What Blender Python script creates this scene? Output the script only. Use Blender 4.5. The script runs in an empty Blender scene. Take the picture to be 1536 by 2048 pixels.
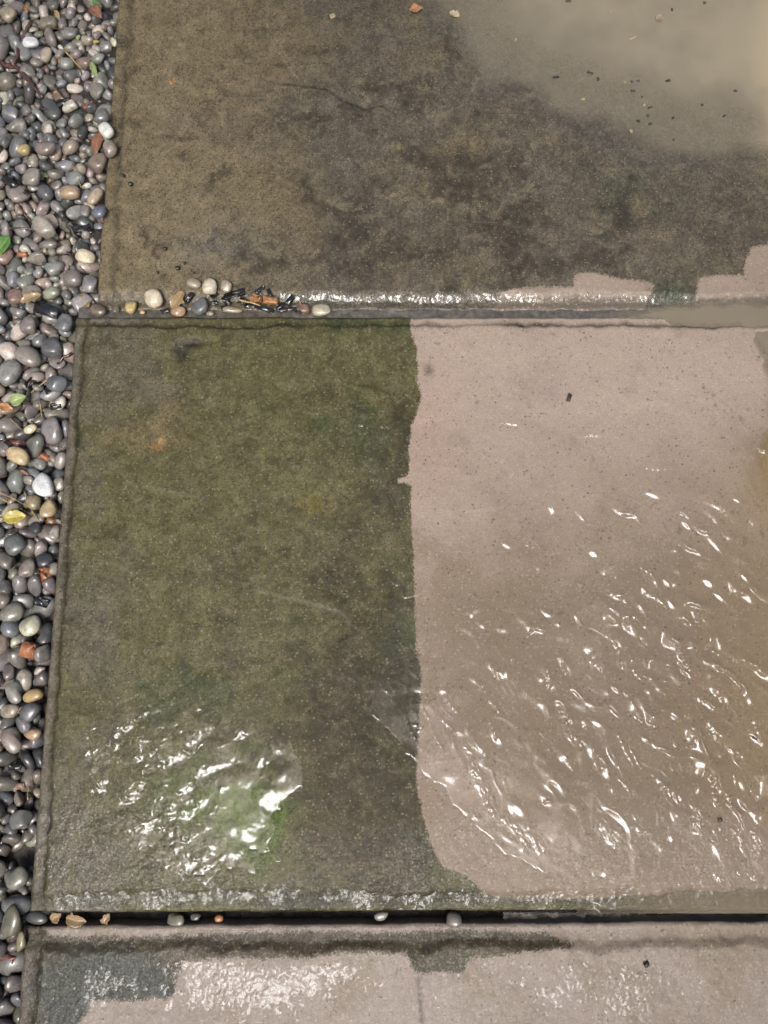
import bpy, bmesh, math, random
import numpy as np
from mathutils import Vector, Quaternion, Euler, Matrix
from mathutils.bvhtree import BVHTree

# ------------------------------------------------------------------ camera, sky, sun, exposure
sc = bpy.context.scene
COL = sc.collection
CAM_H, TILT, FPX = 1.17, math.radians(10.6), 1540.0       # phone held 1.17 m above wet paving
cam = bpy.data.cameras.new('camera')
cam.sensor_fit = 'VERTICAL'
cam.angle = 2*math.atan(1024/FPX)
cam.clip_start, cam.clip_end = 0.02, 500
camo = bpy.data.objects.new('camera', cam)
camo.location = (0, 0, CAM_H)
camo.rotation_euler = (TILT, 0, 0)
COL.objects.link(camo)
sc.camera = camo

SUN_EL, SUN_AZ = math.radians(63), math.radians(188)       # bright patch of cloud behind the photographer (azimuth from +Y, clockwise)
world = bpy.data.worlds.new('World')
sc.world = world
world.use_nodes = True
nt = world.node_tree
nt.nodes.clear()
sky = nt.nodes.new('ShaderNodeTexSky')
sky.sky_type = 'NISHITA'
sky.sun_disc = False
sky.sun_elevation, sky.sun_rotation = SUN_EL, SUN_AZ
sky.air_density, sky.dust_density, sky.ozone_density = 1.0, 6.0, 0.3
bg = nt.nodes.new('ShaderNodeBackground')
bg.inputs['Strength'].default_value = 0.12
wo = nt.nodes.new('ShaderNodeOutputWorld')
nt.links.new(sky.outputs[0], bg.inputs[0])
nt.links.new(bg.outputs[0], wo.inputs[0])

sl = bpy.data.lights.new('sun', 'SUN')
sl.energy = 1.5
sl.angle = math.radians(18)
sl.color = (0.93, 0.965, 1.0)
so = bpy.data.objects.new('sun', sl)
sd = Vector((math.sin(SUN_AZ)*math.cos(SUN_EL), math.cos(SUN_AZ)*math.cos(SUN_EL), math.sin(SUN_EL)))   # towards the light
so.rotation_euler = sd.to_track_quat('Z', 'Y').to_euler()
so.location = sd*6
COL.objects.link(so)

sc.view_settings.view_transform = 'Standard'
sc.view_settings.look = 'None'
sc.view_settings.exposure = 1.25
sc.view_settings.gamma = 1
sc.cycles.use_denoising = True
sc.cycles.max_bounces = 8
sc.cycles.transparent_max_bounces = 12
sc.cycles.caustics_reflective = False
sc.cycles.caustics_refractive = False
sc.cycles.sample_clamp_indirect = 4

# ------------------------------------------------------------------ helpers
ct, st = math.cos(TILT), math.sin(TILT)

def at(px, py, z=0.0):
    """A point of the photograph as a point of the place at height z."""
    u, v = (px-768)/FPX, -(py-1024)/FPX
    s = (CAM_H-z)/(ct-v*st)
    return s*u, s*(st+v*ct)

def poly(pts):
    return np.array([at(x, y) for x, y in pts])

def mm_per_px(py):
    return (CAM_H/(ct+(py-1024)/FPX*st))/FPX

_rs = np.random.RandomState(11)
_P = _rs.permutation(256)
_P = np.concatenate([_P, _P, _P])
_G = _rs.uniform(0, 2*np.pi, 256)
_GX, _GY = np.cos(_G), np.sin(_G)

def pnoise(x, y, seed=0):
    xi, yi = np.floor(x).astype(int), np.floor(y).astype(int)
    fx, fy = x-xi, y-yi
    def g(a, b):
        h = _P[(_P[(xi+a+seed*37) & 255]+yi+b+seed*101) & 255]
        return _GX[h]*(fx-a)+_GY[h]*(fy-b)
    u, v = fx*fx*fx*(fx*(fx*6-15)+10), fy*fy*fy*(fy*(fy*6-15)+10)
    a = g(0, 0)*(1-u)+g(1, 0)*u
    b = g(0, 1)*(1-u)+g(1, 1)*u
    return (a*(1-v)+b*v)*1.45

def fbm(x, y, size, octs=4, seed=0, gain=.5):
    """Noise in about -1..1; size is the largest feature in metres."""
    s, a, n = 0, 1, 0
    fx, fy = x/size, y/size
    for o in range(octs):
        s = s+a*pnoise(fx, fy, seed+o*3)
        n += a
        a *= gain
        fx, fy = (fx*.8-fy*.6)*2.03+5.2, (fx*.6+fy*.8)*2.03+1.7
    return s/n*1.5

def smooth(a, b, x):
    t = np.clip((x-a)/(b-a), 0, 1)
    return t*t*(3-2*t)

def seg_dist(X, Y, pts, closed=False):
    """Distance to a polyline, with the signed side and the run along it (0..1)."""
    P = np.asarray(pts)
    n = len(P) if closed else len(P)-1
    L = np.array([np.hypot(*(P[(i+1) % len(P)]-P[i])) for i in range(n)])
    cum = np.concatenate([[0], np.cumsum(L)])
    best = np.full(X.shape, 1e9)
    side = np.zeros(X.shape)
    run = np.zeros(X.shape)
    for i in range(n):
        a, b = P[i], P[(i+1) % len(P)]
        d = b-a
        t = np.clip(((X-a[0])*d[0]+(Y-a[1])*d[1])/(L[i]**2+1e-12), 0, 1)
        dx, dy = X-a[0]-t*d[0], Y-a[1]-t*d[1]
        dd = np.hypot(dx, dy)
        m = dd < best
        best = np.where(m, dd, best)
        side = np.where(m, np.sign(d[0]*dy-d[1]*dx), side)
        run = np.where(m, (cum[i]+t*L[i])/cum[-1], run)
    return best, side, run

def inside(X, Y, pts):
    P = np.asarray(pts)
    c = np.zeros(X.shape, bool)
    j = len(P)-1
    for i in range(len(P)):
        xi, yi, xj, yj = P[i, 0], P[i, 1], P[j, 0], P[j, 1]
        if yi != yj:
            c ^= ((yi > Y) != (yj > Y)) & (X < (xj-xi)*(Y-yi)/(yj-yi)+xi)
        j = i
    return c

def sdf(X, Y, pts):
    """Metres inside (+) or outside (-) of a traced outline."""
    d, _, _ = seg_dist(X, Y, pts, True)
    return np.where(inside(X, Y, pts), d, -d)

def spot(X, Y, px, py, rx, ry=None):
    """A soft round patch (radii in photo pixels)."""
    x, y = at(px, py)
    m = mm_per_px(py)
    ry = ry or rx
    return np.exp(-(((X-x)/(rx*m))**2+((Y-y)/(ry*m))**2))

def mix(a, b, t):
    return a*(1-t[..., None])+b*t[..., None]

def C(r, g, b):
    return np.array([r, g, b])

def tag(o, label=None, cat=None, group=None, kind=None):
    if label: o['label'] = label
    if cat: o['category'] = cat
    if group: o['group'] = group
    if kind: o['kind'] = kind
    return o

def link(name, me, mat=None, parent=None):
    o = bpy.data.objects.new(name, me)
    COL.objects.link(o)
    if mat: me.materials.append(mat)
    if parent: o.parent = parent
    return o

def raw_mesh(name, V, F, smooth_faces=True):
    """V (n,3); F (m,k) with one face size."""
    me = bpy.data.meshes.new(name)
    V = np.ascontiguousarray(V, np.float32)
    F = np.ascontiguousarray(F, np.int32)
    me.vertices.add(len(V))
    me.vertices.foreach_set('co', V.ravel())
    me.loops.add(F.size)
    me.loops.foreach_set('vertex_index', F.ravel())
    me.polygons.add(len(F))
    me.polygons.foreach_set('loop_start', np.arange(0, F.size, F.shape[1], dtype=np.int32))
    sm = np.ones(len(F), bool) if smooth_faces is True else (np.zeros(len(F), bool) if smooth_faces is False else smooth_faces)
    me.polygons.foreach_set('use_smooth', sm)
    me.update(calc_edges=True)
    me.validate()
    return me

def attr(me, name, a):
    a = np.asarray(a, np.float32)
    if a.ndim == 1:
        me.attributes.new(name, 'FLOAT', 'POINT').data.foreach_set('value', a)
    else:
        c = np.concatenate([np.clip(a, 0, 1), np.ones((len(a), 1), np.float32)], 1).astype(np.float32)
        me.attributes.new(name, 'FLOAT_COLOR', 'POINT').data.foreach_set('color', c.ravel())

def grid_faces(nx, ny):
    i = np.arange(ny-1)[:, None]*nx+np.arange(nx-1)[None]
    return np.stack([i, i+1, i+nx+1, i+nx], -1).reshape(-1, 4)

WET = .61

class NT:
    """A small node-tree writer."""
    def __init__(self, name):
        self.m = bpy.data.materials.new(name)
        self.m.use_nodes = True
        self.t = self.m.node_tree
        self.t.nodes.clear()
        self.out = self.t.nodes.new('ShaderNodeOutputMaterial')
    def n(self, kind, **kw):
        nd = self.t.nodes.new('ShaderNode'+kind)
        for k, v in kw.items(): setattr(nd, k, v)
        return nd
    def put(self, sock, v):
        if isinstance(v, bpy.types.NodeSocket): self.t.links.new(v, sock)
        elif isinstance(v, (tuple, list)) and sock.type == 'RGBA' and len(v) == 3: sock.default_value = (*v, 1)
        else: sock.default_value = v
    def math(self, op, a, b=None, c=None, clamp=False):
        nd = self.n('Math', operation=op, use_clamp=clamp)
        for s, v in zip(nd.inputs, (a, b, c)):
            if v is not None: self.put(s, v)
        return nd.outputs[0]
    def noise(self, scale, detail=3, rough=.55, vec=None, dist=0):
        nd = self.n('TexNoise')
        nd.inputs['Scale'].default_value = scale
        nd.inputs['Detail'].default_value = detail
        nd.inputs['Roughness'].default_value = rough
        nd.inputs['Distortion'].default_value = dist
        if vec: self.t.links.new(vec, nd.inputs['Vector'])
        return nd.outputs['Fac']
    def vor(self, scale, vec=None, feature='F1', rnd=1.0):
        nd = self.n('TexVoronoi', feature=feature)
        nd.inputs['Scale'].default_value = scale
        nd.inputs['Randomness'].default_value = rnd
        if vec: self.t.links.new(vec, nd.inputs['Vector'])
        return nd
    def ramp(self, v, a, b, lo=0.0, hi=1.0):
        nd = self.n('MapRange', interpolation_type='SMOOTHSTEP')
        for s, x in zip(nd.inputs, (v, a, b, lo, hi)): self.put(s, x)
        return nd.outputs[0]
    def mixc(self, f, a, b, op='MIX'):
        nd = self.n('Mix', data_type='RGBA', blend_type=op)
        self.put(nd.inputs[0], f)
        self.put(nd.inputs[6], a)
        self.put(nd.inputs[7], b)
        return nd.outputs[2]
    def attr(self, name):
        return self.n('Attribute', attribute_name=name)
    def pos(self):
        return self.n('TexCoord').outputs['Object']
    def bump(self, h, strength, dist, normal=None):
        nd = self.n('Bump')
        nd.inputs['Strength'].default_value = strength
        nd.inputs['Distance'].default_value = dist
        self.put(nd.inputs['Height'], h)
        if normal: self.put(nd.inputs['Normal'], normal)
        return nd.outputs[0]
    def princ(self, **kw):
        kw['Base_Color'] = self.mixc(1.0, kw['Base_Color'], (WET, WET, WET), 'MULTIPLY')      # soaked surfaces are darker than dry ones
        nd = self.n('BsdfPrincipled')
        for k, v in kw.items(): self.put(nd.inputs[k.replace('_', ' ')], v)
        return nd.outputs[0]
    def done(self, s):
        self.t.links.new(s, self.out.inputs['Surface'])
        return self.m

# ------------------------------------------------------------------ materials of the setting
def slab_material():
    t = NT('wet_sandstone')
    p = t.pos()
    clean_d = t.attr('clean_mm').outputs['Fac']
    dirty, clean = t.attr('dirty_tone').outputs['Color'], t.attr('clean_tone').outputs['Color']
    wet = t.attr('wet').outputs['Fac']
    n1 = t.noise(420, 4, .65, p)
    n2 = t.noise(1100, 2, .6, p)
    n3 = t.noise(170, 5, .75, p, .5)
    n4 = t.noise(46, 5, .72, p, .8)
    # how far the lance has washed the film of dirt away, ragged at grain size
    cf = t.ramp(t.math('ADD', clean_d, t.math('MULTIPLY', t.math('SUBTRACT', n1, .5), 9)), -1.2, 1.2)
    # dirt: mottled film with bare sand grains showing through
    g = t.math('MULTIPLY', t.ramp(n1, .30, .72, .78, 1.25), t.math('MULTIPLY', t.ramp(n3, .28, .74, .76, 1.26), t.ramp(n4, .3, .7, .80, 1.2)))
    dcol = t.mixc(1.0, dirty, t.n('CombineColor').outputs[0], 'MULTIPLY')
    cmb = dcol.node.inputs[7].links[0].from_node
    for i in range(3): t.put(cmb.inputs[i], g)
    grain = t.math('MULTIPLY', t.ramp(n2, .60, .72), t.ramp(n1, .42, .62))
    dcol = t.mixc(t.math('MULTIPLY', grain, .35), dcol, (.30, .25, .15))
    va, vb = t.vor(215, p), t.vor(300, p)
    ga = t.math('MULTIPLY', t.ramp(va.outputs['Distance'], .26, .42, 1, 0), t.ramp(va.outputs['Color'], .58, .74))
    gb = t.math('MULTIPLY', t.ramp(vb.outputs['Distance'], .34, .50, 1, 0), t.ramp(vb.outputs['Color'], .46, .36))
    gc_ = t.ramp(t.noise(70, 3, .6, p), .36, .60, .25, 1)
    dcol = t.mixc(t.math('MULTIPLY', t.math('MULTIPLY', ga, gc_), .42), dcol, (.36, .31, .20))
    dcol = t.mixc(t.math('MULTIPLY', gb, .62), dcol, (.024, .021, .012))
    rg = t.math('ABSOLUTE', t.math('SUBTRACT', t.noise(140, 4, .65, p, .6), .5))
    crust = t.math('MULTIPLY', t.ramp(rg, .035, .008), t.ramp(n4, .42, .62))
    dcol = t.mixc(t.math('MULTIPLY', crust, .38), dcol, (.25, .215, .145))
    dark = t.ramp(t.noise(260, 3, .7, p), .64, .74)
    dcol = t.mixc(t.math('MULTIPLY', dark, .7), dcol, (.022, .020, .012))
    # washed stone: fine even sand with dark pits
    gc = t.math('MULTIPLY', t.ramp(n1, .3, .72, .84, 1.12), t.ramp(n2, .3, .7, .9, 1.08))
    cmb2 = t.n('CombineColor')
    for i in range(3): t.put(cmb2.inputs[i], gc)
    ccol = t.mixc(1.0, clean, cmb2.outputs[0], 'MULTIPLY')
    wob = t.n('VectorMath', operation='ADD')
    ns = t.n('TexNoise')
    ns.inputs['Scale'].default_value = 260
    t.put(ns.inputs['Vector'], p)
    sc_ = t.n('VectorMath', operation='SCALE')
    t.put(sc_.inputs[0], ns.outputs['Color'])
    sc_.inputs['Scale'].default_value = .007
    t.put(wob.inputs[0], p)
    t.put(wob.inputs[1], sc_.outputs[0])
    v = t.vor(170, wob.outputs[0])
    pit = t.math('MULTIPLY', t.ramp(v.outputs['Distance'], .18, .34, 1, 0), t.ramp(t.noise(34, 3, .6, p), .36, .58))
    pit = t.math('MULTIPLY', pit, t.ramp(v.outputs['Color'], .42, .80))
    ccol = t.mixc(t.math('MULTIPLY', t.ramp(n3, .56, .72), .45), ccol, (.20, .155, .115))
    ccol = t.mixc(t.math('MULTIPLY', ga, .35), ccol, (.52, .45, .37))
    ccol = t.mixc(t.math('MULTIPLY', pit, .8), ccol, (.085, .066, .05))
    v2 = t.vor(420, p)
    pit2 = t.math('MULTIPLY', t.ramp(v2.outputs['Distance'], .14, .28, 1, 0), t.ramp(v2.outputs['Color'], .66, .8))
    ccol = t.mixc(t.math('MULTIPLY', pit2, .6), ccol, (.10, .08, .06))
    col = t.mixc(cf, dcol, ccol)
    h = t.math('ADD', t.math('MULTIPLY', n1, 1.0), t.math('MULTIPLY', n3, 1.6))
    nb = t.bump(h, .45, .0008)
    # the film of water: smoother than the stone, still beaded by the grain
    wv = t.math('ADD', t.math('MULTIPLY', t.noise(125, 2, .5, p), 1.6), t.math('MULTIPLY', t.noise(330, 2, .5, p), .55))
    cb = t.bump(wv, 1.0, .0022)
    s = t.princ(Base_Color=col, Roughness=.55, Normal=nb, Specular_IOR_Level=.16, Coat_Weight=t.math('MULTIPLY', wet, .62), Coat_Roughness=.12,
                Coat_IOR=1.33, Coat_Normal=cb)
    return t.done(s)

def water_material(name='muddy_water', rough=.12):
    t = NT(name)
    p = t.pos()
    mud, tone = t.attr('mud').outputs['Fac'], t.attr('mud_tone').outputs['Color']
    tr = t.n('BsdfTransparent')
    t.put(tr.inputs[0], (.99, .99, .985))
    df = t.n('BsdfDiffuse')
    t.put(df.inputs[0], t.mixc(1.0, tone, (WET, WET, WET), 'MULTIPLY'))
    gl = t.n('BsdfGlossy')
    gl.inputs['Roughness'].default_value = rough
    geo = t.n('NewGeometry')
    dot = t.n('VectorMath', operation='DOT_PRODUCT')
    t.put(dot.inputs[0], geo.outputs['Normal'])
    t.put(dot.inputs[1], geo.outputs['Incoming'])
    c = t.math('SUBTRACT', 1.0, t.math('ABSOLUTE', dot.outputs['Value']), clamp=True)
    fr = t.math('ADD', .021, t.math('MULTIPLY', t.math('POWER', c, 5.0), .979))
    a, b = t.n('MixShader'), t.n('MixShader')
    t.put(a.inputs[0], mud)
    t.put(a.inputs[1], tr.outputs[0])
    t.put(a.inputs[2], df.outputs[0])
    t.put(b.inputs[0], fr)
    t.put(b.inputs[1], a.outputs[0])
    t.put(b.inputs[2], gl.outputs[0])
    return t.done(b.outputs[0])

def soil_material():
    t = NT('dark_wet_soil')
    p = t.pos()
    n = t.noise(160, 5, .7, p)
    c = t.mixc(t.ramp(n, .3, .7), (.008, .007, .005), (.045, .035, .024))
    s = t.princ(Base_Color=c, Roughness=.5, Normal=t.bump(n, .9, .004), Coat_Weight=.2, Coat_Roughness=.3, Coat_IOR=1.33)
    return t.done(s)

def silt_material():
    t = NT('grey_wet_silt')
    p = t.pos()
    n = t.noise(130, 5, .65, p)
    c = t.mixc(t.ramp(n, .3, .7), (.045, .040, .032), (.13, .115, .09))
    s = t.princ(Base_Color=c, Roughness=.5, Normal=t.bump(n, .6, .002), Coat_Weight=.5, Coat_Roughness=.15, Coat_IOR=1.33)
    return t.done(s)

M_SLAB, M_WATER, M_FILM, M_SOIL, M_SILT = slab_material(), water_material(), water_material('thin_water_film', .27), soil_material(), silt_material()

# ------------------------------------------------------------------ ground
me = bpy.data.meshes.new('ground')
me.from_pydata([(-120, -120, -.07), (120, -120, -.07), (120, 120, -.07), (-120, 120, -.07)], [], [(0, 1, 2, 3)])
tag(link('ground', me, M_SOIL), kind='structure', label='dark wet soil under the gravel and the paving')

# bed the pebbles lie on, with a rough dark surface
gx, gy = np.meshgrid(np.arange(-1.5, -.46, .006), np.arange(-1.3, 2.0, .006))
gz = -.030+.004*fbm(gx, gy, .05, 3, 5)
me = raw_mesh('soil_bed', np.stack([gx, gy, gz], -1).reshape(-1, 3), grid_faces(gx.shape[1], gx.shape[0]))
tag(link('ground', me, M_SOIL), kind='structure', label='dark soil bed beneath the pebbles')

# ------------------------------------------------------------------ the three paving slabs
XM, XU, XT = at(150, 632)[0], at(232, 50)[0], at(48, 1850)[0]      # left edges
YM1, YM0 = at(768, 632)[1], at(768, 1825)[1]
YU0 = at(768, 617)[1]
YT1 = at(768, 1851)[1]
XR = .745
STEP = .0019

CLEAN_MID = poly([(822, 600), (822, 660), (831, 690), (836, 730), (833, 760), (843, 790), (838, 815), (823, 850), (818, 890), (818, 948),
    (812, 953), (795, 958), (797, 966), (812, 968), (821, 970), (823, 1050), (827, 1120), (829, 1200), (833, 1300), (843, 1350), (839, 1420),
    (836, 1500), (832, 1550), (836, 1590), (847, 1640), (862, 1690), (884, 1733), (905, 1742), (932, 1752), (955, 1772), (966, 1792), (1000, 1800),
    (1120, 1803), (1260, 1800), (1400, 1790), (2300, 1780), (2300, 600)])
CLEAN_UP = [poly([(980, 640), (1000, 583), (1060, 574), (1146, 574), (1150, 548), (1180, 545), (1240, 556), (1300, 563), (1308, 572), (1296, 600), (1290, 640)]),
    poly([(1385, 640), (1393, 590), (1398, 556), (1430, 551), (1488, 550), (1492, 520), (1503, 494), (1540, 486), (2300, 440), (2300, 640)])]
DIRT_THIRD = [poly([(30, 1830), (30, 2200), (60, 2200), (160, 2048), (180, 2000), (200, 1996), (330, 1998), (345, 1990), (358, 1940), (362, 1922), (420, 1916),
    (560, 1912), (700, 1906), (812, 1904), (830, 1948), (925, 1946), (938, 1918), (1010, 1912), (1150, 1895), (1100, 1870), (930, 1862), (800, 1868), (640, 1862), (300, 1872), (120, 1875)]),
    poly([(560, 1890), (600, 1885), (640, 1895), (628, 1915), (580, 1915)])]

STONE = {}

def build_slab(name, x0, x1, y0, y1, rims, seed, paint, relief, skew_bottom=0, skew_all=0):
    """rims: side -> (rim width, step width, drop) in metres."""
    nx, ny = int((x1-x0)/STEP)+1, int((y1-y0)/STEP)+1
    X, Y = np.meshgrid(np.linspace(x0, x1, nx), np.linspace(y0, y1, ny))
    Z = .0018*fbm(X, Y, .22, 3, seed)+.0006*fbm(X, Y, .045, 3, seed+20)
    lay = fbm(X+.01*fbm(X, Y, .05, 2, seed+7), Y, .28, 4, seed+40)*2.2          # riven layers: flat terraces with low broken steps
    fl = np.floor(lay)
    Z += .0008*(fl+smooth(.80, 1.0, lay-fl))
    Z += .00035*fbm(X, Y, .011, 3, seed+60)
    dirt = np.zeros(X.shape)
    rim_mask = np.zeros(X.shape)
    for side, (w, s, drop) in rims.items():
        d = {'l': X-x0, 'r': x1-X, 'b': Y-y0, 't': y1-Y}[side]
        run = Y if side in 'lr' else X
        ww = w*(1+.42*fbm(run, run*0+seed*.37, .13, 5, seed+3, .7)+.20*fbm(X, Y, .030, 4, seed+5, .6))
        s = s*(1+.5*fbm(run, run*0+seed*.71, .09, 3, seed+13))
        k = 1-smooth(ww, ww+s, d)
        Z = np.where(k > 0, Z*(1-k*.8), Z)-drop*k
        rim_mask = np.maximum(rim_mask, k)
        dirt = np.maximum(dirt, np.exp(-((d-ww-s*.15)/(s*.45+.0030))**2)*np.clip(.85+.4*fbm(X, Y, .05, 3, seed+15), 0, 1))
        Z -= .003*(1-smooth(0, .0045, d+.0012*fbm(X, Y, .012, 2, seed+9)))**2
    Z = relief(X, Y, Z)
    dt, cl, cmm, wet = paint(X, Y, Z, rim_mask, dirt)
    ex = .0016*fbm(X, Y, .05, 3, seed+11)                                       # edges are not ruler-straight
    Xo = X+ex*np.exp(-np.minimum(X-x0, x1-X)/.01)
    Yo = Y+ex*np.exp(-np.minimum(Y-y0, y1-Y)/.01)
    if skew_bottom: Yo += skew_bottom*X*np.clip((y1-Y)/(y1-y0), 0, 1)
    if skew_all: Yo += skew_all*X
    V = np.stack([Xo, Yo, Z], -1).reshape(-1, 3)
    STONE[seed] = (x0, y0, STEP, Z, skew_bottom, y1)
    ring = np.concatenate([np.arange(nx), np.arange(1, ny)*nx+nx-1, (ny-1)*nx+np.arange(nx-2, -1, -1), np.arange(ny-2, 0, -1)*nx])
    lev = [V[ring]*[1, 1, 0]+[0, 0, -.014], V[ring]*[1, 1, 0]+[0, 0, -.05]]
    nr, nv = len(ring), len(V)
    jig = .0012*fbm(lev[0][:, 0]+lev[0][:, 1]*1.7, lev[0][:, 1], .01, 2, seed)
    lev[0][:, :2] -= jig[:, None]*.5
    V = np.concatenate([V]+lev)
    a = np.arange(nr)
    b = (a+1) % nr
    F = np.concatenate([grid_faces(nx, ny), np.stack([ring[b], ring[a], nv+a, nv+b], -1), np.stack([nv+b, nv+a, nv+nr+a, nv+nr+b], -1)])
    smf = np.zeros(len(F), bool)
    smf[:(nx-1)*(ny-1)] = True
    me = raw_mesh(name, V, F, smf)
    ext = lambda A: np.concatenate([A.reshape((nx*ny,)+A.shape[2:])]+[A.reshape((nx*ny,)+A.shape[2:])[ring]]*2)
    attr(me, 'dirty_tone', ext(dt))
    attr(me, 'clean_tone', ext(cl))
    attr(me, 'clean_mm', ext(cmm*1000))
    attr(me, 'wet', ext(wet))
    return link(name, me, M_SLAB)

def ledge(X, Y, Z, pts, h, reach=.02, edge=.0012):
    d, s, r = seg_dist(X+.003*fbm(X, Y, .02, 3, 71), Y+.003*fbm(X, Y, .02, 3, 73), poly(pts))
    f = np.exp(-(d/reach)**2)*smooth(0, .12, r)*smooth(1, .88, r)
    return Z+h*f*np.tanh(s*d/edge)

def line_mask(X, Y, pts, w, wob=.003, seed=75):
    d, s, r = seg_dist(X+wob*fbm(X, Y, .02, 3, seed), Y+wob*fbm(X, Y, .02, 3, seed+2), poly(pts))
    return np.exp(-(d/w)**2)*smooth(0, .1, r)*smooth(1, .9, r)

OLIVE, BROWN, GREY, GREEN = C(.096, .089, .035), C(.074, .055, .028), C(.108, .097, .062), C(.036, .052, .018)
DARKOL, TAN, RUST = C(.040, .034, .012), C(.15, .125, .075), C(.30, .165, .055)

# --- middle slab: half washed clean
HOLLOW = poly([(300, 1478), (345, 1500), (400, 1545), (470, 1556), (530, 1552), (562, 1600), (566, 1660), (545, 1715), (500, 1722), (440, 1722), (400, 1762),
    (366, 1752), (352, 1700), (346, 1640), (316, 1600), (300, 1540)])

def relief_mid(X, Y, Z):
    h = sdf(X+.006*fbm(X, Y, .035, 3, 81), Y+.006*fbm(X, Y, .035, 3, 83), HOLLOW)
    Z = Z-.0026*smooth(-.008, .018, h)
    for pts, a in (([(490, 1178), (560, 1190), (620, 1205), (680, 1225), (705, 1250), (745, 1278)], .0007), ([(240, 962), (330, 980), (420, 1002)], .0006),
                   ([(690, 766), (740, 772), (775, 788), (795, 822)], -.0008), ([(170, 1112), (250, 1135), (300, 1175)], .0005),
                   ([(395, 1770), (442, 1722), (520, 1705)], .0007), ([(348, 1640), (352, 1700), (368, 1748)], -.0006)):
        Z = ledge(X, Y, Z, pts, a)
    # rough lumps of the bottom left corner
    c = smooth(0, 1, spot(X, Y, 260, 1600, 260, 190)*1.6)
    Z += c*(.0007*fbm(X, Y, .020, 3, 91)+.0012*fbm(X, Y, .05, 2, 93))
    ch = spot(X, Y, 362, 702, 16, 20)+spot(X, Y, 388, 684, 22, 8)              # a chipped-out hole
    return Z-.006*np.clip(ch, 0, 1)-.0016*spot(X, Y, 316, 888, 14, 16)

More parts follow.
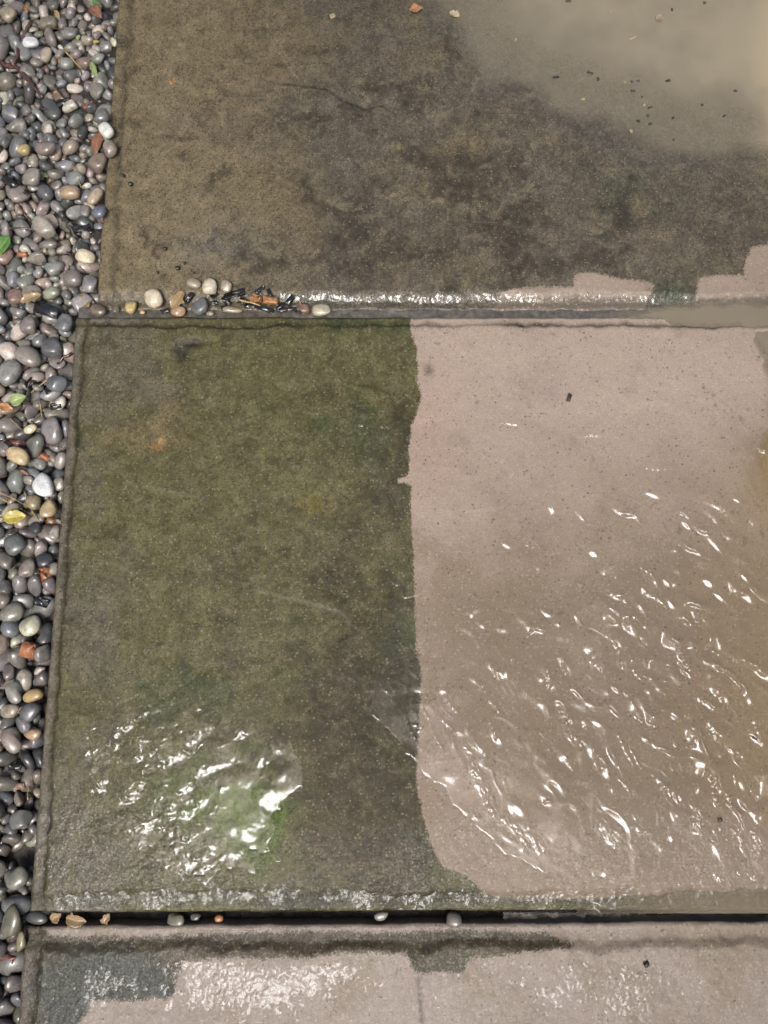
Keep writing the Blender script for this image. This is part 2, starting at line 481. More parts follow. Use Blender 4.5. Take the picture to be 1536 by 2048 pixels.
def paint_mid(X, Y, Z, rim, groove):
    a, b, c = fbm(X, Y, .16, 5, 101, .6), fbm(X, Y, .09, 5, 111, .62), fbm(X, Y, .05, 5, 121, .65)
    t = mix(np.broadcast_to(OLIVE, X.shape+(3,)), GREY, smooth(.0, .8, a+.9*smooth(-.28, -.46, X)-.45+.4*spot(X, Y, 300, 720, 160, 90)))
    t = mix(t, DARKOL, smooth(-.1, .7, b*.7+.95*spot(X, Y, 760, 1500, 210, 330)+.6*spot(X, Y, 780, 920, 90, 120)+.35*spot(X, Y, 640, 1130, 120, 60)-.12))
    t = mix(t, BROWN, smooth(.05, .8, c*.7+.8*spot(X, Y, 760, 1720, 150, 110)+.5*spot(X, Y, 640, 1500, 150, 160)-.2)*.75)
    t = mix(t, GREEN, smooth(.15, .75, b*-.7+.55*spot(X, Y, 165, 1150, 40, 90)+.6*spot(X, Y, 150, 880, 30, 70)+.6*spot(X, Y, 690, 850, 120, 90)
        +.9*spot(X, Y, 700, 642, 170, 24)+.55*spot(X, Y, 420, 1380, 260, 90)+.6*spot(X, Y, 800, 1270, 70, 140)-.15)*.7)
    t = mix(t, C(.085, .13, .022), np.clip(smooth(.1, .8, 1.0*spot(X, Y, 510, 1630, 80, 100)+.55*spot(X, Y, 390, 1600, 120, 90)+c*.6-.15), 0, 1)*.85)
    t = mix(t, C(.16, .13, .035), smooth(.40, .75, spot(X, Y, 630, 1008, 52, 24)+.5*fbm(X, Y, .014, 4, 137))*.75)
    t = mix(t, C(.17, .125, .055), np.clip((spot(X, Y, 290, 870, 80, 30)+.6*spot(X, Y, 340, 830, 30, 50))*(.75+c), 0, 1)*.8)
    t = mix(t, RUST*.9, smooth(.34, .60, spot(X, Y, 316, 888, 20, 18)+.45*fbm(X, Y, .010, 3, 135))*.9*smooth(.02, .2, spot(X, Y, 316, 888, 26, 22)))
    t = mix(t, C(.50, .30, .09), np.clip(spot(X, Y, 320, 882, 7, 7)*(1+1.2*c), 0, 1)*.9)
    t = mix(t, C(.03, .027, .024), np.clip(spot(X, Y, 362, 702, 17, 20)+spot(X, Y, 388, 684, 22, 9), 0, 1)*.85)
    for pts in ([(560, 1190), (640, 1208), (690, 1230), (712, 1256)], [(300, 972), (380, 985), (420, 1000)], [(330, 640), (420, 655), (480, 668)], [(190, 1115), (250, 1132), (300, 1175)]):
        t = mix(t, GREY*1.15, line_mask(X, Y, pts, .0035)*.3)
    t = mix(t, C(.145, .128, .098), rim*.85*smooth(.55, .15, groove)*smooth(-.35, -.42, X))        # bare rim along the left edge
    t = mix(t, C(.020, .017, .008), np.clip(groove*1.0, 0, 1)*(.78+.2*a))
    t = t*(1+.20*fbm(X, Y, .035, 4, 133)+.12*b)[..., None]
    wx, wy = X+.02*fbm(X, Y, .06, 3, 143), Y+.02*fbm(X, Y, .06, 3, 145)
    t = mix(t, C(.034, .029, .013), smooth(.10, .55, fbm(wx, wy, .075, 6, 147, .68)+.35*spot(X, Y, 760, 1400, 200, 400)-.12)*.62)
    t = mix(t, C(.145, .128, .070), smooth(.22, .6, fbm(wx, wy, .05, 6, 149, .7))*.5)
    t = mix(t, C(.036, .031, .018), smooth(.35, .9, c+.3*fbm(X, Y, .012, 3, 131))*.55)
    # washed stone: pinkish, browner lower down and where silt lies
    u = mix(np.broadcast_to(C(.398, .315, .252), X.shape+(3,)), C(.262, .202, .145), smooth(-.1, .9, smooth(.34, .0, Y)+.5*b-.1))
    u = mix(u, C(.40, .27, .21), np.clip(spot(X, Y, 860, 880, 60, 130)*.4, 0, 1))
    u = mix(u, C(.32, .245, .21), smooth(.1, .8, a)*.6)
    u = mix(u, C(.42, .25, .13), smooth(.57, .66, X+.02*c)*smooth(.52, .3, Y)*.3)
    u = mix(u, C(.21, .155, .095), np.clip(rim*smooth(-.24, -.27, Y), 0, 1)*.8)
    gl = groove*(.55+.6*fbm(X, Y, .05, 3, 141))
    u = mix(u, C(.050, .040, .026), np.clip(gl*1.25, 0, 1)*smooth(.20, .30, Y)+np.clip(gl, 0, 1)*smooth(-.2, -.27, Y)*.5)
    sp = smooth(.62, .9, fbm(X, Y, .014, 3, 151)+.35*fbm(X, Y, .12, 3, 153))
    u = mix(u, C(.15, .12, .09), sp*.6)
    u = mix(u, C(.09, .075, .055), np.clip(spot(X, Y, 858, 740, 10, 13)*(1+c), 0, 1)*.8)
    u = mix(u, C(.20, .16, .12), smooth(.35, .85, fbm(X, Y, .06, 4, 157))*.35*smooth(.1, .3, Y))
    cm = sdf(X+.0022*fbm(X, Y, .012, 3, 161), Y+.0022*fbm(X, Y, .012, 3, 163), CLEAN_MID)
    cm = cm*.7
    wet = np.clip(.16+.2*a+.2*b+.50*spot(X, Y, 220, 1640, 250, 190)-.4*spot(X, Y, 520, 1640, 90, 110)+.6*smooth(-.20, -.25, Y)-.75*spot(X, Y, 730, 1580, 130, 150)-.5*smooth(-.002, .004, cm)*smooth(-.24, -.20, Y), .05, 1)
    return t, u, cm, wet

s2 = build_slab('paving_slab', XM, XR, YM0, YM1, {'l': (.0165, .005, .0042), 't': (.0155, .005, .0038), 'b': (.018, .016, .0055)}, 2, paint_mid, relief_mid, skew_bottom=.004)
tag(s2, 'middle sandstone slab, left part dark green with algae, right part washed pink', 'paving slab', 'riven sandstone paving slabs')

# --- upper slab: still dirty, muddy pool on its right
def relief_up(X, Y, Z):
    for pts, a in (([(330, 2), (420, 22), (462, 32)], -.0007), ([(550, 166), (650, 180), (690, 205), (730, 218), (765, 212), (800, 235)], -.0011),
                   ([(885, 60), (930, 120), (965, 150), (992, 160)], -.0010), ([(1000, 142), (1055, 168)], -.0009), ([(1070, 192), (1125, 216)], -.0008),
                   ([(520, 30), (560, 90), (600, 150)], .0006)):
        Z = ledge(X, Y, Z, pts, a)
    return Z-.004*smooth(.1, .75, X)*smooth(.5, 1.15, Y)                        # dips towards the puddle

def paint_up(X, Y, Z, rim, groove):
    a, b, c = fbm(X, Y, .2, 5, 201, .6), fbm(X, Y, .10, 5, 211, .62), fbm(X, Y, .05, 5, 221, .65)
    t = mix(np.broadcast_to(C(.150, .120, .070), X.shape+(3,)), C(.108, .093, .068), smooth(-.3, .6, a*.8+smooth(-.35, .05, X)*.9-.45))
    t = mix(t, C(.075, .062, .045), smooth(.05, .8, b*.8+.6*spot(X, Y, 850, 480, 260, 110)+.4*spot(X, Y, 800, 220, 170, 90)-.25)*.8)
    t = mix(t, C(.18, .15, .095), smooth(.1, .8, -b*.9+.5*spot(X, Y, 880, 400, 190, 60)+.2-.25)*.55)
    t = mix(t, C(.058, .066, .045), smooth(.2, .8, c*.6+.8*spot(X, Y, 1250, 370, 140, 90)-.15)*.7)
    t = mix(t, C(.105, .098, .088), np.clip(spot(X, Y, 470, 500, 120, 70)*(.8+c), 0, 1)*.7)
    t = mix(t, C(.040, .034, .022), np.clip(.8*spot(X, Y, 680, 485, 40, 22)+.6*spot(X, Y, 560, 470, 30, 30)+.6*spot(X, Y, 250, 340, 26, 10), 0, 1)*(.7+.4*c))
    for pts in ([(330, 2), (420, 22), (462, 32)], [(885, 60), (930, 120), (965, 150), (992, 160)], [(1000, 142), (1055, 168)], [(1070, 192), (1125, 216)], [(530, 60), (560, 110), (600, 165)]):
        t = mix(t, C(.30, .25, .18), line_mask(X, Y, pts, .0016)*.65)
    t = mix(t, C(.030, .024, .016), line_mask(X, Y, [(550, 166), (650, 180), (690, 205), (730, 218), (765, 212), (800, 235)], .0024)*.7)
    t = mix(t, C(.38, .20, .08), smooth(.45, .65, spot(X, Y, 345, 162, 10, 9)+.4*fbm(X, Y, .007, 3, 235)))
    t = mix(t, C(.33, .27, .12), np.clip(spot(X, Y, 798, 294, 10, 7), 0, 1)*.8)
    t = mix(t, C(.05, .042, .025), groove*.75*smooth(.8, .5, Y*0+.4))
    t = t*C(.93, .92, .91)*(1+.35*smooth(-.1, -.4, X))[..., None]*(1+.20*fbm(X, Y, .035, 4, 233)+.14*b)[..., None]
    wx, wy = X+.02*fbm(X, Y, .06, 3, 243), Y+.02*fbm(X, Y, .06, 3, 245)
    t = mix(t, C(.040, .033, .022), smooth(.08, .55, fbm(wx, wy, .085, 6, 247, .68)+.5*spot(X, Y, 900, 440, 330, 170)+.3*spot(X, Y, 800, 200, 160, 90)-.12)*.8)
    t = mix(t, C(.215, .175, .105), smooth(.20, .6, fbm(wx, wy, .055, 6, 249, .7))*.55)
    t = mix(t, C(.040, .032, .022), smooth(.3, .85, c+.3*fbm(X, Y, .012, 3, 231))*.6)
    t = mix(t, C(.035, .055, .030), np.clip(spot(X, Y, 1345, 585, 55, 26), 0, 1)*.8)
    u = mix(np.broadcast_to(C(.35, .275, .215), X.shape+(3,)), C(.29, .225, .17), smooth(-.2, .7, b))
    u = mix(u, C(.10, .078, .05), np.clip(rim*smooth(.25, .75, rim)+.3*groove, 0, 1)*.75)
    cm = np.full(X.shape, -1.0)
    for pl in CLEAN_UP:
        cm = np.maximum(cm, sdf(X+.002*fbm(X, Y, .012, 3, 241), Y+.002*fbm(X, Y, .012, 3, 243), pl))
    cm = cm*.5
    wet = np.clip(.18+.2*a+.2*b+1.4*smooth(.595, .570, Y), .05, 1.5)
    return t, u, cm, wet

s1 = build_slab('paving_slab', XU, XR+.10, YU0, YU0+.78, {'l': (.022, .008, .0030), 'b': (.012, .020, .0085)}, 5, paint_up, relief_up)
tag(s1, 'upper sandstone slab, brown and unwashed, with a muddy puddle over its far corner', 'paving slab', 'riven sandstone paving slabs')

# --- third slab at the bottom of the photograph: mostly washed
def relief_third(X, Y, Z):
    return Z+.0004*fbm(X, Y, .013, 3, 301)

def paint_third(X, Y, Z, rim, groove):
    a, b, c = fbm(X, Y, .16, 5, 311, .6), fbm(X, Y, .09, 5, 321, .62), fbm(X, Y, .05, 5, 331, .65)
    t = mix(np.broadcast_to(C(.075, .058, .034), X.shape+(3,)), C(.050, .056, .046), smooth(.2, .9, spot(X, Y, 200, 1980, 170, 90)*1.3+c*.4))
    t = mix(t, C(.060, .056, .026), np.clip(spot(X, Y, 878, 1915, 70, 40), 0, 1)*.8)
    t = mix(t, C(.17, .145, .12), np.clip(rim*smooth(.35, .05, groove), 0, 1)*.55)
    t = mix(t, C(.026, .021, .012), np.clip(groove*(.8+.4*c), 0, 1)*.8)
    t = mix(t, C(.030, .026, .017), smooth(.3, .9, b)*.5)
    u = mix(np.broadcast_to(C(.33, .27, .225), X.shape+(3,)), C(.27, .215, .16), smooth(-.2, .7, b+.5*smooth(.1, .6, X)))
    u = mix(u, C(.20, .155, .11), np.clip(groove*1.2*(.75+.5*c), 0, 1)*.85)
    u = mix(u, C(.16, .13, .10), smooth(.4, .9, fbm(X, Y, .03, 4, 341))*.4)
    u = mix(u, C(.09, .07, .05), line_mask(X, Y, [(836, 1950), (838, 1985), (842, 2030), (842, 2080)], .0028)*.7)
    cm = np.full(X.shape, 1.0)
    for pl in DIRT_THIRD:
        cm = np.minimum(cm, -sdf(X+.0035*fbm(X, Y, .02, 3, 351), Y+.0035*fbm(X, Y, .02, 3, 353), pl))
    cm = cm*.4
    wet = np.clip(.6+.4*a+.3*b, .3, 1)
    return t, u, cm, wet

s3 = build_slab('paving_slab', XT, XR+.01, YT1-.52, YT1, {'l': (.020, .010, .0040), 't': (.019, .016, .0055)}, 9, paint_third, relief_third, skew_all=.005)
tag(s3, 'lower sandstone slab, washed and shining wet, with dark patches along its top edge', 'paving slab', 'riven sandstone paving slabs')

# silt and soil in the two joints
def fill(name, x0, x1, y0, y1, z, amp, mat, seed, label, skew=0):
    X, Y = np.meshgrid(np.arange(x0, x1, .003), np.arange(y0, y1, .0025))
    Z = z+amp*fbm(X, Y, .03, 3, seed)
    me = raw_mesh(name, np.stack([X, Y+skew*X, Z], -1).reshape(-1, 3), grid_faces(X.shape[1], X.shape[0]))
    return tag(link(name, me, mat), label, kind='structure')
fill('ground', XU-.03, XR, YM1-.006, YU0+.006, -.010, .002, M_SILT, 61, 'grey wet silt in the joint between upper and middle slab')
fill('ground', XT-.03, XR, YT1-.01, YM0+.012, -.034, .003, M_SOIL, 63, 'black soil deep in the joint between middle and lower slab', .004)

# ------------------------------------------------------------------ water
def water_sheet(name, px0, px1, py0, py1, step, height, mud, label, mat=None):
    """A sheet of water; where its height falls below the stone it runs out."""
    c = [at(px0, py0), at(px1, py0), at(px0, py1), at(px1, py1)]
    x0, x1 = min(p[0] for p in c), max(p[0] for p in c)
    y0, y1 = min(p[1] for p in c), max(p[1] for p in c)
    x1 = min(x1, XR-.004)
    X, Y = np.meshgrid(np.arange(x0, x1, step), np.arange(y0, y1, step))
    Z = height(X, Y)
    m, tone = mud(X, Y)
    F = grid_faces(X.shape[1], X.shape[0])
    keep = (Z.ravel() > -.05)[F].all(1)
    F = F[keep]
    used = np.unique(F)
    re = np.zeros(X.size, int)
    re[used] = np.arange(len(used))
    V = np.stack([X, Y, Z], -1).reshape(-1, 3)[used]
    me = raw_mesh(name, V, re[F])
    attr(me, 'mud', m.ravel()[used])
    attr(me, 'mud_tone', tone.reshape(-1, 3)[used])
    return tag(link(name, me, mat or M_WATER), label, kind='structure')

def blur(A, n):
    """Box blur of n samples, twice, both ways."""
    for _ in range(2):
        for ax in (0, 1):
            P = np.concatenate([np.repeat(A.take([0], ax), n, ax), A, np.repeat(A.take([-1], ax), n, ax)], ax)
            c = np.cumsum(P, ax)
            m = 2*n
            A = (c.take(range(m, m+A.shape[ax]), ax)-c.take(range(0, A.shape[ax]), ax))/m
    return A

def sampler(seed, n):
    x0, y0, step, Z, skew, y1 = STONE[seed]
    B = blur(Z, n) if n else Z
    ny, nx = B.shape
    def f(X, Y):
        Yl = Y-skew*X*np.clip((y1-Y)/(y1-y0), 0, 1)
        fx, fy = np.clip((X-x0)/step, 0, nx-1.001), np.clip((Yl-y0)/step, 0, ny-1.001)
        i, j = fx.astype(int), fy.astype(int)
        u, v = fx-i, fy-j
        return (B[j, i]*(1-u)+B[j, i+1]*u)*(1-v)+(B[j+1, i]*(1-u)+B[j+1, i+1]*u)*v
    return f

mid_soft, mid_smooth, up_soft, low_soft = sampler(2, 7), sampler(2, 13), sampler(5, 3), sampler(9, 5)

def facing(X, Y):
    """Slope of a wave front that throws the bright cloud towards someone standing over the slab."""
    v = np.stack([-X, -Y, np.full(np.shape(X), CAM_H)], -1)
    v /= np.linalg.norm(v, axis=-1, keepdims=True)
    n = v+np.array(sd)
    return -n[..., 0]/n[..., 2], -n[..., 1]/n[..., 2]

# broad smooth wave fronts: px, py, half length, half width (photo pixels), turn, strength
FRONTS = [(1350, 1312, 30, 13, 68, 1), (1396, 1236, 28, 14, -62, 1), (1240, 1326, 15, 13, 40, 1), (1366, 1241, 9, 6, 60, 1), (1430, 1294, 14, 10, 0, 1), (1408, 1540, 26, 15, 40, 1), (1448, 1592, 34, 7, 60, .9),
    (1522, 1350, 17, 8, 35, 1), (1412, 1411, 17, 6, 20, 1), (1386, 1492, 20, 12, -10, .9), (1072, 1262, 26, 7, -28, 1), (1098, 1362, 28, 6, 76, 1), (1128, 1332, 16, 7, 70, 1), (1182, 1306, 13, 11, 0, .9),
    (1362, 1086, 14, 5, 0, 1), (1284, 1152, 17, 11, 10, .7), (1476, 1186, 13, 8, 0, .8), (1440, 1396, 17, 6, 40, 1), (1203, 1540, 20, 8, 70, .9), (1166, 1448, 12, 6, 65, .9), (1010, 1092, 12, 5, 60, .9),
    (1440, 1515, 10, 7, 20, 1), (1256, 1030, 8, 5, 0, .7), (948, 1226, 14, 4, -50, .9), (985, 1342, 16, 5, 62, .9), (1003, 1262, 10, 6, -30, .8), (1290, 1390, 20, 5, 55, .9), (1320, 1205, 24, 4, 40, .8),
    (1505, 1475, 14, 7, 60, .9), (1480, 1570, 12, 7, 30, .9), (1520, 1600, 16, 7, 60, .9), (1420, 1330, 16, 6, 30, .9), (1092, 1606, 10, 6, 40, .9), (1345, 1105, 12, 4, -50, .8), (1425, 1040, 22, 5, 56, .8),
    (1455, 1035, 24, 4, 70, .8), (1395, 1130, 16, 12, 30, .6), (1468, 1000, 12, 5, 40, .7), (1490, 862, 14, 4, 80, .8), (1520, 902, 8, 6, 0, .9), (1300, 932, 36, 6, 4, .7), (1020, 848, 30, 5, 4, .6), (1180, 872, 26, 5, -8, .6),
    (722, 852, 12, 5, 60, .8), (770, 856, 9, 6, 60, .9), (820, 1192, 14, 4, -14, .8), (836, 1380, 10, 8, 0, .8), (745, 1440, 14, 5, 60, .9), (1235, 1640, 30, 6, 50, .6), (1285, 1655, 24, 6, 55, .7), (1180, 1500, 16, 6, 60, .8)]

def add_fronts(X, Y, Z, rows, wx, wy, A=.0034):
    for px, py, L, W, turn, k in rows:
        cx, cy = at(px, py)
        m = mm_per_px(py)
        a, b, th = L*m*1.5, W*m*1.75, -math.radians(turn)
        q = (np.abs(X-cx) < 2.4*a) & (np.abs(Y-cy) < 2.4*a)
        if not q.any(): continue
        dx, dy = wx[q]-cx, wy[q]-cy
        u, v = (dx*math.cos(th)+dy*math.sin(th))/a, (-dx*math.sin(th)+dy*math.cos(th))/b
        r = u*u+v*v
        g = facing(np.array(cx), np.array(cy))
        # one tilted bright face
        gx_, gy_ = float(g[0]), float(g[1])
        t = gx_*(X[q]-cx)+gy_*(Y[q]-cy)
        Z[q] += k*A*np.tanh(t/A)*np.exp(-(r**1.5))
    return Z

# crests of the ripples running down over the washed stone (photo points; height and half width in millimetres)
RIDGES = [([(1045, 1280), (1072, 1258), (1105, 1265)], 1.5, 3.2), ([(1090, 1325), (1100, 1365), (1098, 1395)], 1.3, 3.0), ([(1120, 1325), (1135, 1352)], 1.2, 3),
    ([(1205, 1250), (1240, 1310), (1250, 1350)], 1.2, 2.4), ([(1240, 1270), (1262, 1320), (1290, 1370)], 1.2, 2.4), ([(1280, 1270), (1300, 1315), (1345, 1335), (1382, 1348)], 1.3, 2.6),
    ([(1350, 1275), (1365, 1320), (1385, 1345)], 1.8, 5), ([(1385, 1215), (1400, 1250), (1385, 1280)], 1.6, 5), ([(1360, 1240), (1372, 1222)], 1.3, 3), ([(1190, 1320), (1215, 1365)], 1.2, 2.4),
    ([(1235, 1370), (1270, 1410)], 1.0, 2.2), ([(1270, 1415), (1290, 1450)], 1.0, 2.2), ([(1315, 1355), (1340, 1365)], 1.2, 3), ([(1395, 1180), (1418, 1222)], 1.2, 2.4),
    ([(1345, 1460), (1352, 1500), (1385, 1490), (1392, 1470)], 1.4, 3.5), ([(1395, 1530), (1425, 1560), (1435, 1610), (1462, 1625)], 1.7, 4), ([(1425, 1555), (1455, 1580), (1468, 1622)], 1.4, 3),
    ([(1230, 1450), (1250, 1500), (1275, 1540)], 1.1, 2.4), ([(1255, 1460), (1262, 1500), (1290, 1545)], 1.0, 2), ([(1290, 1540), (1330, 1570), (1350, 1600)], 1.1, 2.4),
    ([(1375, 1600), (1400, 1640), (1425, 1665)], 1.1, 2.4), ([(1460, 1540), (1480, 1590)], 1.1, 2.4), ([(1465, 1380), (1478, 1440), (1485, 1480)], 1.1, 2.0), ([(1400, 1400), (1430, 1415)], 1.3, 3),
    ([(1440, 1395), (1455, 1430)], 1.3, 3), ([(1415, 1290), (1440, 1310)], 1.4, 4), ([(1410, 1300), (1425, 1330), (1445, 1325)], 1.2, 2.6), ([(1510, 1340), (1530, 1355)], 1.4, 3),
    ([(1175, 1330), (1190, 1300)], 1.3, 4), ([(1110, 1400), (1130, 1440), (1150, 1500)], 1.1, 2.6), ([(1165, 1440), (1190, 1500), (1212, 1555)], 1.2, 2.8), ([(1125, 1505), (1150, 1545)], 1.0, 2.0),
    ([(1230, 1545), (1258, 1585)], 1.0, 2.2), ([(1255, 1615), (1275, 1660), (1305, 1665)], 1.0, 2.2), ([(948, 1240), (965, 1215)], 1.0, 2), ([(983, 1330), (990, 1360)], 1.1, 2.4),
    ([(945, 1340), (975, 1390), (1005, 1435)], 1.1, 2.6), ([(975, 1440), (995, 1485)], 1.1, 2.6), ([(880, 1380), (900, 1410), (920, 1430)], 1.0, 2.4), ([(840, 1400), (860, 1450), (890, 1510)], 1.0, 1.8),
    ([(808, 1415), (818, 1455), (850, 1512)], 1.0, 1.8), ([(880, 1430), (905, 1460)], .9, 1.8), ([(955, 1480), (968, 1500), (975, 1512)], 1.0, 2), ([(1240, 990), (1260, 1005)], .8, 1.6),
    ([(1000, 1090), (1012, 1110)], 1.0, 2), ([(1035, 1100), (1048, 1130)], .9, 1.8), ([(1270, 1130), (1300, 1145), (1310, 1160)], 1.2, 2.6), ([(1250, 1110), (1268, 1130)], 1.0, 2),
    ([(1330, 1115), (1345, 1105)], 1.2, 2.4), ([(1352, 1085), (1375, 1086)], 1.4, 3.5), ([(1415, 1020), (1445, 1065)], 1.1, 2.2), ([(1440, 1005), (1460, 1065)], 1.0, 2.0),
    ([(1375, 1140), (1385, 1108)], 1.0, 2.0), ([(1400, 1110), (1440, 1130), (1448, 1145)], 1.1, 2.4), ([(1218, 1125), (1235, 1165)], .9, 2), ([(1280, 1170), (1320, 1205), (1345, 1225)], .8, 1.6),
    ([(1130, 965), (1145, 940)], 1.0, 2), ([(1395, 930), (1400, 950)], .9, 1.8), ([(1480, 850), (1482, 890)], 1.0, 2), ([(1492, 930), (1488, 955)], 1.0, 2), ([(1520, 900), (1535, 905)], 1.2, 3),
    ([(990, 845), (1040, 850)], .9, 2.2), ([(1270, 930), (1320, 938), (1350, 930)], 1.0, 2.6), ([(1150, 875), (1210, 868)], .9, 2.4), ([(700, 838), (725, 860)], .8, 1.6), ([(765, 850), (775, 870)], .8, 1.6),
    ([(805, 1195), (828, 1188)], .9, 1.8), ([(740, 1425), (752, 1455)], .9, 2), ([(925, 1620), (945, 1640)], .9, 2), ([(1085, 1610), (1105, 1600)], 1.1, 2.6),
    ([(1195, 1640), (1225, 1680), (1245, 1695)], .9, 2.0), ([(1505, 1430), (1525, 1500)], 1.2, 2.6), ([(1470, 1500), (1490, 1515)], 1.2, 3), ([(1500, 1560), (1520, 1640)], 1.1, 2.4),
    ([(1460, 1655), (1500, 1690)], 1.1, 2.4), ([(1185, 1195), (1240, 1230), (1300, 1240)], .8, 2.0), ([(1465, 1190), (1490, 1185)], 1.2, 3.5), ([(1480, 1240), (1500, 1290)], 1.0, 2.4)]
# tracks of small bubbles
TRACKS = [([(925, 1470), (945, 1520), (970, 1590), (990, 1640)], 9), ([(990, 1640), (1020, 1640), (1045, 1680), (1055, 1700)], 8), ([(1050, 1640), (1075, 1690), (1090, 1705)], 9),
    ([(1065, 1130), (1110, 1100), (1125, 1090)], 14), ([(1185, 1195), (1200, 1215)], 16), ([(1240, 1240), (1330, 1250)], 14), ([(1110, 1410), (1140, 1460), (1165, 1500)], 12),
    ([(1260, 1440), (1320, 1450)], 18), ([(1330, 1570), (1400, 1640), (1450, 1670)], 18), ([(1195, 1640), (1240, 1690)], 14), ([(1440, 1320), (1480, 1370)], 24), ([(1000, 1780), (1120, 1760)], 14),
    ([(1470, 1660), (1530, 1700)], 22), ([(1300, 1790), (1400, 1780), (1530, 1740)], 16), ([(1380, 1450), (1440, 1480)], 22)]

def height_mid(X, Y):
    wx, wy = X+.0035*fbm(X, Y, .035, 2, 401), Y+.0035*fbm(X, Y, .035, 2, 403)
    dens = np.clip(1.3*spot(X, Y, 1360, 1370, 260, 320)+.45*spot(X, Y, 980, 1420, 190, 190)+.5*spot(X, Y, 1400, 1080, 160, 160)+.3*spot(X, Y, 1100, 1000, 260, 160)+.5*spot(X, Y, 1500, 1600, 160, 200), 0, 1)
    edge = sdf(X+.02*fbm(X, Y, .08, 4, 407), Y+.02*fbm(X, Y, .08, 4, 409), poly([(700, 800), (860, 850), (980, 800), (1150, 850), (1300, 810), (1480, 800), (1800, 780), (1800, 1775), (1480, 1772), (1250, 1765), (1130, 1760), (1000, 1700), (880, 1580), (800, 1520), (735, 1440), (770, 1300), (790, 1180), (740, 960)]))
    film = .0004+.0013*smooth(0, .10, edge)+.0008*dens-.008*smooth(.004, -.02, edge)
    Z = mid_soft(X, Y)+film
    # long low waves running down and to the right
    ang = math.radians(-60)
    al, ac = wx*math.cos(ang)+wy*math.sin(ang), -wx*math.sin(ang)+wy*math.cos(ang)
    qx, qy = X+.014*fbm(X, Y, .07, 2, 511), Y+.014*fbm(X, Y, .07, 2, 513)
    bl, bc = qx*math.cos(ang)+qy*math.sin(ang), -qx*math.sin(ang)+qy*math.cos(ang)
    w = fbm(bl*.6, bc, .054, 2, 413)
    w2 = fbm(bl*.6, bc, .021, 1, 417)
    amp = smooth(-.5, .5, fbm(X, Y, .05, 2, 515))
    Z += dens*(.0006*w+.0040*amp*np.exp(-(w/.24)**2)+.0007*(1-amp)*np.exp(-(w2/.24)**2))
    rng = np.random.RandomState(5)
    ridges = [(p, w*.8, k) for k, (p, h, w) in enumerate(RIDGES)]
    for i in range(34):                                                        # loose short crests between the traced ones
        k = rng.randint(6)
        cx, cy, sx, sy = [(1330, 1380, 170, 210), (1330, 1380, 170, 210), (960, 1420, 120, 150), (1150, 1050, 260, 140), (1420, 1560, 110, 110), (830, 1330, 60, 120)][k]
        px, py = rng.normal(cx, sx), rng.normal(cy, sy)
        if px > 1650 or py > 1740 or px < 700: continue
        L, a2 = rng.uniform(10, 40), math.radians(rng.normal(55, 24))
        bend = rng.normal(0, 5)
        ridges.append(([(px, py), (px+L*.5*math.cos(a2)+bend, py+L*.5*math.sin(a2)), (px+L*math.cos(a2), py+L*math.sin(a2))], rng.uniform(1.0, 1.9), i))
    for pts, w, k in ridges:
        P = poly(pts)
        pad = .012+.004*w
        m = (X > P[:, 0].min()-pad) & (X < P[:, 0].max()+pad) & (Y > P[:, 1].min()-pad) & (Y < P[:, 1].max()+pad)
        if not m.any(): continue
        d, s, r = seg_dist(wx[m], wy[m], P)
        L = np.hypot(*np.diff(P, axis=0).T).sum()
        und = 1+.35*np.sin(r*L/.009*2*np.pi+k)
        Z[m] += .001*w*.46*und*np.exp(-(d/(w*.001))**2)*smooth(-.02, .25, r)*smooth(1.02, .75, r)
    rows = list(FRONTS)
    for pts, wpx in TRACKS:
        P = poly(pts)
        d, s, r = seg_dist(wx, wy, P)
        k = np.exp(-(d/(wpx*.00076))**2)*smooth(0, .1, r)*smooth(1, .9, r)
        Z += k*(.0011*np.abs(fbm(al*.6, ac, .007, 2, 421))+.0004*fbm(al*.15, ac, .004, 1, 423)+.0003)
    for i in range(64):
        px, py = (rng.normal(1360, 100), rng.normal(1360, 150)) if i % 4 else (rng.uniform(900, 1530), rng.uniform(1010, 1640))
        if px > 1620: continue
        rows.append((px, py, rng.uniform(7, 22), rng.uniform(4, 10), rng.uniform(0, 180) if i % 2 else rng.normal(55, 18), rng.uniform(.7, 1.1)))
    return add_fronts(X, Y, Z, rows, wx, wy)

def mud_mid(X, Y):
    n = fbm(X, Y, .12, 4, 431)
    m = .05+.20*smooth(.1, .6, X+.1*n)+.22*smooth(-.25, .2, -Y+.1*n)
    m += .25*smooth(0, 1, spot(X, Y, 1560, 940, 70, 120)*1.5)
    e = smooth(.0, .16, sdf(X+.03*n, Y+.03*n, poly([(740, 850), (1800, 770), (1800, 1770), (1250, 1752), (1000, 1690), (800, 1500), (770, 1380), (790, 1180), (740, 960)])))
    t = mix(np.broadcast_to(C(.30, .232, .155), X.shape+(3,)), C(.36, .26, .14), smooth(.4, .62, X))
    return np.clip(m, 0, .6)*e, t

water_sheet('water', 690, 1840, 740, 1800, .0011, height_mid, mud_mid, 'thin rippling sheet of water running over the washed half of the middle slab')

